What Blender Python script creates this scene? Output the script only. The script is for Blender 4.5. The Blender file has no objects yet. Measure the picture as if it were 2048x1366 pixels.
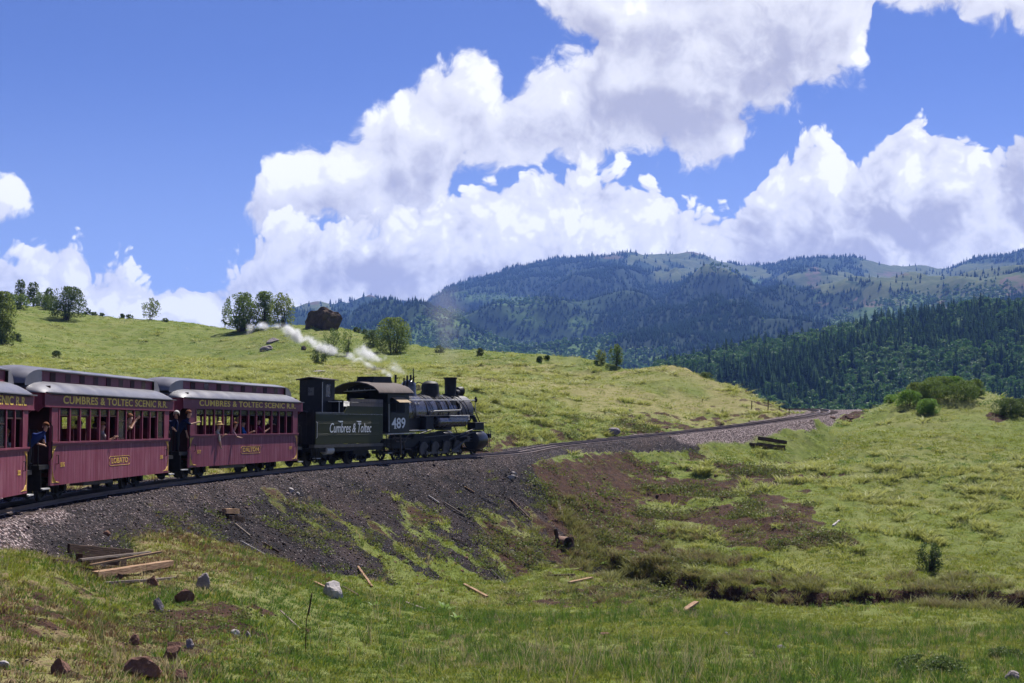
import bpy, bmesh, math, random
import numpy as np
from mathutils import Vector, Matrix, Euler
random.seed(7)
rng = np.random.default_rng(7)
S = bpy.context.scene
R = math.radians
PI = math.pi

# ---------------------------------------------------------------- camera
F = 2844.0            # focal length in photo pixels (2048 wide) = 50 mm on 36 mm
PITCH = math.atan((850 - 683) / F)
cam_d = bpy.data.cameras.new('camera')
cam_d.sensor_width = 36.0
cam_d.lens = F / 2048 * 36.0
cam_d.clip_start = 0.5
cam_d.clip_end = 60000
cam = bpy.data.objects.new('camera', cam_d)
S.collection.objects.link(cam)
cam.rotation_euler = (PI / 2 + PITCH, 0, 0)
S.camera = cam

def ray(px, py):
    """direction of a photo pixel, scaled so that its y component is 1"""
    x, y, z = (px - 1024) / F, 1.0, -(py - 683) / F
    c, s = math.cos(PITCH), math.sin(PITCH)
    return Vector((x / (c - z * s), 1.0, (s + z * c) / (c - z * s)))

def at(px, py, Y):
    return ray(px, py) * Y

# ---------------------------------------------------------------- sun, sky
SUN_AZ, SUN_EL = 25.0, 57.0         # azimuth right of +Y, elevation
sun_d = bpy.data.lights.new('sun', 'SUN')
sun_d.energy = 4.6
sun_d.angle = R(0.53)
sun_d.color = (1.0, 0.955, 0.89)
sun = bpy.data.objects.new('sun', sun_d)
S.collection.objects.link(sun)
sd = Vector((math.sin(R(SUN_AZ)) * math.cos(R(SUN_EL)), math.cos(R(SUN_AZ)) * math.cos(R(SUN_EL)), math.sin(R(SUN_EL))))
sun.rotation_euler = sd.to_track_quat('Z', 'Y').to_euler()
sun.location = sd * 500

S.view_settings.view_transform = 'Standard'
S.view_settings.look = 'None'
S.view_settings.exposure = 1.0
S.view_settings.gamma = 1.0
S.view_settings.use_curve_mapping = False
S.render.engine = 'CYCLES'
S.cycles.max_bounces = 8
S.cycles.diffuse_bounces = 2
S.cycles.glossy_bounces = 2
S.cycles.transmission_bounces = 4
S.cycles.volume_bounces = 1
S.cycles.transparent_max_bounces = 12
S.cycles.use_adaptive_sampling = True
S.cycles.adaptive_threshold = 0.015
S.cycles.caustics_reflective = False
S.cycles.caustics_refractive = False

class NT:
    """tiny helper to write node trees"""
    def __init__(s, tree): s.t = tree
    def n(s, typ, **kw):
        n = s.t.nodes.new(typ)
        for k, v in kw.items(): setattr(n, k, v)
        return n
    def put(s, sock, v):
        if v is None: return
        if hasattr(v, 'is_output') or isinstance(v, bpy.types.NodeSocket): s.t.links.new(v, sock)
        else: sock.default_value = v
    def m(s, op, a, b=None, c=None, clamp=False):
        n = s.n('ShaderNodeMath', operation=op); n.use_clamp = clamp
        for k, v in enumerate((a, b, c)): s.put(n.inputs[k], v)
        return n.outputs[0]
    def v(s, op, a, b=None, c=None, scale=None):
        n = s.n('ShaderNodeVectorMath', operation=op)
        for k, q in enumerate((a, b, c)):
            if q is not None: s.put(n.inputs[k], q)
        if scale is not None: s.put(n.inputs['Scale'], scale)
        return n.outputs['Value'] if op in ('LENGTH', 'DOT_PRODUCT', 'DISTANCE') else n.outputs[0]
    def noise(s, vec, scale, detail=4, rough=0.55, lac=2.0, dist=0.0, col=False):
        n = s.n('ShaderNodeTexNoise'); s.put(n.inputs['Vector'], vec)
        for k, q in (('Scale', scale), ('Detail', detail), ('Roughness', rough), ('Lacunarity', lac), ('Distortion', dist)): s.put(n.inputs[k], q)
        return n.outputs['Color' if col else 'Fac']
    def voro(s, vec, scale, detail=0, rough=0.5, feature='F1', out='Distance', rand=1.0, smooth=None):
        n = s.n('ShaderNodeTexVoronoi', feature=feature); s.put(n.inputs['Vector'], vec); s.put(n.inputs['Scale'], scale)
        if 'Detail' in n.inputs: s.put(n.inputs['Detail'], detail); s.put(n.inputs['Roughness'], rough)
        s.put(n.inputs['Randomness'], rand)
        if smooth is not None: s.put(n.inputs['Smoothness'], smooth)
        return n.outputs[out]
    def ramp(s, x, a, b, c=0.0, d=1.0, kind='SMOOTHSTEP'):
        n = s.n('ShaderNodeMapRange', interpolation_type=kind)
        for k, q in enumerate((x, a, b, c, d)): s.put(n.inputs[k], q)
        return n.outputs[0]
    def mix(s, f, a, b, blend='MIX'):
        n = s.n('ShaderNodeMix', data_type='RGBA', blend_type=blend)
        s.put(n.inputs[0], f); s.put(n.inputs[6], a); s.put(n.inputs[7], b)
        return n.outputs[2]
    def attr(s, name, out='Fac'):
        n = s.n('ShaderNodeAttribute'); n.attribute_name = name
        return n.outputs[out]

def rgb(r, g, b): return (r, g, b, 1.0)

# cloud outlines over the photo: (x, y) along tops and bases of three cloud layers
TOP_B = [(0,490),(30,492),(48,515),(80,517),(130,508),(152,495),(178,508),(190,530),(216,506),(250,493),(276,518),(306,534),(330,566),(350,556),(400,545),(440,528),(470,500),
 (490,492),(540,480),(560,462),(620,446),(690,444),(755,440),(778,398),(800,376),(860,365),(900,376),(936,384),(950,356),(990,360),(1020,382),(1050,366),
 (1080,340),(1140,315),(1180,318),(1232,325),(1252,352),(1290,347),(1320,387),(1350,384),(1400,396),(1425,412),(1470,396),(1490,368),(1510,330),(1528,291),
 (1548,287),(1570,302),(1608,270),(1640,260),(1680,276),(1692,312),(1750,296),(1785,270),(1800,240),(1820,220),(1840,222),(1856,238),(1900,229),(1940,246),
 (1970,282),(1995,276),(2015,270),(2022,230),(2048,208),(2120,200)]
TOP_A = [(430,520),(478,446),(500,400),(518,335),(526,303),(560,285),(600,274),(640,254),(700,236),(730,205),(780,188),(795,146),(850,95),(898,76),(920,50),
 (945,35),(975,42),(990,76),(1002,118),(1030,147),(1040,120),(1052,100),(1075,95),(1105,102),(1126,92),(1165,92),(1186,96),(1235,-140),(1760,-140),(1775,500)]
BOT_A = [(430,470),(500,474),(560,490),(880,480),(925,352),(960,347),(1000,338),(1060,330),(1130,312),(1200,300),(1240,312),(1290,300),(1335,312),(1352,338),
 (1372,352),(1420,346),(1452,330),(1462,290),(1472,256),(1500,247),(1560,236),(1620,212),(1700,192),(1732,184),(1744,120),(1754,50),(1766,-60),(1900,-140)]
TOP_C = [(-80,300),(0,316),(28,336),(48,376),(70,440),(90,500),(1050,500),(1058,-100),(1075,-140),(2120,-140)]
BOT_C = [(-80,468),(50,466),(70,446),(90,200),(1040,-140),(1062,10),(1100,52),(1140,80),(1190,105),(1250,240),(1400,240),(1600,180),(1700,140),(1735,-40),(1752,4),(1782,18),(1850,27),(1900,32),(1960,44),(2048,58),(2120,60)]
SH_ALL = [(1345,222,270,46,.8),(1530,112,110,70,.75),(1290,70,230,40,.4),(1130,245,150,40,.4),(850,330,110,50,.4),(1500,5,190,40,.4),
          (752,570,76,70,.75),(1010,545,150,24,.55),(1835,440,130,56,.8),(1850,300,80,40,.55),(2044,345,36,90,.75),(1740,515,190,36,.5)]

def px_uv(px, py):
    r = ray(px, py)
    return r.x, r.z

def build_world():
    w = bpy.data.worlds.new('World'); S.world = w; w.use_nodes = True
    t = w.node_tree; t.nodes.clear(); N = NT(t)
    out = N.n('ShaderNodeOutputWorld'); bg = N.n('ShaderNodeBackground')
    t.links.new(bg.outputs[0], out.inputs[0])
    sky = N.n('ShaderNodeTexSky'); sky.sky_type = 'NISHITA'; sky.sun_disc = False
    sky.sun_elevation = R(SUN_EL); sky.sun_rotation = R(SUN_AZ)
    sky.altitude = 3000; sky.air_density = 1.0; sky.dust_density = 0.9; sky.ozone_density = 3.0
    D = N.v('NORMALIZE', N.n('ShaderNodeTexCoord').outputs['Generated'])

    U0, U1, V0, V1 = -.42, .42, -.10, .45
    # noise bundle: warped plane coordinates and two relief values
    g = bpy.data.node_groups.new('cloud_noise', 'ShaderNodeTree')
    g.interface.new_socket('D', in_out='INPUT', socket_type='NodeSocketVector')
    for nm in ('u', 'v', 'a', 'b', 'big'): g.interface.new_socket(nm, in_out='OUTPUT', socket_type='NodeSocketFloat')
    G = NT(g); gi = G.n('NodeGroupInput').outputs[0]; go = G.n('NodeGroupOutput')
    warp = G.v('SUBTRACT', G.noise(gi, 17, 3, .6, col=True), (.5, .5, .5))
    P = G.v('ADD', gi, G.v('SCALE', warp, scale=.05))
    sx = G.n('ShaderNodeSeparateXYZ'); g.links.new(P, sx.inputs[0])
    yy = G.m('MAXIMUM', sx.outputs[1], .02)
    g.links.new(G.m('DIVIDE', sx.outputs[0], yy), go.inputs[0]); g.links.new(G.m('DIVIDE', sx.outputs[2], yy), go.inputs[1])
    bil = G.m('SUBTRACT', .66, G.voro(P, 30, 3.0, .6, 'F1'))
    f1 = G.m('SUBTRACT', G.noise(P, 26, 9, .66), .5)
    big = G.m('SUBTRACT', .42, G.voro(P, 10.5, 1.0, .5, 'F1'))
    g.links.new(G.m('MULTIPLY_ADD', big, 1.3, G.m('MULTIPLY_ADD', f1, 1.3, G.m('MULTIPLY', bil, 1.3))), go.inputs[2])
    g.links.new(G.m('MULTIPLY_ADD', big, .8, G.m('MULTIPLY_ADD', f1, 2.6, G.m('MULTIPLY', bil, .7))), go.inputs[3])
    g.links.new(G.noise(gi, 2.6, 3, .55), go.inputs[4])

    def bundle(vec):
        n = N.n('ShaderNodeGroup'); n.node_tree = g; t.links.new(vec, n.inputs[0]); return n.outputs
    def curve(pts):
        n = N.n('ShaderNodeFloatCurve'); c = n.mapping.curves[0]
        q = []
        for x, y in pts:
            u, v = px_uv(x, y)
            q.append((min(1, max(0, (u - U0) / (U1 - U0))), min(1, max(0, (v - V0) / (V1 - V0)))))
        q = sorted(q)
        if q[0][0] > 0: q.insert(0, (0, q[0][1]))
        if q[-1][0] < 1: q.append((1, q[-1][1]))
        c.points[0].location = q[0]; c.points[1].location = q[-1]
        for x, y in q[1:-1]: c.points.new(x, y)
        for p in c.points: p.handle_type = 'VECTOR'
        n.mapping.update()
        return n
    def ev(pts, u):
        n = curve(pts); t.links.new(N.m('DIVIDE', N.m('SUBTRACT', u, U0), U1 - U0), n.inputs[1]); n.inputs[0].default_value = 1
        return N.m('MULTIPLY_ADD', n.outputs[0], V1 - V0, V0)
    K = F / 62.0
    sD = N.n('ShaderNodeSeparateXYZ'); t.links.new(D, sD.inputs[0])
    az = N.m('ABSOLUTE', N.m('ARCTAN2', sD.outputs[0], sD.outputs[1]))
    outm = N.m('MAXIMUM', N.ramp(az, .355, .42), N.ramp(N.m('ARCSINE', sD.outputs[2]), .335, .42))
    lowb = N.ramp(sD.outputs[2], .0, .16, 1.2, 0.0)
    def rho(b, which):
        u, v = b[0], b[1]
        if which == 'B':
            cov = N.m('MULTIPLY', N.m('SUBTRACT', ev(TOP_B, u), v), K)
            cov = N.m('ADD', N.m('MINIMUM', cov, 2.6), 1.0)
        elif which == 'A':
            ta = N.m('MULTIPLY', N.m('SUBTRACT', ev(TOP_A, u), v), K)
            ba = N.m('MULTIPLY', N.m('SUBTRACT', v, ev(BOT_A, u)), K)
            cov = N.m('ADD', N.m('MINIMUM', N.m('MINIMUM', ta, ba), 2.6), .50)
            ta = N.m('MULTIPLY', N.m('SUBTRACT', ev(TOP_C, u), v), K)
            ba = N.m('MULTIPLY', N.m('SUBTRACT', v, ev(BOT_C, u)), K)
            cov = N.m('MAXIMUM', cov, N.m('ADD', N.m('MINIMUM', N.m('MINIMUM', ta, ba), 2.6), .40))
        wide = N.m('MULTIPLY_ADD', N.m('SUBTRACT', b[4], .52 if which == 'B' else .60), 9.0, lowb if which == 'B' else 0.0)
        cov = N.m('ADD', N.m('MULTIPLY', cov, N.m('SUBTRACT', 1.0, outm)), N.m('MULTIPLY', wide, outm))
        return N.m('ADD', cov, b[2 if which == 'B' else 3])
    b0 = bundle(D); b1 = bundle(N.v('ADD', D, (0.009, 0, 0.016)))
    # broad grey undersides
    cur = 0.0
    cb = N.n('ShaderNodeCombineXYZ'); t.links.new(b0[0], cb.inputs[0]); t.links.new(b0[1], cb.inputs[1])
    for (x, y, rx, ry, wt) in SH_ALL:
        a, e = px_uv(x, y); ka, ke = F / rx, F / ry
        q = N.v('MULTIPLY_ADD', cb.outputs[0], (ka, ke, 0), (-a * ka, -e * ke, 0))
        cur = N.m('MAXIMUM', cur, N.ramp(N.v('LENGTH', q), 1.7, 0.0, 0.0, wt))
    col = N.v('SCALE', N.mix(1.0, sky.outputs[0], rgb(*SKY_TINT), 'MULTIPLY'), scale=SKY_STRENGTH)
    col = N.mix(N.ramp(sD.outputs[2], .26, .0, 0.0, .42), col, rgb(.30, .36, .47))
    for which, edge, k in (('A', (-.04, .58), .22), ('B', (-.02, .30), .26)):
        r0 = rho(b0, which); r1 = rho(b1, which)
        alpha = N.m('POWER', N.ramp(r0, *edge), 1.25)
        lum = N.m('MULTIPLY_ADD', N.m('SUBTRACT', r0, r1), k, .84)
        lum = N.m('MULTIPLY_ADD', b0[2 if which == 'B' else 3], .17 if which == 'B' else .10, lum)
        lum = N.m('SUBTRACT', lum, N.m('MULTIPLY', N.m('MULTIPLY', cur, N.ramp(b0[3], -.8, .8, 1.35, .30, 'LINEAR')), .42))
        lum = N.m('SUBTRACT', lum, N.ramp(r0, .5, 3.4, 0.0, .10))
        lum = N.m('MINIMUM', N.m('MAXIMUM', lum, .20), 1.04)
        cc = N.mix(N.ramp(lum, .18, .94), rgb(.255, .255, .315), rgb(.485, .485, .51))
        cc = N.mix(N.ramp(lum, .88, 1.02), cc, rgb(.58, .58, .58))
        col = N.mix(alpha, col, cc)
    col = N.mix(N.ramp(sD.outputs[2], -.02, -.10), col, rgb(.06, .07, .05))
    t.links.new(col, bg.inputs[0]); bg.inputs[1].default_value = 1.0
    w.cycles.sampling_method = 'MANUAL'; w.cycles.sample_map_resolution = 512
SKY_TINT = (.66, .68, 1.03)
SKY_STRENGTH = 0.053
build_world()

# ---------------------------------------------------------------- small numpy noise
_perm = np.random.default_rng(11).permutation(4096).astype(np.int64)
def _hash(ix, iy, k=0):
    return _perm[(_perm[(ix + 57 * k) & 4095] + iy * 131) & 4095] / 4095.0
def vnoise(x, y, k=0):
    xi = np.floor(x).astype(np.int64); yi = np.floor(y).astype(np.int64)
    fx = x - xi; fy = y - yi
    fx = fx * fx * (3 - 2 * fx); fy = fy * fy * (3 - 2 * fy)
    a = _hash(xi, yi, k); b = _hash(xi + 1, yi, k); c = _hash(xi, yi + 1, k); d = _hash(xi + 1, yi + 1, k)
    return (a * (1 - fx) + b * fx) * (1 - fy) + (c * (1 - fx) + d * fx) * fy - .5
def fbm(x, y, oct=4, k=0, g=.5):
    s = 0; a = 1.0
    for o in range(oct):
        s = s + a * vnoise(x * 2 ** o + 13.7 * o, y * 2 ** o - 7.1 * o, k + o); a *= g
    return s
def sstep(x, a, b):
    t = np.clip((x - a) / (b - a), 0, 1); return t * t * (3 - 2 * t)

# ---------------------------------------------------------------- the track
def track_points():
    pts = []
    # circular curve the train stands on
    s0, h0, x0, y0 = 0.0, 3.0, -13.62, 44.75
    ss = np.arange(0, 44.01, .5)
    x, y = x0, y0; fw = [(x, y, 0.0)]
    for s in ss[1:]:
        h = R(float(np.interp(s - .25, [0, 13.2, 24.8, 36, 44], [3.0, 12.3, 21.3, 29.0, 32.5]))); x += .5 * math.sin(h); y += .5 * math.cos(h); fw.append((x, y, s))
    x, y = x0, y0; bw = []
    for s in np.arange(-.5, -62.1, -.5):
        h = R(h0 + .63 * (s + .25)); x -= .5 * math.sin(h); y -= .5 * math.cos(h); bw.append((x, y, s))
    arc = bw[::-1] + fw
    zs = [-62, -20, -5, 8, 18, 28, 38, 44]; zv = [-2.5, -2.3, -2.17, -2.08, -1.97, -1.85, -1.70, -1.58]
    arc = [(a, b, float(np.interp(s, zs, zv))) for a, b, s in arc]
    ctrl = [arc[-9], arc[-1]]
    for px, py, Y in ((1100, 890, 93.5), (1200, 879, 99.5), (1300, 868.5, 105), (1400, 858, 110.5), (1500, 846, 116), (1580, 835.5, 121), (1632, 827, 126),
                      (1650, 821.5, 132), (1641, 818, 138), (1612, 817, 143), (1570, 817, 147), (1510, 818, 150), (1420, 820, 152), (1320, 822, 153)):
        p = at(px, py, Y); ctrl.append((p.x, p.y, p.z))
    out = [np.array(p) for p in arc]
    C = [np.array(p) for p in ctrl]; C.append(2 * C[-1] - C[-2])
    for i in range(1, len(C) - 2):
        for t in np.arange(0, 1, .08)[1 if i == 1 else 0:]:
            p0, p1, p2, p3 = C[i - 1], C[i], C[i + 1], C[i + 2]
            out.append(.5 * ((2 * p1) + (p2 - p0) * t + (2 * p0 - 5 * p1 + 4 * p2 - p3) * t * t + (3 * p1 - p0 - 3 * p2 + p3) * t ** 3))
    P = np.array(out)
    # light smoothing of the joint, even resampling
    seg = np.r_[0, np.cumsum(np.linalg.norm(np.diff(P[:, :2], axis=0), axis=1))]
    L = np.arange(0, seg[-1], .25)
    P = np.stack([np.interp(L, seg, P[:, k]) for k in range(3)], 1)
    k = np.ones(17) / 17
    for c in range(3):
        q = np.convolve(np.pad(P[:, c], 8, mode='edge'), k, 'valid'); P[8:-8, c] = q[8:-8]
    return P
TRK = track_points()                       # centre line at rail-top height, every 0.25 m
TSEG = np.r_[0, np.cumsum(np.linalg.norm(np.diff(TRK[:, :2], axis=0), axis=1))]
S_LOB = TSEG[np.argmin((TRK[:, 0] + 13.62) ** 2 + (TRK[:, 1] - 44.75) ** 2)]   # path length at the middle of the second coach
TANG = np.gradient(TRK, axis=0); TANG /= np.linalg.norm(TANG[:, :2], axis=1)[:, None]
TNRM = np.stack([TANG[:, 1], -TANG[:, 0]], 1)            # right-hand side
def track_at(s):
    """position, heading at path length s from the second coach"""
    q = s + S_LOB
    p = [float(np.interp(q, TSEG, TRK[:, k])) for k in range(3)]
    t = [float(np.interp(q, TSEG, TANG[:, k])) for k in range(3)]
    return Vector(p), math.atan2(t[0], t[1]), t[2]
def track_offset(s, off, dz=0.0):
    p, h, g = track_at(s)
    return Vector((p.x + math.cos(h) * off, p.y - math.sin(h) * off, p.z + dz))

def track_dist(X, Y):
    """signed distance (right positive), rail height and path index of the nearest track point"""
    sh = X.shape; x = X.ravel(); y = Y.ravel()
    T = TRK[::4]; n = len(x); D = np.empty(n); I = np.empty(n, int)
    for a in range(0, n, 60000):
        b = min(n, a + 60000)
        d2 = (x[a:b, None] - T[None, :, 0]) ** 2 + (y[a:b, None] - T[None, :, 1]) ** 2
        I[a:b] = np.argmin(d2, 1)
    j = np.clip(I * 4, 0, len(TRK) - 1)
    for _ in range(2):
        # refine by projecting on the tangent
        dx = x - TRK[j, 0]; dy = y - TRK[j, 1]
        al = dx * TANG[j, 0] + dy * TANG[j, 1]
        j = np.clip(j + np.round(al / .25).astype(int), 0, len(TRK) - 1)
    dx = x - TRK[j, 0]; dy = y - TRK[j, 1]
    al = np.clip(dx * TANG[j, 0] + dy * TANG[j, 1], -.2, .2)
    sd_ = dx * TNRM[j, 0] + dy * TNRM[j, 1]
    rad = np.hypot(dx - al * TANG[j, 0], dy - al * TANG[j, 1])
    sd_ = np.sign(sd_) * rad
    return sd_.reshape(sh), (TRK[j, 2] + al * TANG[j, 2]).reshape(sh), TSEG[j].reshape(sh) - S_LOB

# ---------------------------------------------------------------- natural ground through surveyed points
NAT = [(0,1366,18.5),(0,1200,25),(60,1125,30),(220,1130,37.5),(220,1250,28),(300,1340,21.5),(500,1366,22.5),(480,1235,30),(400,1150,36),(300,1082,41),
 (500,1092,49.5),(600,1122,52.6),(668,1180,44),(615,1305,30),(700,1150,53),(800,1200,50),(900,1175,58),(1000,1155,66),(1024,1366,25),(1024,1250,40),
 (1200,1366,26),(1400,1366,28),(1700,1366,30),(2048,1366,31),(1380,1217,52),(1200,1195,57),(1200,1150,66),(1700,1290,43),(2048,1280,45),(1700,1224,58),(2048,1220,60),
 (1500,1222,57),(1120,1095,76),(1075,945,86.5),(1110,1000,82.5),(1150,1000,83),(1200,1040,81.5),(1150,1050,79),
 (1500,1178,66),(1700,1172,66.5),(2048,1170,67),(1300,1150,70),
 (1300,903,101),(1200,908,96.5),(1400,896,106),(1300,935,97),(1200,935,92.5),(1100,925,90),(1500,930,101),(1500,893,110),(1400,887,107.5),(1500,870,113.2),(1600,852,119),(1700,870,113),(1700,950,96),(1700,1050,81),(1700,1120,73),(1500,1100,75),
 (1500,1000,87),(1300,1000,88),(1300,1100,76),(1200,1000,85.5),(1200,1085,77),(2048,1100,76),(2048,1000,90),(2048,900,106),(1850,960,94),(1600,860,118),(1650,842,122),
 (1690,832,125),(1720,827,128),(1765,808,128),(1800,787,128),(1850,775,128),(1900,772,128),(1960,785,127),(2048,815,125),(1750,850,118),(1850,845,116),(2048,868,113),(1900,815,121),
 # slope behind the train
 (100,900,55),(300,870,68),(500,860,80),(700,858,90),(850,865,93),(1000,868,96),(1100,862,101),(1200,852,108),(1300,848,113),(1400,842,118),(1500,834,123),(1560,828,127),
 (100,720,150),(300,720,150),(500,722,150),(700,728,145),(600,700,180),(400,690,195),(200,680,200),(850,742,138),(1000,770,124),(1000,830,105),(1200,790,126),(1200,825,116),
 (1400,795,130),(1400,820,124),(1500,808,129),(1000,735,150),(1200,750,145),(850,710,170),
 (0,604,270),(60,611,270),(170,628,268),(330,641,266),(440,656,262),(560,664,240),(620,652,225),(700,662,220),(820,689,205),(1000,705,190),(1200,724,172),(1300,736,162),
 (1400,750,150),(1480,778,142),(1535,806,136),(-400,590,270),(-300,720,140),(-300,900,60)]
def _drop(px, py, Y, a=45, f=.9):
    q = at(px, py, Y); return (q.x * (Y + a) / Y, Y + a, q.z - a * f * .35)
def nat_points():
    P = []
    for e in NAT:
        p = at(*e[:3])
        if len(e) > 3: p.z = e[4]
        P.append((p.x, p.y, p.z))
    for px, py, Y in ((0,604,270),(170,628,268),(440,656,262),(620,652,225),(820,689,205),(1000,705,190),(1200,724,172),(1300,736,162),(1400,750,150),(1480,778,142),(-400,590,270)):
        P.append(_drop(px, py, Y)); P.append(_drop(px, py, Y, 150))
    for px, Y, z in ((1560,165,-9),(1650,165,-9),(1750,150,-6),(1850,150,-4),(1950,150,-4),(2048,150,-5),(1600,230,-24),(1900,230,-26),(2200,230,-26),(2600,130,0),(2600,60,-8.5),(2600,30,-6),
                     (1500,430,-60),(2048,430,-60),(2600,430,-60),(1000,430,-60),(400,430,-25),(-300,430,-25),(0,8,-3.2),(-2500,9,-2.8),(1024,8,-3.6),(2048,8,-4.2),(4500,9,-4.5),
                     (1550,152,-.5),(1450,153,-.6)):
        q = at(px, 800, Y); P.append((q.x, q.y, z))
    return np.array(P)
_NP = nat_points()
def _uv(X, Y): return np.stack([X / Y * 5.0, np.log(Y) * 2.4], -1)
_A = _uv(_NP[:, 0], _NP[:, 1])
def _phi(d): return d ** 1.5
def _fit():
    n = len(_A); d = np.linalg.norm(_A[:, None] - _A[None], axis=2)
    K = _phi(d) + np.eye(n) * 0.002
    Q = np.c_[np.ones(n), _A]
    M = np.block([[K, Q], [Q.T, np.zeros((3, 3))]])
    # the interpolated value is slope z/Y, so that errors stay small near the camera
    w = np.linalg.solve(M, np.r_[_NP[:, 2] / _NP[:, 1], 0, 0, 0])
    return w
_W = _fit()
def natural(X, Y):
    sh = X.shape; B = _uv(X.ravel(), Y.ravel()); out = np.empty(len(B))
    for a in range(0, len(B), 40000):
        b = B[a:a + 40000]
        d = np.sqrt((b[:, None, 0] - _A[None, :, 0]) ** 2 + (b[:, None, 1] - _A[None, :, 1]) ** 2)
        out[a:a + 40000] = _phi(d) @ _W[:len(_A)] + _W[-3] + b @ _W[-2:]
    return (out * Y.ravel()).reshape(sh)

# gully: centre line (x, y, floor z, half width)
GUL = [at(1128, 1094, 76.5), at(1180, 1130, 72.5), at(1280, 1176, 67.5), at(1420, 1212, 64.2), at(1560, 1226, 62.8), at(1750, 1230, 62.6), at(2048, 1232, 62.4), at(2500, 1236, 63)]
GUL = np.array([(p.x, p.y, p.z) for p in GUL]); GDEP = np.array([.5, 1.1, 1.4, 1.35, 1.3, 1.25, 1.25, 1.2]); GWID = np.array([1.0, 1.9, 2.3, 2.3, 2.2, 2.1, 2.1, 2.0])
def seg_dist(X, Y, P):
    best = np.full(X.shape, 1e9); T = np.zeros(X.shape)
    for i in range(len(P) - 1):
        ax, ay = P[i][:2]; bx, by = P[i + 1][:2]
        dx, dy = bx - ax, by - ay; t = np.clip(((X - ax) * dx + (Y - ay) * dy) / (dx * dx + dy * dy), 0, 1)
        d = np.hypot(X - ax - t * dx, Y - ay - t * dy); m = d < best
        best = np.where(m, d, best); T = np.where(m, i + t, T)
    return best, T

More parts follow.
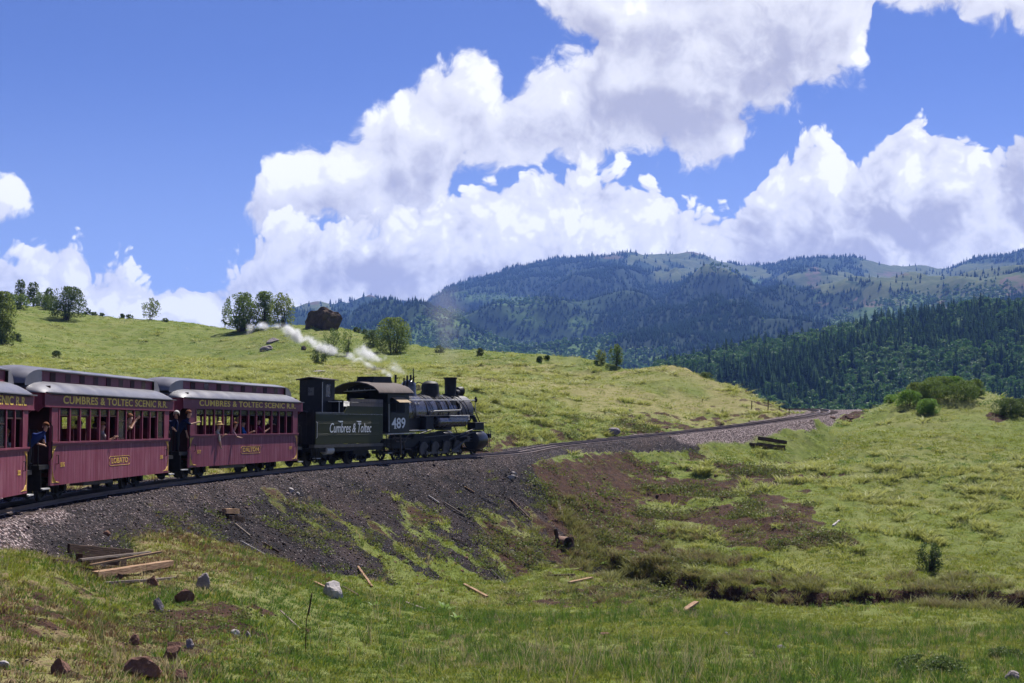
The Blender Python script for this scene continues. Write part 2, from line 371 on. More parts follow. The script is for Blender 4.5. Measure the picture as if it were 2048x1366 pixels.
def ground_all(X, Y, fine=True):
    """height plus the masks of what covers the ground"""
    z = natural(X, Y)
    sd_, zr, s = track_dist(X, Y)
    ad = np.abs(sd_)
    # broad undulation
    far = sstep(Y, 90, 160)
    z = z + fbm(X / 9, Y / 9, 3, 3) * (.35 + .15 * far) * sstep(ad, 2, 8)
    # bring the skyline of the left hill to its surveyed height
    pxx = 1024 + F * X / Y
    z = z - np.interp(pxx, [0, 100, 200, 300, 400, 500, 600, 800, 1000, 1200, 1300, 1400, 1500, 1600], [26, 27, 29, 28, 32, 27, 10, 9, 7, 5, 5, 11, 3, 0]) * Y / F * sstep(Y / np.interp(pxx, [0, 400, 600, 1000, 1400, 1500], [250, 245, 220, 172, 144, 140]), .5, .92)
    # gully
    gd, gt = seg_dist(X, Y, GUL)
    gd = gd + fbm(X / 1.5, Y / 1.5, 4, 20) * 1.3 + fbm(X / 5, Y / 5, 2, 27) * 1.2
    dep = np.interp(gt, np.arange(len(GUL)), GDEP); wid = np.interp(gt, np.arange(len(GUL)), GWID)
    gm = 1 - sstep(gd, wid * .55, wid * 1.15)
    z_n = z - dep * gm
    # bed
    top = zr - .14
    wide = 1.5 + 2.6 * sstep(s, 92, 99) * (sd_ > 0)
    fill = top - np.maximum(0, ad - wide) * .66
    fill_n = fill + fbm(X / 2.5, Y / 2.5, 4, 5) * .22 * sstep(ad, 2.2, 4.5)
    cut = top - .0 + np.maximum(0, ad - 2.6) * np.where(sd_ < 0, .75, .45)
    zz = np.maximum(z_n, fill_n)
    isfill = sstep(fill_n - z_n, -.25, .12)
    zz = np.minimum(zz, cut + fbm(X / 1.3, Y / 1.3, 3, 8) * .3 * sstep(ad, 2.6, 3.6))
    iscut = sstep(zz - (cut - .12), 0, .1) * (ad > 2.6)
    # ---- masks
    n1 = fbm(X / 3.2, Y / 3.2, 4, 31); n2 = fbm(X / 1.1, Y / 1.1, 3, 41); n3 = fbm(X / 8, Y / 8, 3, 51)
    u = X / Y; px = 1024 + F * u; py = 850 - F * zz / Y
    bed = 1 - sstep(ad + n2 * .5, wide + .5, wide + 1.0)
    right = sd_ > 0
    # grey-pink ballast: near left end of the fill and beyond the engine
    bal = np.maximum(1 - sstep(px + n1 * 120, 20, 190), sstep(s + n1 * 6, 62, 70)) * np.maximum(bed, isfill * right * (1 - sstep(ad + n1, 2.3 + 3.5 * (s < 0), 3.3 + 3.7 * (s < 0))))
    bal = np.maximum(bal, (1 - sstep(ad + n2 * .6, 2.2, 3.0)) * .42 * (s > -40))
    bal = np.maximum(bal, sstep(s, 91, 98) * right * (1 - sstep(ad + n1 * 1.5, 5.0, 6.6)) * (1 - sstep(px, 1700, 1730)))
    cin = np.maximum(bed, isfill * right * (1 - sstep(ad + n1 * 6.0 + n2 * 3, 3.5, 9.5) * sstep(n2 * 1.2 + n1 * .5 + (ad - 8) * .05, -.24, .20)))
    cin = cin * (1 - sstep(px + n1 * 60 + n2 * 60, 1350, 1430))
    lx = np.interp(py, [905, 930, 1000, 1085, 1130, 1200], [1120, 1055, 1085, 1125, 1190, 1400])
    swap = sstep(px - lx + n1 * 30, -8, 26) * (py > 905) * (Y > 62)
    cin = cin * (1 - swap)
    cin = np.where(right | (ad < 2.6), cin, cin * (1 - sstep(ad, 2.4, 3.2)))
    # brown soil: gully banks, the far bank scars
    def blob(cx, cy, rx, ry, k=.8, sl=0.0):
        d = np.sqrt(((px - cx) / rx) ** 2 + ((py - cy - sl * (px - cx)) / ry) ** 2)
        return 1 - sstep(d + n1 * k + n2 * k * .8, .72, 1.12)
    Rm = (Y > 66) & right
    dirt = np.maximum.reduce([blob(1130, 965, 100, 50, .5, .2), blob(1190, 990, 140, 56, .5, .35), blob(1220, 1030, 120, 64, .6, .4), blob(1330, 985, 150, 42, 1.3, .25), blob(1440, 1020, 110, 50, 1.5, .4),
                              blob(1570, 1030, 90, 34, 1.6, .5), blob(1250, 1110, 170, 60, 1.2, .35), blob(1120, 1050, 70, 60, .8, .5), blob(1500, 960, 120, 18, 1.5, .1)]) * Rm
    dirt = np.maximum(dirt, swap * isfill * right * (py > 925) * .95)
    gbank = (1 - sstep(gd, wid * .9, wid * 1.35)) 
    dirt = np.maximum(dirt, gbank * .95)
    dirt = np.maximum(dirt, iscut * (.75 - .6 * (sd_ > 0)) * sstep(n1 + n2 + .2, -.1, .2))
    L = sd_ < 0
    dirt = np.maximum(dirt, L * (Y > 85) * (1 - sstep(ad + n1 * 5, 7, 11)) * sstep(n1 + n2, -.05, .22) * .8)
    dirt = np.maximum(dirt, np.maximum.reduce([blob(310, 1300, 90, 42, 1.8), blob(440, 1225, 90, 24, 2.0), blob(60, 1250, 90, 60, 2.2), blob(1190, 1195, 130, 22, 1.5), blob(120, 1330, 90, 40, 2.0)]) * (Y < 66) * .75)
    dirt = np.maximum(dirt, np.maximum(blob(1705, 832, 28, 8, .5, -.2), blob(1990, 835, 22, 9, .6)) * (Y > 105))
    dirt = dirt * (1 - bed)
    n4 = fbm(X / .55, Y / .75, 3, 151); dirt = np.clip(dirt * (1 + .2 * (gbank > .5)) + n4 * .9 * (dirt > .03) * (gbank < .6) - .10, 0, 1)
    dirt = np.maximum(dirt, (1 - cin) * isfill * right * (s < 58) * sstep(n1 * 1.3 - n2 * .6, -.02, .25) * .8)
    dry = np.clip(.5 + n3 * 1.6 + n1 * .5, 0, 1)
    warm = (1 - sstep(px + n1 * 200, 280, 640)) * (Y < 66) * .55                # reddish dry cover at lower left
    dry = np.clip(dry * .55 + warm * np.clip(.75 + n1 * 1.5, 0, 1) + .35 * L * sstep(Y, 90, 140) * sstep(px, 350, 700) - .30 * sstep(px, 900, 1500) * (Y < 60), 0, 1)
    if fine:
        lump = np.abs(fbm(X / .7, Y / .7, 3, 61)) * 1.0
        zz = zz + (1 - bed) * (lump * (.10 + .10 * dirt + .05 * cin) + fbm(X / .28, Y / .28, 2, 71) * .05)
        zz = zz + bal * fbm(X / .12, Y / .12, 2, 81) * .04 * (Y < 60)
        # tussocks on the open slope
        tus = np.clip(fbm(X / 1.6, Y / 1.3, 3, 91) - .08, 0, 1) * (1 - bed) * (1 - cin) * (Y > 66)
        zz = zz + tus * .55
    return zz, dict(cinder=cin, dirt=dirt, ballast=bal, dry=dry, warm=warm / .55 * (1 - bed), fill=isfill, bed=bed, dist=sd_, s=s, gully=gbank)

def mesh_obj(name, V, Fc, mat, parent=None, smooth=False, uvs=None):
    me = bpy.data.meshes.new(name)
    V = np.asarray(V, dtype=np.float32); 
    Fc = np.asarray(Fc, dtype=np.int32)
    me.vertices.add(len(V)); me.vertices.foreach_set('co', V.ravel())
    k = Fc.shape[1]
    me.loops.add(Fc.size); me.loops.foreach_set('vertex_index', Fc.ravel())
    me.polygons.add(len(Fc)); me.polygons.foreach_set('loop_start', np.arange(0, Fc.size, k, dtype=np.int32))
    me.polygons.foreach_set('use_smooth', np.full(len(Fc), smooth))
    me.update(calc_edges=True); me.validate()
    if mat: me.materials.append(mat)
    o = bpy.data.objects.new(name, me); S.collection.objects.link(o)
    if parent: o.parent = parent
    return o
def tag(o, label=None, cat=None, group=None, kind=None):
    for k, v in (('label', label), ('category', cat), ('group', group), ('kind', kind)):
        if v: o[k] = v
    return o
def grid_faces(n, m):
    i = np.arange(n - 1)[:, None] * m + np.arange(m - 1)[None]
    i = i.ravel(); return np.stack([i, i + 1, i + m + 1, i + m], 1)

# ---------------------------------------------------------------- materials
def new_mat(name, rough=.8, spec=.3):
    m = bpy.data.materials.new(name); m.use_nodes = True
    t = m.node_tree; N = NT(t); b = t.nodes['Principled BSDF']
    b.inputs['Roughness'].default_value = rough; b.inputs['Specular IOR Level'].default_value = spec
    return m, N, b
def ground_mat():
    m, N, b = new_mat('ground', .95, .1)
    pos = N.n('ShaderNodeNewGeometry').outputs['Position']
    a = lambda k: N.attr(k)
    nA = N.noise(pos, .35, 5, .6); nB = N.noise(pos, 2.2, 5, .65); nC = N.noise(pos, 11, 4, .6)
    green = N.mix(N.ramp(nB, .35, .65), rgb(.075, .100, .016), rgb(.135, .170, .034))
    green = N.mix(N.ramp(nA, .38, .66), green, rgb(.150, .170, .052))
    dryc = N.mix(N.ramp(nB, .3, .7), rgb(.200, .185, .070), rgb(.260, .215, .110))
    col = N.mix(N.m('MULTIPLY', N.ramp(N.m('ADD', a('dry'), N.m('MULTIPLY', N.m('SUBTRACT', nC, .5), .8)), .35, .95), .85), green, dryc)
    col = N.mix(N.m('MULTIPLY', a('warm'), N.ramp(nB, .42, .62, 0, .7)), col, rgb(.17, .10, .07))
    soil = N.mix(N.ramp(nB, .35, .65), rgb(.026, .013, .009), rgb(.062, .032, .022))
    soil = N.mix(N.ramp(nC, .56, .75), soil, rgb(.115, .075, .055))
    dm = N.ramp(N.m('ADD', a('dirt'), N.m('MULTIPLY', N.m('SUBTRACT', nC, .5), 1.1)), .30, .62)
    col = N.mix(dm, col, soil)
    # cinders: black-violet with scattered pale chips
    vo = N.n('ShaderNodeTexVoronoi'); N.put(vo.inputs['Vector'], pos); vo.inputs['Scale'].default_value = 13
    sp = N.n('ShaderNodeSeparateColor'); N.t.links.new(vo.outputs['Color'], sp.inputs[0])
    chip = N.m('MULTIPLY', N.ramp(sp.outputs[0], .90, .93), N.ramp(vo.outputs['Distance'], .48, .30))
    cinc = N.mix(N.ramp(nB, .35, .7), rgb(.010, .009, .011), rgb(.030, .025, .028))
    cinc = N.mix(N.ramp(nA, .45, .7), cinc, rgb(.042, .030, .030))
    cinc = N.mix(N.m('MULTIPLY', chip, .8), cinc, rgb(.30, .25, .24))
    cm = N.ramp(N.m('ADD', a('cinder'), N.m('MULTIPLY', N.m('SUBTRACT', nB, .5), .9)), .38, .62)
    col = N.mix(cm, col, cinc)
    # crushed ballast
    pale = N.mix(sp.outputs[1], rgb(.19, .145, .145), rgb(.56, .46, .45))
    pale = N.mix(N.ramp(sp.outputs[2], .6, .75), pale, rgb(.10, .06, .055))
    pale = N.mix(N.ramp(vo.outputs['Distance'], .35, .62), pale, rgb(.035, .028, .03))
    bm = N.ramp(N.m('ADD', a('ballast'), N.m('MULTIPLY', N.m('SUBTRACT', nC, .5), .9)), .35, .75)
    col = N.mix(bm, col, pale)
    N.put(b.inputs['Base Color'], col)
    bp = N.n('ShaderNodeBump'); bp.inputs['Distance'].default_value = .12; bp.inputs['Strength'].default_value = .9
    hgt = N.m('ADD', N.m('MULTIPLY', nC, .7), N.m('MULTIPLY', N.noise(pos, 30, 3, .6), .4))
    hgt = N.m('ADD', hgt, N.m('MULTIPLY', vo.outputs['Distance'], N.m('MULTIPLY', N.m('MAXIMUM', bm, cm), -.7)))
    N.put(bp.inputs['Height'], hgt); N.t.links.new(bp.outputs[0], b.inputs['Normal'])
    return m

UMAX = .56
def build_ground():
    nu, nl = 780, 820
    u = np.linspace(-UMAX, UMAX, nu); l = np.linspace(math.log(9), math.log(440), nl)
    Yg = np.exp(l)[:, None] * np.ones(nu)[None]; Xg = Yg * u[None]
    z, mk = ground_all(Xg, Yg)
    V = np.stack([Xg, Yg, z], -1).reshape(-1, 3)
    o = mesh_obj('ground', V, grid_faces(nl, nu), ground_mat(), smooth=True)
    for k in ('cinder', 'dirt', 'ballast', 'dry', 'warm'):
        at_ = o.data.attributes.new(k, 'FLOAT', 'POINT'); at_.data.foreach_set('value', mk[k].ravel().astype(np.float32))
    tag(o, kind='structure')
    return o, (u, l, z, mk)
GROUND, (G_U, G_L, G_Z, G_M) = build_ground()
def g_sample(A, X, Y):
    X = np.asarray(X, float); Y = np.asarray(Y, float)
    fu = (X / Y - G_U[0]) / (G_U[1] - G_U[0]); fl = (np.log(Y) - G_L[0]) / (G_L[1] - G_L[0])
    fu = np.clip(fu, 0, len(G_U) - 1.001); fl = np.clip(fl, 0, len(G_L) - 1.001)
    i = fu.astype(int); j = fl.astype(int); a = fu - i; b = fl - j
    return A[j, i] * (1 - a) * (1 - b) + A[j, i + 1] * a * (1 - b) + A[j + 1, i] * (1 - a) * b + A[j + 1, i + 1] * a * b
def gz(x, y): return float(g_sample(G_Z, x, y))
def hit(px, py, far=False):
    """where the sight line of a photo pixel meets the ground"""
    r = ray(px, py); Y = np.exp(np.linspace(math.log(12), math.log(400), 3000))
    d = r.z * Y - g_sample(G_Z, r.x * Y, Y)
    neg = np.nonzero(d < 0)[0]
    k = neg[0] if len(neg) else int(np.argmin(d / Y))
    return Vector((r.x * Y[k], Y[k], gz(r.x * Y[k], Y[k])))

# ---------------------------------------------------------------- mesh builder
class MB:
    def __init__(s): s.v = []; s.f = []
    def add(s, V, Fc, M=None):
        b = len(s.v)
        for p in V: s.v.append(tuple(M @ Vector(p)) if M is not None else tuple(p))
        for f in Fc: s.f.append(tuple(i + b for i in f))
        return s
    def box(s, x0, x1, y0, y1, z0, z1, M=None):
        V = [(x0,y0,z0),(x1,y0,z0),(x1,y1,z0),(x0,y1,z0),(x0,y0,z1),(x1,y0,z1),(x1,y1,z1),(x0,y1,z1)]
        return s.add(V, [(3,2,1,0),(4,5,6,7),(0,1,5,4),(1,2,6,5),(2,3,7,6),(3,0,4,7)], M)
    def prism(s, prof, axis, a, b, M=None):
        """closed profile extruded along an axis; prof in the other two coordinates (order x,y,z)"""
        n = len(prof); V = []
        for t in (a, b):
            for p in prof:
                q = list(p); q.insert('xyz'.index(axis), t); V.append(q)
        ar = sum(prof[i][0] * prof[(i + 1) % n][1] - prof[(i + 1) % n][0] * prof[i][1] for i in range(n))
        F_ = [tuple(range(n)), tuple(range(2 * n - 1, n - 1, -1))] + [(i, n + i, n + (i + 1) % n, (i + 1) % n) for i in range(n)]
        return s.add(V, F_, M)
    def tube(s, pts, r, n=6, cap=True):
        pts = [Vector(p) for p in pts]; m = len(pts); rr = r if isinstance(r, (list, tuple)) else [r] * m
        rings = []; prev = None
        for i, p in enumerate(pts):
            d = (pts[min(i + 1, m - 1)] - pts[max(i - 1, 0)]).normalized()
            if prev is None:
                a = d.orthogonal().normalized()
            else:
                a = (prev - d * prev.dot(d)).normalized()
            prev = a; b = d.cross(a)
            rings.append([p + (a * math.cos(2 * PI * k / n) + b * math.sin(2 * PI * k / n)) * rr[i] for k in range(n)])
        V = [q for g in rings for q in g]
        F_ = [(i * n + k, i * n + (k + 1) % n, (i + 1) * n + (k + 1) % n, (i + 1) * n + k) for i in range(m - 1) for k in range(n)]
        if cap: F_ += [tuple(range(n - 1, -1, -1)), tuple(range((m - 1) * n, m * n))]
        return s.add(V, F_)
    def lathe(s, prof, axis='z', c=(0, 0, 0), n=20, cap=True):
        """prof: (radius, height) pairs turned round an axis through c"""
        V = []
        for r, h in prof:
            for k in range(n):
                a = 2 * PI * k / n; x, y = r * math.cos(a), r * math.sin(a)
                V.append({'z': (c[0] + x, c[1] + y, c[2] + h), 'y': (c[0] + x, c[1] + h, c[2] - y), 'x': (c[0] + h, c[1] + x, c[2] + y)}[axis])
        m = len(prof)
        F_ = [(i * n + k, i * n + (k + 1) % n, (i + 1) * n + (k + 1) % n, (i + 1) * n + k) for i in range(m - 1) for k in range(n)]
        if cap: F_ += [tuple(range(n - 1, -1, -1)), tuple(range((m - 1) * n, m * n))]
        return s.add(V, F_)
    def loft(s, rows, close=False):
        n = len(rows[0]); V = [p for r in rows for p in r]; kk = n if close else n - 1
        return s.add(V, [(i * n + k, i * n + (k + 1) % n, (i + 1) * n + (k + 1) % n, (i + 1) * n + k) for i in range(len(rows) - 1) for k in range(kk)])
    def build(s, name, mat, parent=None, smooth=None, bevel=0):
        me = bpy.data.meshes.new(name); me.from_pydata(s.v, [], s.f)
        bm = bmesh.new(); bm.from_mesh(me); bmesh.ops.recalc_face_normals(bm, faces=bm.faces)
        if bevel: bmesh.ops.bevel(bm, geom=[e for e in bm.edges if len(e.link_faces) == 2 and e.calc_face_angle(0) > .6], offset=bevel, segments=1, affect='EDGES')
        if smooth is not None:
            for f in bm.faces: f.smooth = True
            for e in bm.edges:
                if len(e.link_faces) != 2 or e.calc_face_angle(0) > smooth: e.smooth = False
        bm.to_mesh(me); bm.free()
        me.materials.append(mat)
        o = bpy.data.objects.new(name, me); S.collection.objects.link(o)
        if parent is not None: o.parent = parent
        return o
def empty(name, loc=(0, 0, 0), rz=0, label=None, cat=None, group=None):
    o = bpy.data.objects.new(name, None); S.collection.objects.link(o); o.empty_display_size = .3
    o.location = loc; o.rotation_euler = (0, 0, rz); return tag(o, label, cat, group)
def children(o): return [c for c in bpy.data.objects if c.parent == o]
def copy_tree(o, parent=None, kids=None):
    if kids is None:
        kids = {}
        for c in bpy.data.objects:
            if c.parent: kids.setdefault(c.parent.name, []).append(c)
    c = o.copy(); S.collection.objects.link(c); c.parent = parent
    for ch in kids.get(o.name, []): copy_tree(ch, c, kids)
    return c
def text_mesh(name, body, size, mat, parent, M, shear=0.0, offset=0.0, space=1.0, extrude=.003, align='CENTER', xs=1.0):
    cu = bpy.data.curves.new('tmp', 'FONT'); cu.body = body; cu.size = size; cu.shear = shear; cu.offset = offset
    cu.space_character = space; cu.extrude = extrude; cu.align_x = align; cu.align_y = 'CENTER'; cu.resolution_u = 3
    ob = bpy.data.objects.new('tmp', cu); S.collection.objects.link(ob)
    bpy.context.view_layer.update()
    dg = bpy.context.evaluated_depsgraph_get()
    me = bpy.data.meshes.new_from_object(ob.evaluated_get(dg)); me.name = name
    me.transform(M @ Matrix.Diagonal((xs, 1, 1, 1)))
    me.materials.clear(); me.materials.append(mat)
    bpy.data.objects.remove(ob); bpy.data.curves.remove(cu)
    o = bpy.data.objects.new(name, me); S.collection.objects.link(o); o.parent = parent
    return o
def side_matrix(x, y, z):
    """text plane on a vehicle's right side, reading from rear to front"""
    return Matrix.Translation((x, y, z)) @ Matrix(((0, 0, 1, 0), (1, 0, 0, 0), (0, 1, 0, 0), (0, 0, 0, 1)))

_mc = {}
def paint(name, c, rough=.5, spec=.4, var=.25, scale=3.0, metal=0.0, dirt=None, bump=0.0, streak=False, coat=0.0):
    """painted, worn surface: base colour with weathering noise in object space"""
    if name in _mc: return _mc[name]
    m, N, b = new_mat(name, rough, spec); _mc[name] = m
    tc = N.n('ShaderNodeTexCoord').outputs['Object']
    v = tc
    if streak:
        mp = N.n('ShaderNodeMapping'); mp.inputs['Scale'].default_value = (9, 9, .7); N.t.links.new(tc, mp.inputs[0]); v = mp.outputs[0]
    n = N.noise(v, scale, 5, .65)
    lo = tuple(x * (1 - var) for x in c); hi = tuple(min(1, x * (1 + var)) for x in c)
    col = N.mix(N.ramp(n, .3, .7), rgb(*lo), rgb(*hi))
    if dirt:
        col = N.mix(N.m('MULTIPLY', N.ramp(N.noise(tc, scale * .6, 6, .7), .48, .75), dirt[3]), col, rgb(*dirt[:3]))
    N.put(b.inputs['Base Color'], col); b.inputs['Metallic'].default_value = metal
    if coat: b.inputs['Coat Weight'].default_value = coat
    N.put(b.inputs['Roughness'], N.m('MULTIPLY_ADD', N.m('SUBTRACT', n, .5), .4, rough, clamp=True))
    if bump:
        bp = N.n('ShaderNodeBump'); bp.inputs['Distance'].default_value = bump; N.put(bp.inputs['Height'], N.noise(v, scale * 3, 4, .6)); N.t.links.new(bp.outputs[0], b.inputs['Normal'])
    return m

def board_mat():
    """maroon tongue-and-groove siding, weathered in streaks"""
    m, N, b = new_mat('maroon_siding', .55, .35)
    tc = N.n('ShaderNodeTexCoord').outputs['Object']; sx = N.n('ShaderNodeSeparateXYZ'); N.t.links.new(tc, sx.inputs[0])
    k = N.m('MULTIPLY', sx.outputs[1], 1 / .083); fr = N.m('FRACT', k); ix = N.m('FLOOR', k)
    wn = N.n('ShaderNodeTexWhiteNoise', noise_dimensions='1D'); N.t.links.new(ix, wn.inputs['W'])
    mp = N.n('ShaderNodeMapping'); mp.inputs['Scale'].default_value = (1, 7, .8); N.t.links.new(tc, mp.inputs[0])
    st = N.noise(mp.outputs[0], 1.6, 5, .65)
    col = N.mix(N.ramp(N.m('MULTIPLY_ADD', wn.outputs[0], .35, st), .40, .95), rgb(.150, .022, .044), rgb(.235, .062, .096))
    col = N.mix(N.ramp(N.noise(mp.outputs[0], .9, 4, .6), .50, .70, 0, .7), col, rgb(.30, .135, .17))
    gr = N.m('MINIMUM', fr, N.m('SUBTRACT', 1.0, fr))
    N.put(b.inputs['Base Color'], col)
    bp = N.n('ShaderNodeBump'); bp.inputs['Distance'].default_value = .012; bp.inputs['Strength'].default_value = .8
    N.put(bp.inputs['Height'], N.ramp(gr, .0, .12)); N.t.links.new(bp.outputs[0], b.inputs['Normal'])
    return m

# ---------------------------------------------------------------- railway track
M_RAIL = paint('rail_steel', (.16, .12, .11), .45, .5, .3, 2, .6)
M_TIE = paint('tie_wood', (.060, .046, .040), .9, .1, .4, 6, dirt=(.13, .10, .085, .6), bump=.01)
def build_track():
    root = empty('railway_track', (0, 0, 0), 0, 'narrow gauge railway line curving from under the coaches to the bend beyond the hill', 'railway track')
    P = TRK; n = len(P)
    G = .457
    for sgn in (1, -1):
        prof = [(-.06, -.125), (.06, -.125), (.055, -.11), (.012, -.095), (.012, -.035), (.034, -.03), (.034, 0), (-.034, 0), (-.034, -.03), (-.012, -.035), (-.012, -.095), (-.055, -.11)]
        rows = []
        for i in range(0, n, 4):
            t = Vector((TANG[i][0], TANG[i][1], 0)).normalized(); r = Vector((t.y, -t.x, 0)); p = Vector(P[i])
            rows.append([tuple(p + r * (sgn * G + a) + Vector((0, 0, b))) for a, b in prof])
        mb = MB(); mb.loft(rows, close=True); mb.build('rail', M_RAIL, root)
    # ties
    base = MB(); base.box(-1.22, 1.22, -.10, .10, -.155, 0); tie0 = base.build('tie', M_TIE, root, bevel=.012); me = tie0.data
    first = True; k = 0
    L = TSEG[-1]; q = 2.0; spots = []
    while q < L - 1:
        spots.append(q); q += .56
    vis = []
    for q in spots:
        p = [float(np.interp(q, TSEG, P[:, c])) for c in range(3)]
        px = 1024 + F * p[0] / max(p[1], .1)
        vis.append(p[1] > 14 and -150 < px < 2150)
    spots = [a for a, b in zip(spots, vis) if b]
    for q in spots[:300]:
        p = [float(np.interp(q, TSEG, P[:, c])) for c in range(3)]
        t = [float(np.interp(q, TSEG, TANG[:, c])) for c in range(2)]
        o = tie0 if first else bpy.data.objects.new('tie', me); 
        if not first: S.collection.objects.link(o); o.parent = root
        first = False
        o.location = (p[0], p[1], p[2] - .125 + random.uniform(-.01, .01)); o.rotation_euler = (0, 0, -math.atan2(t[0], t[1]) + random.uniform(-.02, .02))
    print('ties', len(spots))
build_track()

# ---------------------------------------------------------------- shared train materials
M_SIDE = board_mat()
M_MAR = paint('maroon_trim', (.155, .026, .050), .5, .35, .25, 4, dirt=(.30, .12, .15, .45), streak=True)
M_ROOF = paint('roof_canvas', (.112, .108, .124), .40, .40, .18, 1.2, dirt=(.055, .047, .055, .6))
M_BLK = paint('black_iron', (.009, .008, .009), .6, .25, .4, 3, dirt=(.05, .04, .035, .4))
M_BLKG = paint('boiler_black', (.046, .044, .052), .26, .65, .35, 2.0, dirt=(.075, .06, .058, .45), coat=.15)
M_GOLD = paint('gold_leaf', (.80, .56, .10), .5, .4, .15, 8)
M_GOLD2 = paint('faded_gold', (.58, .36, .075), .6, .3, .3, 10)
M_INT = paint('interior_wood_end_shade', (.035, .012, .012), .7, .2, .3, 4)  # interior wood; also the painted shade on the coach ends
M_STEP = paint('worn_step_steel', (.42, .41, .40), .5, .5, .2, 6)
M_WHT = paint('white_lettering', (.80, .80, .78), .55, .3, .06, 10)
M_OLV = paint('olive_green_paint', (.034, .037, .008), .55, .2, .18, 2, dirt=(.05, .045, .016, .4), streak=True)
M_WHEEL = paint('wheel_steel', (.055, .048, .045), .6, .4, .4, 5, .3)
M_COUNT = paint('dusty_counterweight', (.085, .078, .070), .7, .3, .25, 5)
M_WOODW = paint('weathered_board', (.12, .105, .10), .85, .2, .3, 5, streak=True)
M_COAL = paint('coal', (.02, .019, .02), .5, .5, .4, 10)
M_SEAT = paint('seat_cloth', (.07, .015, .02), .8, .1, .2, 6)
def glass_mat():
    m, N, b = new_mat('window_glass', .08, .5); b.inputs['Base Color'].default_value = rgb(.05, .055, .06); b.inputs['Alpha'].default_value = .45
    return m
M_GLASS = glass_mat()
M_BRASS = paint('brass', (.55, .38, .12), .3, .5, .15, 6, .9)
M_ROOFC = paint('cab_roof_sooty', (.080, .063, .058), .8, .2, .25, 2, dirt=(.17, .14, .13, .4))
M_TAN = paint('tan_canvas', (.30, .23, .15), .8, .1, .15, 5)

def make_truck(parent, y, wb=1.35, r=.33):
    t = MB()
    for sx in (-1, 1):
        x = sx * .62
        t.tube([(x, y - wb / 2 - .18, r), (x, y - wb / 2, r + .17), (x, y - .3, r + .34), (x, y + .3, r + .34), (x, y + wb / 2, r + .17), (x, y + wb / 2 + .18, r)], .035, 5)
        t.tube([(x, y - wb / 2 - .15, r - .04), (x, y - .28, r - .17), (x, y + .28, r - .17), (x, y + wb / 2 + .15, r - .04)], .03, 5)
        for k in (-.22, -.1, .1, .22): t.tube([(x, y + k, r - .15), (x, y + k, r + .3)], .045 if abs(k) < .2 else .02, 6)
        for k in (-1, 1): t.box(x - .07, x + .07, y + k * wb / 2 - .11, y + k * wb / 2 + .11, r - .12, r + .16)
    t.box(-.7, .7, y - .13, y + .13, r + .1, r + .3)
    tr = t.build('truck', M_BLK, parent)
    for k in (-1, 1):
        w = MB()
        for sx in (-1, 1):
            x = sx * .457
            w.lathe([(.10, -.05), (r - .05, -.05), (r + .03, -.045), (r + .03, -.015), (r, -.01), (r - .01, .06), (r - .06, .06), (r - .08, .02), (.1, .035), (.07, .09)] if sx > 0 else
                    [(.07, -.09), (.1, -.035), (r - .08, -.02), (r - .06, -.06), (r - .01, -.06), (r, .01), (r + .03, .015), (r + .03, .045), (r - .05, .05), (.10, .05)], 'x', (x, y + k * wb / 2, r), 20)
        w.tube([(-.45, y + k * wb / 2, r), (.45, y + k * wb / 2, r)], .06, 8)
        w.build('wheelset', M_WHEEL, tr, smooth=.6)
    return tr

def roof_rows(L, over, half, z0, rise, crown, n=14, side=(1.33, 3.02)):
    """lower roof: arched sheet with rounded bull-nose ends"""
    rows = []
    E = L / 2 + over
    st = [E, E - .015, E - .06, E - .16, E - .32, E - .55, E - .85, E - 1.1]
    ys = [-q for q in st] + [q for q in st[::-1]]
    for y in ys:
        t = max(0.0, (abs(y) - (E - 1.1)) / 1.1); f = math.sqrt(max(0, 1 - t * t))
        row = []
        for k in range(n + 1):
            a = -1 + 2 * k / n
            xx = half * math.copysign(1 - (1 - abs(a)) ** 1.6, a) if abs(a) > 0 else 0
            zz = z0 + rise * (1 - abs(xx / half) ** 3.2) ** .75 * f + crown * (1 - (xx / half) ** 2) * f
            w = 1 - .10 * t ** 3
            row.append((xx * w, y, zz))
        rows.append(row)
    return rows

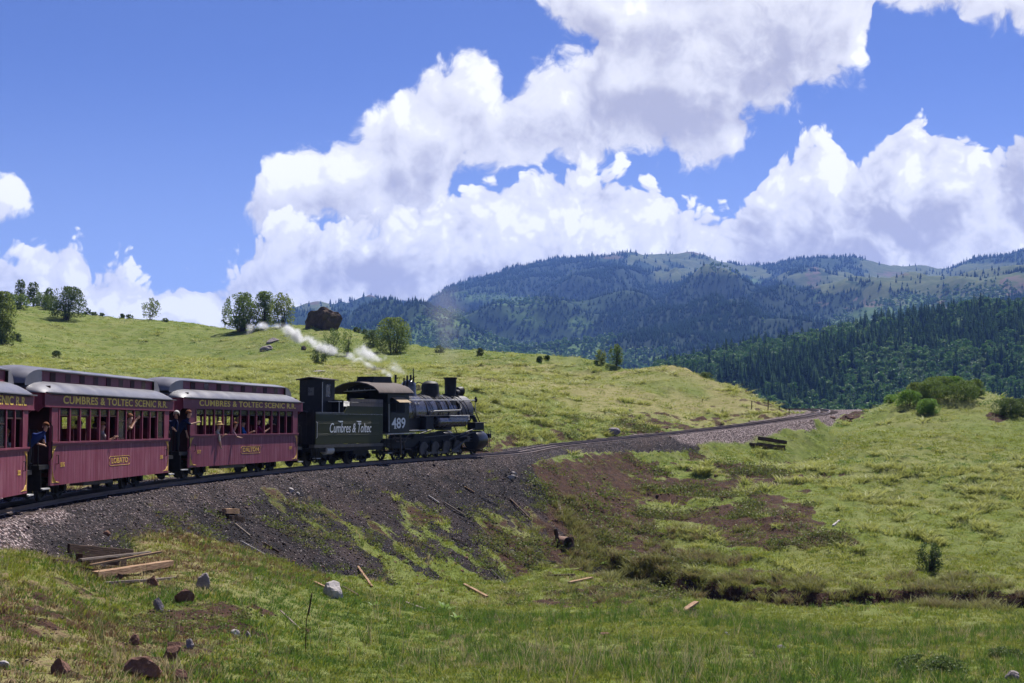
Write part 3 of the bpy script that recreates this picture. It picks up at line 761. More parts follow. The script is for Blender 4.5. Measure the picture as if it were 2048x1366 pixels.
def make_coach(s, label, number, name, name_border=True, seedk=0, open_bits=None):
    rnd = random.Random(seedk)
    p, h, g = track_at(s)
    root = empty('passenger_coach', p, -h, label, 'railway coach', 'maroon coaches of the excursion train')
    L = 11.0; W = 1.24; ZB, ZS, ZT, ZE = .47, 1.66, 2.66, 3.02       # skirt, sill, window head, eave
    Y0 = -L / 2; NW = 12; corner = .55
    wy0 = Y0 + corner; pitch = (L - 2 * corner) / NW
    for sx in (1, -1):
        a, b = (W - .07, W) if sx > 0 else (-W, -W + .07)
        MB().box(a, b, Y0, -Y0, ZB, ZS - .10).build('side_panel', M_SIDE, root)
        bb = MB(); bb.box(*((W - .09, W + .035) if sx > 0 else (-W - .035, -W + .09)), Y0 - .02, -Y0 + .02, ZS - .10, ZS - .035)
        bb.box(*((W - .09, W + .055) if sx > 0 else (-W - .055, -W + .09)), Y0 - .02, -Y0 + .02, ZS - .035, ZS + .012); bb.build('belt_rail', M_MAR, root)
        lb = MB(); lb.box(*((W - .07, W + .012) if sx > 0 else (-W - .012, -W + .07)), Y0 - .55, -Y0 + .55, ZT, ZE)
        lb.box(*((W - .03, W + .03) if sx > 0 else (-W - .03, -W + .03)), Y0 - .55, -Y0 + .55, ZT - .035, ZT); lb.build('letterboard', M_MAR, root)
        for e in (-1, 1):
            MB().box(a + .003, b - .003, *( (Y0, Y0 + corner - .03) if e < 0 else (-Y0 - corner + .03, -Y0)), ZS + .012, ZT - .035).build('corner_panel', M_MAR, root)
        for k in range(NW + 1):
            y = wy0 + k * pitch
            MB().box(a, b + (.012 if sx > 0 else 0), y - .042, y + .042, ZS + .012, ZT - .035).build('window_post', M_MAR, root)
        for k in range(NW):
            y0 = wy0 + k * pitch + .042; y1 = y0 + pitch - .084
            up = rnd.random()
            zb = ZS + .03 if (up < .28 and not (sx > 0 and open_bits == 'open')) else ZT - .27
            zt = zb + (ZT - .05 - ZS) * .98 if zb < ZT - .4 else ZT - .04
            xm = (a + b) / 2
            f = MB(); t_ = .03
            f.box(xm - .015, xm + .015, y0, y1, zb, zb + t_ + .01); f.box(xm - .015, xm + .015, y0, y1, zt - t_, zt)
            f.box(xm - .015, xm + .015, y0, y0 + t_, zb, zt); f.box(xm - .015, xm + .015, y1 - t_, y1, zb, zt)
            if zb < ZT - .4: f.box(xm - .015, xm + .015, y0, y1, (zb + zt) / 2 + .1, (zb + zt) / 2 + .13)
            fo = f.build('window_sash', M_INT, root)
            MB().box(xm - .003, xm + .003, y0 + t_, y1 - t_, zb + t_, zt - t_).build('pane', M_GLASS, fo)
    # ends with door, toned dark to imitate the shade between coaches
    for e in (-1, 1):
        ya, yb = (Y0, Y0 + .06) if e < 0 else (-Y0 - .06, -Y0)
        ew = MB(); ew.box(-W + .07, -.38, ya, yb, ZB + .5, ZT + .2); ew.box(.38, W - .07, ya, yb, ZB + .5, ZT + .2); ew.box(-W + .07, W - .07, ya, yb, ZT - .35, ZE + .2)
        ew.build('end_wall', M_INT, root)
        dr = MB(); ym = (ya + yb) / 2; dr.box(-.38, .38, ym - .02, ym + .02, 1.05, 1.9); dr.box(-.38, -.28, ym - .02, ym + .02, 1.9, ZT - .35); dr.box(.28, .38, ym - .02, ym + .02, 1.9, ZT - .35)
        dr.build('door', M_INT, root)
        hood = MB(); hood.prism([(-W, ZT), (-W + .18, ZT - .16), (-W + .5, ZT - .02), (W - .5, ZT - .02), (W - .18, ZT - .16), (W, ZT), (W, ZE), (-W, ZE)], 'y', e * (-Y0 + .50), e * (-Y0 + .55)); hood.build('platform_hood', M_MAR, root)
        pf = MB(); pf.box(-W + .05, W - .05, *(sorted((e * -Y0, e * (-Y0 + .72)))), .93, 1.05); pf.box(-.18, .18, *(sorted((e * (-Y0 + .6), e * (-Y0 + 1.02)))), .52, .78); pf.build('platform', M_BLK, root)
        for sx in (-1, 1):
            st = MB()
            yy = sorted((e * (-Y0 + .08), e * (-Y0 + .66)))
            for zz, xx in ((.38, 1.24), (.62, 1.02), (.84, 1.0)):
                st.box(*sorted((sx * (xx - .26), sx * xx)), yy[0] + .02, yy[1] - .02, zz - .02, zz)
            st.box(*sorted((sx * .72, sx * 1.22)), yy[0], yy[0] + .02, .36, .93)
            so = st.build('platform_steps', M_BLK, root)
            MB().box(*sorted((sx * (1.24 - .20), sx * 1.265)), yy[0] + .025, yy[1] - .025, .383, .42).build('tread_edge', M_STEP, so)
            rl = MB(); ye = e * (-Y0 + .68)
            rl.tube([(sx * 1.14, ye, 1.05), (sx * 1.14, ye, 1.95), (sx * 1.10, ye, 2.0), (sx * .42, ye, 2.0), (sx * .42, ye, 1.05)], .018, 5)
            for q in range(1, 5): rl.tube([(sx * (.42 + q * .144), ye, 1.05), (sx * (.42 + q * .144), ye, 2.0)], .010, 4)
            rl.tube([(sx * 1.2, e * (-Y0 + .03), 1.15), (sx * 1.27, e * (-Y0 + .03), 1.25), (sx * 1.27, e * (-Y0 + .03), 2.1), (sx * 1.2, e * (-Y0 + .03), 2.2)], .016, 5)
            rl.build('platform_railing', M_BLK, root)
        MB().tube([(.25, e * (-Y0 + .7), 1.05), (.25, e * (-Y0 + .7), 1.9)], .02, 5).lathe([(.16, -.015), (.18, 0), (.16, .015)], 'z', (.25, e * (-Y0 + .7), 1.92), 14).build('brake_wheel', M_BLK, root)
        cp = MB(); cp.box(-.12, .12, *sorted((e * (-Y0 + 1.0), e * (-Y0 + 1.18))), .55, .80); cp.build('coupler', M_BLK, root)
    # floor, underframe
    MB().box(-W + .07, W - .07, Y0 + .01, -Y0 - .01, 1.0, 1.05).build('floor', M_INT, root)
    uf = MB()
    for x in (-.5, .5): uf.box(x - .06, x + .06, Y0, -Y0, .78, 1.0)
    uf.tube([(.75, Y0 + 1.6, .95), (.75, -1.0, .50), (.75, 1.0, .50), (.75, -Y0 - 1.6, .95)], .022, 5); uf.tube([(-.75, Y0 + 1.6, .95), (-.75, -1.0, .50), (-.75, 1.0, .50), (-.75, -Y0 - 1.6, .95)], .022, 5)
    uf.build('underframe', M_BLK, root)
    bx = MB(); bx.box(.62, 1.05, -2.4, .2, .34, .98); bx.build('equipment_box', M_WOODW, root)
    at_ = MB(); at_.lathe([(.05, -.75), (.19, -.70), (.19, .70), (.05, .75)], 'y', (.55, 1.7, .62), 14); at_.build('air_reservoir', M_BLK, root, smooth=.7)
    make_truck(root, Y0 + 1.9); make_truck(root, -Y0 - 1.9)
    # seats
    for k in range(9):
        y = Y0 + 1.3 + k * 1.02
        for sx in (-1, 1):
            st = MB(); x0, x1 = sorted((sx * .35, sx * 1.1)); st.box(x0, x1, y - .25, y + .22, 1.40, 1.50); st.box(x0, x1, y - .30, y - .22, 1.40, 2.02); st.box(x0 + .1, x1 - .1, y - .15, y + .1, 1.05, 1.40)
            st.build('seat', M_SEAT, root)
    # roof and clerestory
    r = MB(); rows = roof_rows(L, .62, 1.34, ZE, .30, .10); r.loft(rows)
    ceil = [[(x * .97, y * .98, z - .045) for x, y, z in row] for row in rows]; r.loft(ceil)
    r.box(-1.335, -1.27, Y0 - .55, -Y0 + .55, ZE - .012, ZE + .02); r.box(1.27, 1.335, Y0 - .55, -Y0 + .55, ZE - .012, ZE + .02)
    r.build('roof', M_ROOF, root, smooth=.9)
    LC = L / 2 - .35
    cl = MB(); cl.box(-.72, -.68, -LC, LC, ZE + .28, ZE + .66); cl.box(.68, .72, -LC, LC, ZE + .28, ZE + .66); cl.build('clerestory_side', M_MAR, root)
    ct = MB(); rr = []
    for y in [-(LC + .95), -(LC + .90), -(LC + .75), -(LC + .5), -(LC + .25), -LC, LC, LC + .25, LC + .5, LC + .75, LC + .90, LC + .95]:
        t = max(0, (abs(y) - LC) / .95); f = math.sqrt(max(0, 1 - t * t)); row = []
        zb = ZE + .66 - (1 - f) * .40
        for k in range(11):
            a = -1 + .2 * k; x = .80 * a * (1 - .12 * t); row.append((x, y, zb + .13 * (1 - a * a) * f))
        side = zb - .035
        rr.append([(row[0][0], y, side)] + row + [(row[-1][0], y, side)])
    ct.loft(rr); ct.loft([[rr[i][0], (rr[i][0][0], rr[i][0][1], min(rr[i][0][2], ZE + .2))] for i in range(0, 6)]); ct.loft([[rr[i][0], (rr[i][0][0], rr[i][0][1], min(rr[i][0][2], ZE + .2))] for i in range(6, 12)])
    ct.loft([[rr[i][-1], (rr[i][-1][0], rr[i][-1][1], min(rr[i][-1][2], ZE + .2))] for i in range(0, 6)]); ct.loft([[rr[i][-1], (rr[i][-1][0], rr[i][-1][1], min(rr[i][-1][2], ZE + .2))] for i in range(6, 12)])
    ct.build('clerestory_roof', M_ROOF, root, smooth=.9)
    for k in range(8):
        y = -LC + 1.0 + k * (2 * LC - 2.0) / 7
        for sx in (-1, 1):
            MB().box(*sorted((sx * .715, sx * .735)), y - .20, y + .20, ZE + .36, ZE + .60).build('clerestory_window', M_GLASS if k % 2 else M_INT, root)
    # lettering, right side
    text_mesh('lettering', 'CUMBRES & TOLTEC SCENIC R.R.', .31, M_GOLD, root, side_matrix(W + .016, .25, (ZT + ZE) / 2 - .005), offset=.006, space=1.06, xs=2.05)
    if name: text_mesh('nameplate', name, .235, M_GOLD2, root, side_matrix(W + .006, .25, 1.02), offset=.003, xs=1.72)
    w2 = .13 * len(name) + .12
    nb = MB()
    for dz in (-.14, .14): nb.box(W + .002, W + .008, .25 - w2, .25 + w2, 1.02 + dz - .007, 1.02 + dz + .007)
    for dy in (-1, 1):
        nb.tube([(W + .004, .25 + dy * w2, 1.02 - .14), (W + .004, .25 + dy * (w2 + .10), 1.02 - .08), (W + .004, .25 + dy * (w2 + .05), 1.02), (W + .004, .25 + dy * (w2 + .10), 1.02 + .08), (W + .004, .25 + dy * w2, 1.02 + .14)], .006, 4)
    if name_border and name: nb.build('nameplate_border', M_GOLD2, root)
    for dy in (-1, 1):
        text_mesh('car_number', number, .17, M_GOLD2, root, side_matrix(W + .006, dy * (L / 2 - .85), 1.02), offset=.006, xs=1.25)
        for dz in (-1, 1):
            c = MB(); yc, zc = dy * (L / 2 - .07), 1.06 + dz * .52
            c.tube([(W + .003, yc - dy * .55, zc), (W + .003, yc - dy * .28, zc - dz * .02), (W + .003, yc - dy * .10, zc - dz * .14), (W + .003, yc - dy * .03, zc - dz * .30), (W + .003, yc, zc - dz * .50)], [.006, .014, .026, .016, .006], 5)
            c.prism([(yc, zc), (yc - dy * .30, zc), (yc - dy * .13, zc - dz * .10), (yc, zc - dz * .26)], 'x', W + .001, W + .006)
            c.build('corner_ornament', M_GOLD2, root)
        gr = MB(); gr.tube([(W, dy * (L / 2 - .42), 1.06), (W + .05, dy * (L / 2 - .42), 1.06), (W + .05, dy * (L / 2 - .42), 1.30), (W, dy * (L / 2 - .42), 1.30)], .014, 5); gr.build('grab_iron', M_BLK, root)
    return root

COACH_A = make_coach(-13.2, 'maroon coach cut off by the left edge of the picture, rearmost of the three', '522', '', seedk=3)
COACH_B = make_coach(0.0, 'maroon coach lettered LOBATO in gold on its side panel', '516', 'LOBATO', seedk=5)
COACH_C = make_coach(13.2, 'maroon coach lettered DALTON in gold, right behind the tender', '517', 'DALTON', seedk=9, open_bits='open')

# ---------------------------------------------------------------- tender
def make_tender(s):
    p, h, g = track_at(s)
    root = empty('tender', p, -h, 'olive green tender lettered Cumbres & Toltec with a black hut on its deck', 'tender')
    W = 1.22; Y0, Y1 = -3.5, 3.45; ZB, ZT, ZH = 1.02, 2.47, 3.22
    # side sheets with the raised coal bunker
    prof = [(Y0, ZB), (Y1 - .35, ZB), (Y1, ZB + .22), (Y1, ZH - .42), (-.35, ZH - .42), (-.75, ZT), (Y0, ZT)]
    for sx in (1, -1):
        m = MB(); m.prism(prof, 'x', *((W - .03, W) if sx > 0 else (-W, -W + .03)))
        o = m.build('tank_side', M_OLV, root)
        b = MB(); b.box(*sorted((sx * (W - .045), sx * (W + .01))), -.10, Y1 - .02, ZH - .42, ZH - .24); b.box(*sorted((sx * (W - .045), sx * (W + .012))), -.10, Y1 - .02, ZH - .23, ZH - .06); b.build('coal_board', M_WOODW, root)
        sm = MB(); sm.box(*sorted((sx * W, sx * (W + .008))), Y0, Y1, ZT - .07, ZT - .045); sm.box(*sorted((sx * (W - .02), sx * (W + .022))), Y0 - .02, -.75, ZT - .012, ZT + .02); sm.build('edge_band', M_OLV if 0 else M_BLKG, root)
        rv = MB()
        for zz in (1.44, 1.50, 1.97, 2.03):
            for k in range(56):
                y = Y0 + .15 + k * .115
                if y < Y1 - .3: rv.lathe([(.013, 0), (.009, .009)], 'x', (sx * W, y, zz), 5) if sx > 0 else None
        if sx > 0:
            ro = rv.build('rivet_rows', M_WHT if 0 else paint('rivet_heads', (.10, .10, .06), .35, .6), root); ro['kind'] = 'stuff'
        fr = MB(); fr.box(*sorted((sx * (W - .25), sx * (W + .03))), Y0 - .15, Y1, ZB - .16, ZB - .02); fr.build('side_sill', paint('sill_grey', (.075, .07, .065), .7, .3), root)
    m = MB(); m.box(-W + .03, W - .03, Y0, Y0 + .03, ZB, ZT); m.build('tank_rear', M_BLK, root)
    m = MB(); m.box(-W + .03, W - .03, Y1 - .03, Y1, ZB, ZH - .1); m.build('tank_front', M_BLK, root)
    MB().box(-W + .03, W - .03, Y0 + .03, Y1 - .03, ZT - .12, ZT - .08).build('tank_deck', M_BLK, root)
    MB().box(-W + .03, W - .03, -.78, -.72, ZT - .1, ZH - .15).build('bunker_bulkhead', M_BLK, root)
    MB().box(-1.1, 1.1, Y0 - .2, Y1 + .2, ZB - .35, ZB - .16).build('frame', M_BLK, root)
    # coal heap
    n = 26; rows = []
    for i in range(n):
        y = -.70 + i * 4.1 / (n - 1); row = []
        for k in range(15):
            x = -1.16 + k * 2.32 / 14; e = min(i, n - 1 - i, k, 14 - k)
            row.append((x, y, ZH - .45 + min(e, 4) * .06 + random.uniform(-.06, .07)))
        rows.append(row)
    MB().loft(rows).build('coal_heap', M_COAL, root)
    # doghouse
    dx, dy0, dy1, dz0, dz1 = .60, -1.75, -.50, ZT - .05, 4.02
    d = MB(); t = .05
    d.box(-dx, dx, dy0, dy0 + t, dz0, 3.28); d.box(-dx, dx, dy0, dy0 + t, 3.66, dz1); d.box(-dx, -.16, dy0, dy0 + t, 3.28, 3.66); d.box(.16, dx, dy0, dy0 + t, 3.28, 3.66)
    d.box(-dx, -dx + t, dy0 + t, dy1 - t, dz0, dz1)
    d.box(dx - t, dx, dy0 + t, dy1 - t, dz0, 3.22); d.box(dx - t, dx, dy0 + t, dy1 - t, 3.80, dz1); d.box(dx - t, dx, dy0 + t, dy0 + .38, 3.22, 3.80); d.box(dx - t, dx, dy1 - .38, dy1 - t, 3.22, 3.80)
    d.box(-dx, dx, dy1 - t, dy1, dz0, dz1)
    dh = d.build('doghouse', M_BLK, root, bevel=.006)
    MB().box(-.16, .16, dy0 + .02, dy0 + .03, 3.28, 3.66).build('window', paint('dull_pane', (.05, .045, .045), .3, .5), dh)
    MB().box(dx - .03, dx - .02, dy0 + .38, dy1 - .38, 3.22, 3.80).build('window', M_GLASS, dh)
    rf = MB(); rf.prism([(-dx - .12, 4.0), (0, 4.10), (dx + .12, 4.0), (dx + .12, 4.05), (0, 4.15), (-dx - .12, 4.05)], 'y', dy0 - .14, dy1 + .14); rf.build('roof', M_ROOFC, dh)
    MB().tube([(dx + .02, dy0 - .01, ZT), (dx + .02, dy0 - .01, 3.9)], .02, 5).build('grab_iron', M_STEP, dh)
    # deck platform and hatch beside the hut
    dk = MB(); dk.box(.62, 1.15, -1.2, -.80, 2.98, 3.02); dk.tube([(1.1, -1.0, 2.98), (1.1, -1.0, ZT - .1)], .025, 5); dk.build('hatch_step', M_STEP, root)
    MB().lathe([(.28, 0), (.30, .12), (.10, .2)], 'z', (0, -2.6, ZT - .08), 16).build('water_hatch', M_BLK, root, smooth=.6)
    # rear details
    for sx in (-1, 1):
        l = MB(); x = sx * .95; y = Y0 - .06
        for q in (-.17, .17): l.tube([(x + q, y, .6), (x + q, y, 2.6)], .014, 5)
        for k in range(6): l.tube([(x - .17, y, .75 + k * .3), (x + .17, y, .75 + k * .3)], .012, 4)
        l.build('ladder', M_BLK, root)
        st = MB(); st.tube([(sx * 1.12, Y0 + .12, ZB - .15), (sx * 1.18, Y0 + .12, .38), (sx * 1.18, Y0 + .50, .38), (sx * 1.12, Y0 + .50, ZB - .15)], .018, 5); st.build('step_hanger', M_BLK, root)
        MB().box(*sorted((sx * 1.0, sx * 1.22)), Y0 + .12, Y0 + .50, .37, .40).build('step', M_STEP, root)
        MB().tube([(sx * 1.24, Y0 + .02, 1.3), (sx * 1.29, Y0 + .02, 1.35), (sx * 1.29, Y0 + .02, 2.0), (sx * 1.24, Y0 + .02, 2.05)], .016, 5).build('grab_iron', M_STEP, root)
    MB().lathe([(.06, -.05), (.13, -.04), (.15, .1), (.13, .13), (.04, .13)], 'y', (0, Y0 - .05, 2.62), 14).build('rear_lamp', M_BLK, root, smooth=.6)
    MB().box(-.12, .12, Y0 - .55, Y0 - .2, .55, .80).build('coupler', M_BLK, root)
    bx = MB(); bx.lathe([(.02, -.36), (.20, -.34), (.20, .34), (.02, .36)], 'y', (1.0, -1.95, .73), 14); bx.build('brake_cylinder', M_STEP, root, smooth=.6)
    # trucks with outside frames
    for y in (-2.15, 2.0):
        tr = make_truck(root, y, 1.5, .36)
        sb = MB()
        for sx in (-1, 1):
            sb.prism([(y - 1.0, .34), (y - .85, .62), (y - .3, .76), (y + .3, .76), (y + .85, .62), (y + 1.0, .34), (y + .6, .26), (y + .25, .42), (y - .25, .42), (y - .6, .26)], 'x', *sorted((sx * .66, sx * .74)))
            for q in (-.75, .75): sb.lathe([(.12, 0), (.12, .10), (.05, .13)], 'x', (.74, y + q, .38), 10) if sx > 0 else sb.lathe([(.05, -.13), (.12, -.10), (.12, 0)], 'x', (-.74, y + q, .38), 10)
        sb.build('truck_frame', M_BLK, root)
    text_mesh('lettering', 'Cumbres & Toltec', .64, M_WHT, root, side_matrix(W + .006, -.05, 1.74), shear=.25, offset=.0, xs=.90)
    # swallow-tail bars of the tall letters
    for y in (-.98, .92):
        MB().prism([(y - .40, 2.09), (y + .12, 2.09), (y + .12, 2.03), (y - .15, 2.02)], 'x', W + .004, W + .010).build('letter_flourish', M_WHT, root)
    return root
TENDER = make_tender(24.0)

# ---------------------------------------------------------------- locomotive, y = 0 at the chimney
def make_engine(s, chim):
    p, h, g = track_at(s)
    # the axis passes through the engine's middle; shift so that local y=0 lies chim metres ahead
    loc = Vector((p.x + math.sin(h) * chim, p.y + math.cos(h) * chim, p.z + g * chim))
    root = empty('steam_locomotive', loc, -h, 'black steam locomotive with white number 489 on its cab', 'locomotive')
    root.rotation_euler = Euler((math.atan(g), 0, -h), 'XYZ')
    CY, CR, CF = 2.50, .90, -6.5      # boiler axis height, radius, cab front
    b = MB(); b.lathe([(.92, CF), (.92, -5.2), (.90, -2.6), (.86, -.55)], 'y', (0, 0, CY), 36); b.build('boiler', M_BLKG, root, smooth=.6)
    for y in (-5.3, -4.1, -2.9, -1.75, -.62): MB().lathe([(.925, y - .03), (.932, y - .03), (.932, y + .03), (.925, y + .03)], 'y', (0, 0, CY), 36).build('boiler_band', M_BLK, root, smooth=.6)
    MB().lathe([(.88, -.55), (.88, 1.08), (.84, 1.12), (.70, 1.14), (.68, 1.22), (.30, 1.30), (.02, 1.31)], 'y', (0, 0, CY), 36).build('smokebox', paint('smokebox_graphite', (.062, .058, .062), .5, .4, .3, 2.5, dirt=(.11, .10, .10, .5)), root, smooth=.5)
    MB().box(-.85, .85, CF, -4.0, 1.45, CY - .2).build('firebox', M_BLK, root)
    # chimney
    c = MB(); c.lathe([(.44, 3.25), (.36, 3.36), (.325, 3.48), (.335, 4.22), (.375, 4.34), (.395, 4.38), (.35, 4.38), (.30, 4.30), (.29, 3.5)], 'z', (0, 0, 0), 24, cap=False); c.build('chimney', M_BLK, root, smooth=.5)
    # domes
    MB().lathe([(.50, 3.22), (.42, 3.36), (.40, 3.50), (.40, 3.85), (.37, 4.00), (.27, 4.12), (.10, 4.18), (.01, 4.19)], 'z', (0, -4.5, 0), 24).build('steam_dome', M_BLKG, root, smooth=.6)
    MB().lathe([(.62, 3.20), (.52, 3.34), (.49, 3.5), (.49, 3.86), (.44, 4.02), (.30, 4.12), (.12, 4.16), (.01, 4.17)], 'z', (0, -2.25, 0), 24).build('sand_dome', M_BLK, root, smooth=.6)
    for y in (-2.6, -2.25, -1.9):
        for sx in (-1, 1):
            pts = []
            for k in range(9):
                a = R(12 + k * 9.5); pts.append((sx * (.95) * math.sin(a), y + .35 * k / 8 + (y + 2.25) * .9, CY + .95 * math.cos(a)))
            MB().tube([(sx * .20, y, 4.0)] + pts, .022, 5).build('sand_pipe', M_BLK, root)
    # bell in yoke
    bl = MB(); bl.lathe([(.17, 3.62), (.135, 3.68), (.10, 3.80), (.085, 3.90), (.03, 3.95)], 'z', (0, -3.45, 0), 16); be = bl.build('bell', M_BRASS, root, smooth=.7)
    yk = MB(); yk.tube([(-.26, -3.45, 3.38), (-.26, -3.45, 3.85), (-.18, -3.45, 4.02), (0, -3.45, 4.08), (.18, -3.45, 4.02), (.26, -3.45, 3.85), (.26, -3.45, 3.38)], .03, 6); yk.tube([(.26, -3.45, 3.86), (.38, -3.45, 3.92)], .02, 5); yk.build('bell_yoke', M_BLK, root)
    # whistle, safety valves behind the dome
    wv = MB(); wv.tube([(.05, -5.05, 3.3), (.05, -5.05, 4.28)], .045, 6); wv.tube([(.22, -5.0, 3.3), (.22, -5.0, 4.36)], .05, 7); wv.tube([(.13, -4.5, 4.1), (.13, -4.5, 4.45)], .055, 7); wv.tube([(.30, -4.5, 4.0), (.30, -4.5, 4.40)], .045, 7)
    wv.tube([(.20, -4.35, 4.1), (.20, -4.35, 4.80)], .028, 6); wv.tube([(-.1, -4.4, 4.15), (.45, -4.4, 4.38)], .018, 5); wv.tube([(-.06, -4.55, 4.1), (-.06, -4.55, 4.42)], .05, 7); wv.build('whistle_and_valves', M_BLK, root)
    MB().tube([(.3, -6.3, 4.0), (.3, -6.3, 4.42)], .06, 7).tube([(.3, -6.3, 4.25), (.45, -6.3, 4.25)], .03, 5).build('safety_valve', M_BLK, root)
    # headlight and generator
    hl = MB(); hl.lathe([(.08, .70), (.22, .74), (.26, 1.15), (.28, 1.18), (.25, 1.19)], 'y', (0, 0, 3.62), 18); ho = hl.build('headlight', M_BLK, root, smooth=.5); 
    MB().lathe([(.235, 1.185), (.02, 1.20)], 'y', (0, 0, 3.62), 18).build('lens', M_STEP, ho)
    MB().box(-.18, .18, .75, 1.15, 3.33, 3.38).build('headlight_bracket', M_BLK, root)
    MB().lathe([(.05, .10), (.17, .14), (.17, .46), (.05, .50)], 'y', (.22, 0, 3.52), 12).build('generator', M_BLK, root, smooth=.6)
    # hand rails with knobs
    for sx in (-1, 1):
        pts = [(sx * 1.03, -6.5, 3.10), (sx * 1.03, .95, 3.10), (sx * .98, 1.15, 3.05), (sx * .90, 1.28, 2.85), (sx * .86, 1.30, 2.4)]
        MB().tube(pts, .024, 6).build('hand_rail', M_STEP, root)
        for k in range(7):
            y = -5.9 + k * 1.13; MB().tube([(sx * .74, y, 3.02 if y < -1 else 2.96), (sx * 1.03, y, 3.10)], .018, 5).build('rail_bracket', M_BLK, root)
        cl = MB(); cl.lathe([(.05, 2.98), (.085, 3.02), (.095, 3.18), (.05, 3.24), (.06, 3.30)], 'z', (sx * 1.0, 1.12, 0), 10); cl.build('class_lamp', M_BLK, root)
        # running boards
        rb = MB(); rb.box(*sorted((sx * .80, sx * 1.26)), CF + .1, -4.8, 1.50, 1.54); rb.build('running_board', M_STEP if sx > 0 else M_BLK, root)
        rb = MB(); rb.box(*sorted((sx * .80, sx * 1.26)), -4.9, .55, 2.24, 2.28); rb.build('running_board', paint('board_edge_grey', (.10, .095, .09), .6, .3), root)
        # feed pipe
        MB().tube([(sx * .90, -3.9, 2.28), (sx * 1.0, -3.85, 2.46), (sx * 1.05, -3.6, 2.50), (sx * 1.04, -.8, 2.54), (sx * .98, -.55, 2.62), (sx * .86, -.5, 2.9)], .055, 8).build('feed_pipe', paint('pipe_grey', (.13, .125, .12), .5, .4), root, smooth=.7)
        # steam pipes that wrap the barrel
        for y0_, y1_ in ((-4.2, -3.4), (-3.1, -2.5), (-1.2, -.3), (-.9, .2), (-.4, .5), (-5.6, -5.5)):
            pts = []
            for k in range(10):
                a = R(8 + k * 11); pts.append((sx * .965 * math.sin(a), y0_ + (y1_ - y0_) * k / 9, CY + .965 * math.cos(a)))
            MB().tube(pts, .022, 5).build('wrap_pipe', M_BLK, root)
    # round medallion and washout plates on the right side
    for y, z, rr in ((-1.0, 2.95, .24), ):
        a = math.acos(min(1, (z - CY) / .9)); x = .93 * math.sin(a)
        q = MB(); q.lathe([(rr, 0), (rr * .9, .05), (.02, .06)], 'x', (x - .05, y, z), 18); q.build('check_valve_cover', M_COUNT, root, smooth=.5)
    for y in (-5.8, -5.2, -4.9): MB().lathe([(.06, 0), (.05, .05)], 'x', (.84, y, 2.9), 8).build('washout_plug', M_STEP, root)
    # air tank with cooling coils, right side; pumps left
    MB().lathe([(.05, -3.55), (.22, -3.52), (.29, -3.42), (.29, -.42), (.22, -.32), (.05, -.29)], 'y', (1.05, 0, 1.93), 20).build('air_tank', M_BLKG, root, smooth=.6)
    MB().lathe([(.05, -3.4), (.22, -3.38), (.25, -3.3), (.25, -.6), (.22, -.5), (.05, -.48)], 'y', (-1.05, 0, 1.93), 16).build('air_tank', M_BLKG, root, smooth=.6)
    for k in range(4):
        MB().tube([(1.30 - .03 * (k == 3), -3.0 + .6, 2.26 - k * .075), (1.33, -2.2, 2.25 - k * .075), (1.33, -.35, 2.25 - k * .075), (1.28, -.15, 2.25 - k * .075)], .022, 6).build('cooling_pipe', M_STEP, root)
    MB().lathe([(.05, -4.75), (.20, -4.72), (.20, -4.3), (.05, -4.27)], 'y', (1.0, 0, 1.95), 14).build('lubricator', M_BLK, root, smooth=.6)
    mx = MB(); mx.box(.86, 1.22, -4.75, -3.95, 1.55, 2.2); mx.build('tool_box', M_BLK, root, bevel=.02)
    # cab
    X = 1.24; A, B = -8.55, CF
    for sx in (1, -1):
        xa, xb = sorted((sx * (X - .035), sx * X))
        c = MB(); c.box(xa, xb, A, B, 1.42, 2.46); c.box(xa, xb, A, A + .22, 2.46, 3.48); c.box(xa, xb, B - .42, B, 2.46, 3.48); c.box(xa, xb, A + .22, B - .42, 3.20, 3.48); cs = c.build('cab_side', M_OLV if 0 else paint('cab_green_black', (.016, .017, .009), .5, .25, .2, 3), root)
        fr = MB(); xm = sx * (X - .02); fr.box(xm - .02, xm + .02, -7.75, -7.70, 2.46, 3.2); fr.box(xm - .02, xm + .02, A + .22, B - .42, 2.44, 2.49); fr.build('window_sash', M_BLK, cs)
        MB().tube([(sx * (X + .04), A + .04, 1.5), (sx * (X + .04), A + .04, 2.9)], .016, 5).build('grab_iron', M_STEP, root)
    v = MB(); v.add([(X + .01, -8.15, 3.24), (X + .01, -7.0, 3.24), (X + .46, -7.0, 2.98), (X + .46, -8.15, 2.98), (X + .01, -8.15, 3.22), (X + .01, -7.0, 3.22), (X + .45, -7.0, 2.96), (X + .45, -8.15, 2.96)], [(0,1,2,3),(7,6,5,4),(0,3,7,4),(1,5,6,2),(3,2,6,7),(0,4,5,1)]); v.build('window_visor', M_TAN, root)
    fw = MB(); fw.box(-X + .035, -.95, B - .04, B, 1.42, 3.5); fw.box(.95, X - .035, B - .04, B, 1.42, 2.55); fw.box(.95, X - .035, B - .04, B, 3.15, 3.5); fw.box(-.95, .95, B - .04, B, 3.35, 3.9); fw.box(-.95, .95, B - .05, B - .01, 1.42, 3.36); fw.build('cab_front', M_BLK, root)
    arch = lambda zb: [(-1.46, zb), (-1.40, zb + .10), (-1.15, zb + .30), (-.75, zb + .46), (-.3, zb + .545), (0, zb + .56), (.3, zb + .545), (.75, zb + .46), (1.15, zb + .30), (1.40, zb + .10), (1.46, zb)]
    rf = MB(); rows = []
    for y, dz in ((A - 1.15, 0), (B - .05, 0), (B + .12, -.02), (B + .20, -.10)): rows.append([(x, y, z + dz) for x, z in arch(3.47)])
    rf.loft(rows); rf.loft([[(x * .97, y, z - .05) for x, y, z in r_] for r_ in rows])
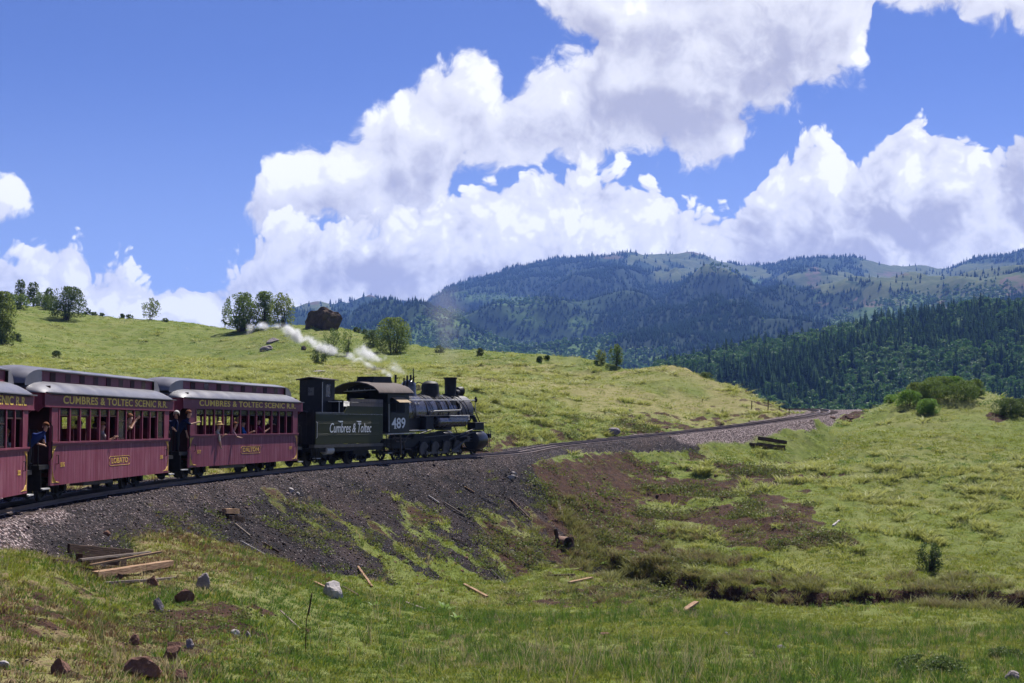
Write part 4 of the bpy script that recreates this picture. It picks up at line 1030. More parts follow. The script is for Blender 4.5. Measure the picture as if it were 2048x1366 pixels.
    pr = arch(3.47); rf.add([(x, A - 1.15, z) for x, z in pr] + [(x * .97, A - 1.15, z - .05) for x, z in pr], [(i, i + 1, i + 12, i + 11) for i in range(10)]); rf.build('cab_roof', M_ROOFC, root, smooth=.7)
    gb = MB(); gb.prism([(x, z - .03) for x, z in pr], 'y', B - .06, B - .02); gb.build('front_gable', M_BLK, root)
    rb_ = MB(); rb_.prism([(-1.40, 3.46)] + [(x * .95, z - .06) for x, z in pr[1:-1]] + [(1.40, 3.46), (1.15, 3.46), (.9, 3.62), (0, 3.74), (-.9, 3.62), (-1.15, 3.46)], 'y', A - .02, A + .02); rb_.build('rear_gable', M_BLK, root)
    vt = MB(); vt.prism([(-8.75, 3.98), (-8.6, 4.25), (-8.65, 4.30), (-6.95, 4.30), (-7.0, 4.25), (-6.85, 3.98)], 'x', -.55, .45); vt.build('roof_vent', M_BLK, root)
    MB().box(-1.0, 1.0, B - .75, B - .05, 1.42, 3.0).build('backhead', M_BLK, root, bevel=.05)
    MB().box(-X + .04, X - .04, A - .3, B - .75, 1.42, 1.48).build('cab_floor', M_BLK, root)
    MB().box(.72, 1.16, -8.1, -7.65, 1.48, 2.05).build('cab_seat', M_BLK, root)
    sl = MB(); sl.box(-1.27, 1.27, A - .06, B + .6, 1.37, 1.415); sl.build('cab_sill', M_STEP, root)
    # number with slab serifs
    text_mesh('cab_number', '489', .74, M_WHT, root, side_matrix(X + .006, (A + B) / 2, 1.90), offset=.012, xs=1.2)
    sf = MB()
    for y0_, y1_, z in ((-7.98, -7.72, 1.645), ): sf.box(X + .003, X + .009, y0_, y1_, z, z + .035)
    sf.build('number_serif', M_WHT, root)
    # under the cab: steps, injector plumbing
    for sx in (-1, 1):
        st = MB(); st.tube([(sx * 1.12, -8.5, 1.4), (sx * 1.16, -8.5, .42), (sx * 1.16, -8.1, .42), (sx * 1.12, -8.1, 1.4)], .02, 5); st.box(*sorted((sx * .95, sx * 1.2)), -8.5, -8.1, .88, .91); st.build('cab_step', M_BLK, root)
        MB().box(*sorted((sx * .95, sx * 1.22)), -8.5, -8.1, .42, .45).build('step', M_STEP, root)
        pl = MB(); pl.tube([(sx * 1.0, -7.6, 1.4), (sx * 1.05, -7.5, 1.0), (sx * 1.05, -6.6, .95), (sx * 1.0, -6.2, 1.3), (sx * .95, -5.6, 1.4)], .035, 6); pl.tube([(sx * 1.1, -7.9, 1.2), (sx * 1.12, -6.9, 1.15), (sx * 1.1, -6.7, .6), (sx * 1.0, -5.9, .55)], .028, 6); pl.tube([(sx * 1.12, -7.2, 1.4), (sx * 1.14, -7.15, .6), (sx * 1.1, -7.1, .32)], .05, 6)
        pl.build('injector_pipes', paint('pipe_dark', (.07, .055, .048), .6, .4), root)
    # trailing truck, frame, drivers
    fr = MB()
    for sx in (-1, 1):
        fr.prism([(-8.2, 1.05), (-5.4, 1.05), (-5.2, 1.28), (1.2, 1.28), (1.3, .95), (.2, .80), (-5.0, .80), (-5.4, .62), (-7.6, .62), (-8.2, .8)], 'x', *sorted((sx * .70, sx * .76)))
        for y in (-4.55, -3.35, -2.15, -.95): fr.box(*sorted((sx * .74, sx * .84)), y - .19, y + .19, .36, .95)
    fr.box(-.7, .7, -8.2, 1.3, .95, 1.1); fr.build('engine_frame', M_BLK, root)
    def wheel(y, r, name='driving_wheel'):
        w = MB()
        for sx in (-1, 1):
            x = sx * .457
            w.lathe([(r + .03, -.05), (r + .03, -.02), (r, -.015), (r - .01, .06), (r - .07, .06)] if sx > 0 else [(r - .07, -.06), (r - .01, -.06), (r, .015), (r + .03, .02), (r + .03, .05)], 'x', (x, y, r), 24, cap=False)
            w.lathe([(r - .07, -.045), (r - .07, .05)] , 'x', (x, y, r), 24, cap=False)
            for k in range(10):
                a = 2 * PI * k / 10; w.tube([(x, y + .1 * math.cos(a), r + .1 * math.sin(a)), (x, y + (r - .06) * math.cos(a), r + (r - .06) * math.sin(a))], .03, 4, cap=False)
            w.lathe([(.13, -.06), (.13, .07)], 'x', (x, y, r), 12)
        w.tube([(-.95, y, r), (.95, y, r)], .085, 8)
        return w.build(name, M_WHEEL, root, smooth=.5)
    ph = R(-55)
    for k, y in enumerate((-4.55, -3.35, -2.15, -.95)):
        wo = wheel(y, .52)
        for sx in (-1, 1):
            # counterweighted crank
            cw = MB(); n = 16; prof = []
            for i in range(n + 1):
                a = ph + PI + R(-105) + R(210) * i / n; prof.append((y + .42 * math.cos(a), .48 + .42 * math.sin(a)))
            a = ph; prof.append((y + .16 * math.cos(a) + .16 * math.cos(a + PI / 2), .50 + .16 * math.sin(a) + .16 * math.sin(a + PI / 2)))
            prof.append((y + .32 * math.cos(a), .50 + .32 * math.sin(a)))
            prof.append((y + .16 * math.cos(a) - .16 * math.cos(a + PI / 2), .50 + .16 * math.sin(a) - .16 * math.sin(a + PI / 2)))
            prof = prof[:n + 1] + [prof[-3], prof[-2], prof[-1]][::1] if False else prof
            cw.prism(prof, 'x', *sorted((sx * .92, sx * 1.0))); cw.build('counterweight', M_COUNT, wo, bevel=.01)
    for sx in (-1, 1):
        cy_, cz_ = .24 * math.cos(ph), .24 * math.sin(ph)
        rd = MB(); x = sx * 1.05
        rd.box(*sorted((x - .02, x + .02)), -4.6 + cy_, -.9 + cy_, .50 + cz_ - .05, .50 + cz_ + .05)
        for y in (-4.55, -3.35, -2.15, -.95): rd.lathe([(.11, -.035), (.11, .035)], 'x', (x, y + cy_, .50 + cz_), 12)
        rd.build('side_rod', M_STEP if 0 else paint('rod_steel', (.075, .068, .062), .5, .4, .3, 5, .3), root)
        mr = MB(); x = sx * 1.14
        mr.tube([(x, -2.15 + cy_, .50 + cz_), (x, -.15, .95)], .05, 6); mr.build('main_rod', _mc['rod_steel'], root)
        gd = MB(); gd.box(*sorted((sx * 1.08, sx * 1.2)), -.75, .45, 1.07, 1.11); gd.box(*sorted((sx * 1.08, sx * 1.2)), -.75, .45, .80, .83); gd.box(*sorted((sx * 1.06, sx * 1.22)), -.28, .02, .82, 1.08); gd.tube([(sx * 1.14, 0, .95), (sx * 1.14, .5, .95)], .03, 6); gd.build('crosshead', _mc['rod_steel'], root)
        vg = MB(); vg.tube([(sx * 1.2, -2.15 + cy_, .50 + cz_), (sx * 1.22, -2.3, .98), (sx * 1.2, -1.6, 1.12)], .028, 5); vg.tube([(sx * 1.18, -2.2, 1.25), (sx * 1.2, -1.6, 1.10), (sx * 1.18, -1.5, .82)], .035, 5); vg.tube([(sx * 1.18, -1.6, 1.15), (sx * 1.15, .4, 1.30)], .022, 5); vg.tube([(sx * 1.2, -4.9, 1.15), (sx * 1.2, -2.3, 1.22)], .02, 5); vg.tube([(sx * 1.16, -.2, .85), (sx * 1.18, -.25, 1.42)], .025, 5); vg.build('valve_gear', _mc['rod_steel'], root)
        cy = MB(); cy.lathe([(.05, .36), (.34, .38), (.50, .44), (.53, .50), (.53, 1.46), (.50, 1.54), (.30, 1.58), (.05, 1.59)], 'y', (sx * 1.06, 0, .86), 22); cy.build('cylinder', paint('cylinder_black', (.018, .017, .018), .35, .45, .3, 3), root, smooth=.5)
        sc = MB(); sc.box(*sorted((sx * .78, sx * 1.32)), .48, 1.5, 1.42, 1.80); sc.box(*sorted((sx * .80, sx * 1.36)), .42, 1.56, 1.80, 1.86); sc.build('steam_chest', M_BLK, root, bevel=.02)
        MB().tube([(sx * 1.05, 1.0, 1.85), (sx * 1.0, .9, 2.1), (sx * .8, .8, 2.3)], .12, 8).build('steam_pipe', M_BLK, root, smooth=.7)
        MB().tube([(sx * 1.30, -1.3, 1.22), (sx * 1.30, .45, 1.50)], .035, 6).tube([(sx * 1.30, -1.25, 1.06), (sx * 1.30, .35, 1.32)], .03, 6).build('reach_rod', _mc['rod_steel'], root)
        br = MB(); br.tube([(sx * .85, 1.1, 2.7), (sx * .9, 2.3, 1.25)], .03, 5); br.build('smokebox_brace', M_BLK, root)
        ps = MB(); ps.tube([(sx * 1.1, 2.30, 1.0), (sx * 1.1, 2.30, .45)], .02, 5); ps.tube([(sx * 1.1, 2.52, 1.0), (sx * 1.1, 2.52, .45)], .02, 5); ps.box(*sorted((sx * .95, sx * 1.22)), 2.25, 2.58, .42, .455); ps.tube([(sx * 1.2, 2.2, 1.2), (sx * 1.2, 2.2, 1.36), (sx * 1.2, 2.5, 1.36), (sx * 1.2, 2.5, 1.2)], .014, 5); ps.build('pilot_step', M_BLK, root)
    pb = MB(); pb.box(-1.28, 1.28, 2.2, 2.45, .95, 1.2); pb.box(-1.15, 1.15, 1.3, 2.2, 1.18, 1.22); pb.build('pilot_beam', M_BLK, root, bevel=.01)
    pl = MB()
    for k in range(9):
        x = -.9 + k * .225; pl.tube([(x * .95, 2.45, .95), (x * .55, 3.05 - abs(x) * .35, .2)], .03, 4)
    pl.tube([(-.95, 2.6, .18), (0, 3.08, .18), (.95, 2.6, .18)], .04, 5); pl.build('pilot', M_BLK, root)
    MB().box(-.12, .12, 2.45, 3.0, .62, .88).build('coupler', M_BLK, root, bevel=.02)
    for y, r in ((1.75, .34), (-6.6, .40)): wheel(y, r, 'truck_wheel')
    # engineer's visor side blind and rear-of-cab gear rack
    rk = MB(); rk.tube([(-1.0, A - .6, 3.55), (.9, A - .6, 3.62)], .025, 5)
    for k in range(5): rk.tube([(-.8 + k * .35, A - .6, 3.58), (-.8 + k * .35, A - .6, 3.68)], .02, 4)
    rk.build('tool_rack', M_STEP, root)
    return root
ENGINE = make_engine(33.3, 3.5)

# ---------------------------------------------------------------- foliage, far hills, forest
def leaf_mat(name, lo, hi, alt=None, trans=.35, rough=.6):
    """leaves: colour varies by clump and by instance"""
    m, N, b = new_mat(name, rough, .25 if trans > .05 else .02)
    oi = N.n('ShaderNodeObjectInfo').outputs['Random']
    pos = N.n('ShaderNodeNewGeometry').outputs['Position']
    wn = N.n('ShaderNodeTexWhiteNoise', noise_dimensions='1D'); N.t.links.new(N.n('ShaderNodeNewGeometry').outputs['Random Per Island'], wn.inputs['W'])
    f = N.m('ADD', N.m('MULTIPLY', wn.outputs[0], .55), N.m('MULTIPLY', oi, .45))
    col = N.mix(f, rgb(*lo), rgb(*hi))
    if alt: col = N.mix(N.ramp(oi, .62, .95), col, rgb(*alt))
    N.put(b.inputs['Base Color'], col)
    if trans:
        tr = N.n('ShaderNodeBsdfTranslucent'); N.put(tr.inputs[0], col)
        mx = N.n('ShaderNodeMixShader'); mx.inputs[0].default_value = trans
        N.t.links.new(b.outputs[0], mx.inputs[1]); N.t.links.new(tr.outputs[0], mx.inputs[2])
        N.t.links.new(mx.outputs[0], N.t.nodes['Material Output'].inputs[0])
    return m
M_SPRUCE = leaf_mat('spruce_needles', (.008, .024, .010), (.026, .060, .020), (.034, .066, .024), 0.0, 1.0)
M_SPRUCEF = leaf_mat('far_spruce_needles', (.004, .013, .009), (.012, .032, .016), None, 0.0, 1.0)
M_ASPEN = leaf_mat('aspen_leaves', (.040, .110, .020), (.090, .185, .040), (.11, .19, .05), .35)
M_OAK = leaf_mat('oak_leaves', (.070, .115, .022), (.175, .235, .055), (.16, .20, .05), .5)
M_OAKD = leaf_mat('dark_oak_leaves', (.040, .066, .018), (.110, .155, .040), None, .42)
M_SAGE = leaf_mat('shrub_leaves', (.08, .16, .02), (.17, .28, .05), None, .45)
M_BARK = paint('bark', (.075, .060, .050), .9, .1, .3, 5, bump=.02)
M_ASPB = paint('aspen_bark', (.30, .29, .25), .8, .1, .3, 5)

PROTO = bpy.data.collections.new('prototypes')       # not linked: only instanced
def proto_mesh(name, V, Fc, mat):
    me = bpy.data.meshes.new(name)
    V = np.asarray(V, np.float32); me.vertices.add(len(V)); me.vertices.foreach_set('co', V.ravel())
    Fc = [list(f) for f in Fc]; n = sum(len(f) for f in Fc)
    me.loops.add(n); me.loops.foreach_set('vertex_index', [i for f in Fc for i in f])
    ls = np.cumsum([0] + [len(f) for f in Fc])[:-1]
    me.polygons.add(len(Fc)); me.polygons.foreach_set('loop_start', ls.astype(np.int32))
    me.update(calc_edges=True); me.materials.append(mat)
    return me
def quads_cloud(C, size, rnd, up=.5, aspect=.6):
    """leaf-sized quads (as two-triangle faces) around the given centres"""
    n = len(C); C = np.asarray(C)
    a = rnd.normal(size=(n, 3)); a /= np.linalg.norm(a, axis=1)[:, None]
    b = rnd.normal(size=(n, 3)); b -= (a * b).sum(1)[:, None] * a; b /= np.linalg.norm(b, axis=1)[:, None]
    s = size * rnd.uniform(.6, 1.4, n)[:, None]
    V = np.stack([C - a * s, C + b * s * aspect, C + a * s, C - b * s * aspect], 1).reshape(-1, 3)
    F_ = np.arange(4 * n).reshape(-1, 4)
    return V, F_

def spruce_geo(h, r, tiers, per, rnd, droop=.25):
    """conifer crown: whorls of drooping pointed branches"""
    V = []; Fc = []
    for t in range(tiers):
        f = t / (tiers - 1); z = h * (.10 + .88 * f); rr = r * (1 - f) ** .85 * rnd.uniform(.8, 1.15) + .03 * r
        k = max(4, int(per * (1 - .5 * f))); o = rnd.uniform(0, 6.28)
        for i in range(k):
            a = o + 2 * PI * i / k + rnd.uniform(-.2, .2); q = rr * rnd.uniform(.65, 1.2); w = (h / tiers) * rnd.uniform(.7, 1.1)
            ca, sa = math.cos(a), math.sin(a); b = len(V)
            V += [(0, 0, z + w * .7), (ca * q - sa * q * .30, sa * q + ca * q * .30, z - q * droop), (ca * q * 1.12, sa * q * 1.12, z - q * droop * .8 - w * .2), (ca * q + sa * q * .30, sa * q - ca * q * .30, z - q * droop)]
            Fc += [(b, b + 1, b + 2), (b, b + 2, b + 3)]
    # dense dark heart of the crown
    k = 7; b = len(V); V.append((0, 0, h * .96))
    for i in range(k):
        a = 2 * PI * i / k; V.append((r * .62 * math.cos(a), r * .62 * math.sin(a), h * .10))
    Fc += [(b, b + 1 + i, b + 1 + (i + 1) % k) for i in range(k)]
    b = len(V); V += [(.03 * r, 0, h * .9), (-.03 * r, .03 * r, h * .9), (0, 0, h * 1.04)]; Fc += [(b, b + 1, b + 2)]
    return V, Fc
def crown_points(rnd, n, lobes, shell=.55):
    """random points inside a set of ellipsoid lobes, denser near their surface"""
    P = []; w = np.array([l[3] * l[4] * l[5] for l in lobes]) ** .67; w = w / w.sum()
    for l, k in zip(lobes, rnd.multinomial(n, w)):
        d = rnd.normal(size=(k, 3)); d /= np.linalg.norm(d, axis=1)[:, None]
        q = rnd.uniform(shell ** 3, 1, k) ** (1 / 3)
        q = q * (1 + .18 * np.sin(d[:, 0] * 7 + l[0] * 5) * np.cos(d[:, 2] * 6 + l[2]))
        P.append(d * q[:, None] * np.array(l[3:6]) + np.array(l[:3]))
    return np.concatenate(P)
def tree_lobes(rnd, h, r, z0, n, flat=.8):
    L = []
    for i in range(n):
        a = rnd.uniform(0, 6.28); q = r * .62 * math.sqrt(rnd.uniform(0, 1)); z = z0 + (h - z0) * rnd.uniform(.12, .88)
        k = 1 - abs((z - z0) / (h - z0) - .45) * .9
        s = r * rnd.uniform(.26, .46) * k + r * .08
        L.append((q * math.cos(a) * k, q * math.sin(a) * k, z, s, s, s * flat))
    return L
_r = np.random.default_rng(5)
def make_protos(prefix, fn, n, mat):
    out = []
    for i in range(n):
        V, Fc = fn(i); me = proto_mesh(prefix, V, Fc, mat); o = bpy.data.objects.new(prefix, me); out.append(o)
    return out
def scatter(name, P, rot, scl, protos, label, cat, group=None, tilt=None):
    """one object: copies of the prototypes on a cloud of points (geometry nodes)"""
    n = len(P)
    me = bpy.data.meshes.new(name); me.vertices.add(n); me.vertices.foreach_set('co', np.asarray(P, np.float32).ravel())
    scl = np.asarray(scl, np.float32)
    if scl.ndim == 1: scl = np.stack([scl] * 3, 1)
    R3 = np.zeros((n, 3), np.float32); R3[:, 2] = rot
    if tilt is not None: R3[:, 0] = tilt[:, 0]; R3[:, 1] = tilt[:, 1]
    for nm, arr in (('scl', scl), ('rot', R3)):
        a = me.attributes.new(nm, 'FLOAT_VECTOR', 'POINT'); a.data.foreach_set('vector', np.ascontiguousarray(arr, np.float32).ravel())
    a = me.attributes.new('pick', 'INT', 'POINT'); a.data.foreach_set('value', np.random.default_rng(n).integers(0, len(protos), n).astype(np.int32))
    o = bpy.data.objects.new(name, me); S.collection.objects.link(o)
    col = bpy.data.collections.new(name + '_kinds')
    for p in protos: col.objects.link(p)
    g = bpy.data.node_groups.new(name, 'GeometryNodeTree'); g.is_modifier = True
    g.interface.new_socket('Geometry', in_out='INPUT', socket_type='NodeSocketGeometry'); g.interface.new_socket('Geometry', in_out='OUTPUT', socket_type='NodeSocketGeometry')
    nd = g.nodes; ln = g.links
    gi = nd.new('NodeGroupInput'); go = nd.new('NodeGroupOutput'); ip = nd.new('GeometryNodeInstanceOnPoints'); ci = nd.new('GeometryNodeCollectionInfo')
    ci.inputs['Collection'].default_value = col; ci.inputs['Separate Children'].default_value = True; ci.inputs['Reset Children'].default_value = True
    ip.inputs['Pick Instance'].default_value = True
    def na(nm, ty):
        q = nd.new('GeometryNodeInputNamedAttribute'); q.data_type = ty; q.inputs[0].default_value = nm; return q.outputs[0]
    ln.new(gi.outputs[0], ip.inputs['Points']); ln.new(ci.outputs[0], ip.inputs['Instance'])
    ln.new(na('pick', 'INT'), ip.inputs['Instance Index']); ln.new(na('scl', 'FLOAT_VECTOR'), ip.inputs['Scale']); 
    er = nd.new('FunctionNodeEulerToRotation'); ln.new(na('rot', 'FLOAT_VECTOR'), er.inputs[0]); ln.new(er.outputs[0], ip.inputs['Rotation'])
    ln.new(ip.outputs[0], go.inputs[0])
    m = o.modifiers.new('scatter', 'NODES'); m.node_group = g
    return tag(o, label, cat, group, 'stuff')

# ---- far sheets, fitted like the near ground
def rbf_sheet(PTS):
    Q = []
    for px, py, Y in PTS: p = at(px, py, Y); Q.append((p.x / p.y * 6, math.log(Y) * 5, p.z / p.y))
    Q = np.array(Q); A = Q[:, :2]; n = len(A)
    d = np.linalg.norm(A[:, None] - A[None], axis=2); K = d ** 1.3 + np.eye(n) * 1e-4; T = np.c_[np.ones(n), A]
    w = np.linalg.solve(np.block([[K, T], [T.T, np.zeros((3, 3))]]), np.r_[Q[:, 2], 0, 0, 0])
    def f(X, Y):
        B = np.stack([X / Y * 6, np.log(Y) * 5], -1).reshape(-1, 2); out = np.empty(len(B))
        for a in range(0, len(B), 50000):
            b = B[a:a + 50000]; dd = np.linalg.norm(b[:, None] - A[None], axis=2); out[a:a + 50000] = dd ** 1.3 @ w[:n] + w[n] + b @ w[n + 1:]
        return out.reshape(X.shape) * Y
    return f
MIDP = [(1200,760,900),(1380,748,900),(1430,738,900),(1500,712,930),(1600,688,960),(1700,674,990),(1800,656,1010),(1950,642,1010),(2048,636,1010),(2350,600,1010),(2900,560,1010),
        (1000,800,900),(1000,905,520),(1380,880,520),(1700,885,520),(2048,890,520),(2900,890,520),(1550,800,720),(1700,790,720),(1900,770,720),(2048,760,720),(2500,740,720),(1300,830,720),
        (1000,900,1250),(1400,820,1250),(1600,780,1250),(1800,760,1250),(2048,740,1250),(2900,700,1250)]
f_mid = rbf_sheet(MIDP)
def z_mid(X, Y): return f_mid(X, Y) + fbm(X / 90, Y / 90, 4, 7) * 9
MTP = [(-900,900,1500),(-900,900,4500),(200,860,1500),(200,740,4500),(450,700,4500),(560,635,4600),(580,612,4700),(620,599,4700),(640,597,4700),(665,604,4600),(690,603,3900),(715,592,3800),(736,583,3800),(757,592,3800),(790,600,3700),(850,603,3600),
       (862,592,4000),(900,566,4200),(930,556,4300),(960,549,4400),(1010,536,4500),(1080,519,4500),(1160,510,4500),(1250,499,4700),(1330,501,5000),(1380,497,5000),(1410,503,5000),(1440,517,5000),
       (1500,524,5100),(1545,525,5100),(1580,514,4600),(1640,510,4600),(1690,507,4600),(1750,517,4700),(1800,525,4800),(1850,524,4700),(1880,531,4700),(1930,521,4400),(1985,509,4200),(2048,496,4100),(2150,470,4000),(2400,440,4000),(2900,420,4000),
       (560,680,3000),(700,670,2600),(700,630,3200),(850,650,2800),(1000,600,3500),(1000,660,2700),(1150,570,3700),(1150,620,3100),(1150,680,2400),(1300,560,4000),(1280,600,3500),(1300,660,2700),(1250,590,3050),
       (1450,560,4300),(1450,610,3500),(1450,660,2800),(1420,585,3000),(1600,570,3700),(1620,580,3000),(1600,620,2700),(1550,575,3100),(1700,560,4100),(1700,600,3300),(1700,650,2400),(1850,575,3900),(1850,610,3100),(1850,650,2400),(2000,560,3500),(2000,610,2700),(2048,640,2300),(2400,600,2500),(2900,600,2500),
       (560,760,1500),(850,770,1500),(1150,780,1500),(1450,780,1500),(1750,760,1500),(2048,740,1500),(2900,720,1500),
       (600,700,6500),(1200,620,6500),(1800,620,6500),(2400,560,6500),(2900,560,6500)]
f_mt = rbf_sheet(MTP)
MCX = [500, 560, 580, 600, 620, 640, 665, 700, 715, 738, 757, 800, 850, 862, 900, 930, 960, 1010, 1080, 1160, 1250, 1330, 1380, 1410, 1440, 1500, 1545, 1580, 1640, 1690, 1750, 1800, 1850, 1880, 1930, 1985, 2048]
MCD = [47, 47, 28, 28, 28, 31, 41, 51, 44, 36, 45, 45, 64, 54, 35, 31, 28, 20, 18, 18, 15, 23, 12, 13, 20, 22, 22, 15, 14, 14, 23, 20, 19, 23, 6, 2, -2]
def z_mt(X, Y):
    z = f_mt(X, Y); px = 1024 + F * X / Y
    rg = 1 - np.abs(fbm(X / 620 + fbm(X / 900, Y / 900, 2, 3) * .6, Y / 900, 4, 17, .48)) * 2.4
    z = z + (rg - .45) * 120 * sstep(Y, 1600, 2400) * (1 - .75 * sstep(Y, 3900, 4300)) + fbm(X / 130, Y / 130, 4, 23) * 26
    # exact skyline
    return z - np.interp(px, MCX, MCD) * Y / F * sstep(Y, 2200, 3300)
def mt_masks(X, Y, z):
    px = 1024 + F * X / Y; py = 850 - F * z / Y
    n1 = fbm(X / 260, Y / 330, 4, 33); n2 = fbm(X / 90, Y / 110, 3, 43)
    def bl(cx, cy, rx, ry, sl=0, k=1.0):
        d = np.sqrt(((px - cx) / rx) ** 2 + ((py - cy - sl * (px - cx)) / ry) ** 2); return 1 - sstep(d + n1 * k + n2 * k * .7, .75, 1.1)
    mead = np.maximum.reduce([bl(1400,530,130,28,.15), bl(1300,515,60,14), bl(1262,520,18,12), bl(1500,545,90,24,.15), bl(1820,560,190,36,.02), bl(1760,530,80,16), bl(1700,575,120,30,.1), bl(1990,560,90,30,-.2),
                              bl(1260,566,24,34,1.2), bl(1900,620,60,10,-.1,.6), bl(620,612,44,14,0,.5), bl(1330,560,60,18,.3), bl(1930,610,60,12)])
    asp = np.maximum.reduce([bl(1000,600,150,16,.10), bl(1060,640,90,22,.3), bl(1060,700,130,22,.1), bl(790,690,90,26), bl(1290,640,90,30,.2), bl(1240,700,140,26,-.1), bl(1160,650,40,20), bl(900,640,60,18),
                             bl(1660,660,130,26,-.25), bl(1750,640,120,24,-.1), bl(1600,590,60,14,.2), bl(1900,595,150,22,-.12), bl(1500,560,90,16,.2), bl(1700,690,150,18,-.1), bl(1310,745,170,16), bl(640,690,80,18), bl(1420,770,120,20)])
    rock = np.maximum.reduce([bl(1385,500,26,9,.2,.4), bl(738,590,26,9,0,.4), bl(1660,610,60,13,.1,.8), bl(1720,600,50,12,.2,.8), bl(620,602,26,9,0,.4), bl(1220,512,40,10,.1,.5), bl(1890,600,20,12), bl(1630,555,20,26,0,.5), bl(1790,548,50,8,0,.8), bl(2040,570,40,26,0,.8)])
    dark = np.maximum.reduce([bl(1480,600,190,46,.03,.5), bl(1350,640,190,60,.1,.5), bl(1100,560,150,44,.05,.5), bl(1180,545,120,30,.1,.4), bl(1500,660,130,60,.1,.5)])  # cloud shadow on the slope, painted as darker forest
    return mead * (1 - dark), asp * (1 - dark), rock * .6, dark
def far_mat():
    m, N, b = new_mat('far_slope', .95, .05)
    pos = N.n('ShaderNodeNewGeometry').outputs['Position']
    n = N.noise(pos, .012, 6, .65); n2 = N.noise(pos, .05, 4, .6)
    a = N.attr
    col = N.mix(N.ramp(n, .35, .65), rgb(.012, .028, .014), rgb(.024, .046, .020))
    col = N.mix(a('aspen'), col, N.mix(N.ramp(n2, .35, .65), rgb(.045, .085, .024), rgb(.080, .130, .040)))
    col = N.mix(N.ramp(a('meadow'), .3, .7), col, N.mix(N.ramp(n2, .35, .65), rgb(.050, .070, .028), rgb(.085, .098, .042)))
    col = N.mix(N.ramp(N.m('ADD', a('rock'), N.m('MULTIPLY', N.m('SUBTRACT', n2, .5), 1.2)), .4, .7), col, rgb(.105, .078, .062))
    col = N.mix(N.m('MULTIPLY', a('dark'), .8), col, rgb(.010, .022, .014))  # cloud shadow mixed into the slope colour
    N.put(b.inputs['Base Color'], col); return m
M_FAR = far_mat()
def far_sheet(name, zf, u0, u1, nu, y0, y1, ny, masks):
    u = np.linspace(u0, u1, nu); l = np.linspace(math.log(y0), math.log(y1), ny)
    Y = np.exp(l)[:, None] * np.ones(nu)[None]; X = Y * u[None]; z = zf(X, Y)
    o = mesh_obj(name, np.stack([X, Y, z], -1).reshape(-1, 3), grid_faces(ny, nu), M_FAR, smooth=True)
    for nm, arr in zip(('meadow', 'aspen', 'rock', 'dark'), masks(X, Y, z)):
        at_ = o.data.attributes.new(nm, 'FLOAT', 'POINT'); at_.data.foreach_set('value', arr.ravel().astype(np.float32))
    o['kind'] = 'structure'; return o
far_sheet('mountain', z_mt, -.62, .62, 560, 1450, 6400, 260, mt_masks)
far_sheet('hillside', z_mid, -.1, .62, 220, 500, 1300, 130, lambda X, Y, z: (np.zeros_like(X), np.clip(.4 + fbm(X / 60, Y / 60, 3, 9) * 2, 0, 1), np.zeros_like(X), np.zeros_like(X)))
# low ground under everything, out to the horizon
fl = MB(); fl.box(-5400, 5400, -1200, 6700, -131, -130); _o = fl.build('terrain', M_FAR); _o['kind'] = 'structure'

# ---- trees on the mountain: past counting, one object per kind
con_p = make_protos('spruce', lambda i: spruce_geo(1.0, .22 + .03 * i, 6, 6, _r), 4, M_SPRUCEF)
def far_aspen(i):
    C = crown_points(_r, 60, tree_lobes(_r, 1.0, .34, .2, 5), .7); return quads_cloud(C, .10, _r, aspect=.8)
asp_p = make_protos('aspen', far_aspen, 4, M_ASPEN)
def sheet_random(n, u0, u1, y0, y1, power=1.0):
    u = rng.uniform(u0, u1, n); y = np.exp(rng.uniform(math.log(y0), math.log(y1), n)); return u * y, y
def mountain_trees():
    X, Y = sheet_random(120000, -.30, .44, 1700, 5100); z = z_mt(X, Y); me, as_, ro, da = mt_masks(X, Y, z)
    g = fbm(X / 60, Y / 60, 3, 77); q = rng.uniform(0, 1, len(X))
    con = (q < np.clip(.50 + g * .9, .03, .85) * (1 - .93 * sstep(me, .2, .6)) * (1 - .85 * sstep(as_, .3, .7)) * (1 - .8 * ro) * (1 + .5 * da))  # spruces stand thicker where the cloud shadow is painted
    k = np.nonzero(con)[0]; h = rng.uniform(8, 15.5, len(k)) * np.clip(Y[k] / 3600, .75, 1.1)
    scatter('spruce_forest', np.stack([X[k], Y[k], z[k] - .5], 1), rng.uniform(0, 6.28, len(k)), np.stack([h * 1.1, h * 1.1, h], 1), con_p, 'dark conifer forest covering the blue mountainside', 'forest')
    asp = (~con) & (q < .38 * sstep(as_, .3, .7) + .10 * (1 - me))
    k = np.nonzero(asp)[0]; h = rng.uniform(8, 13, len(k))
    scatter('aspen_forest', np.stack([X[k], Y[k], z[k] - 1], 1), rng.uniform(0, 6.28, len(k)), h, asp_p, 'paler green aspen groves on the mountainside', 'forest')
    print('mountain trees', con.sum(), asp.sum())
mountain_trees()

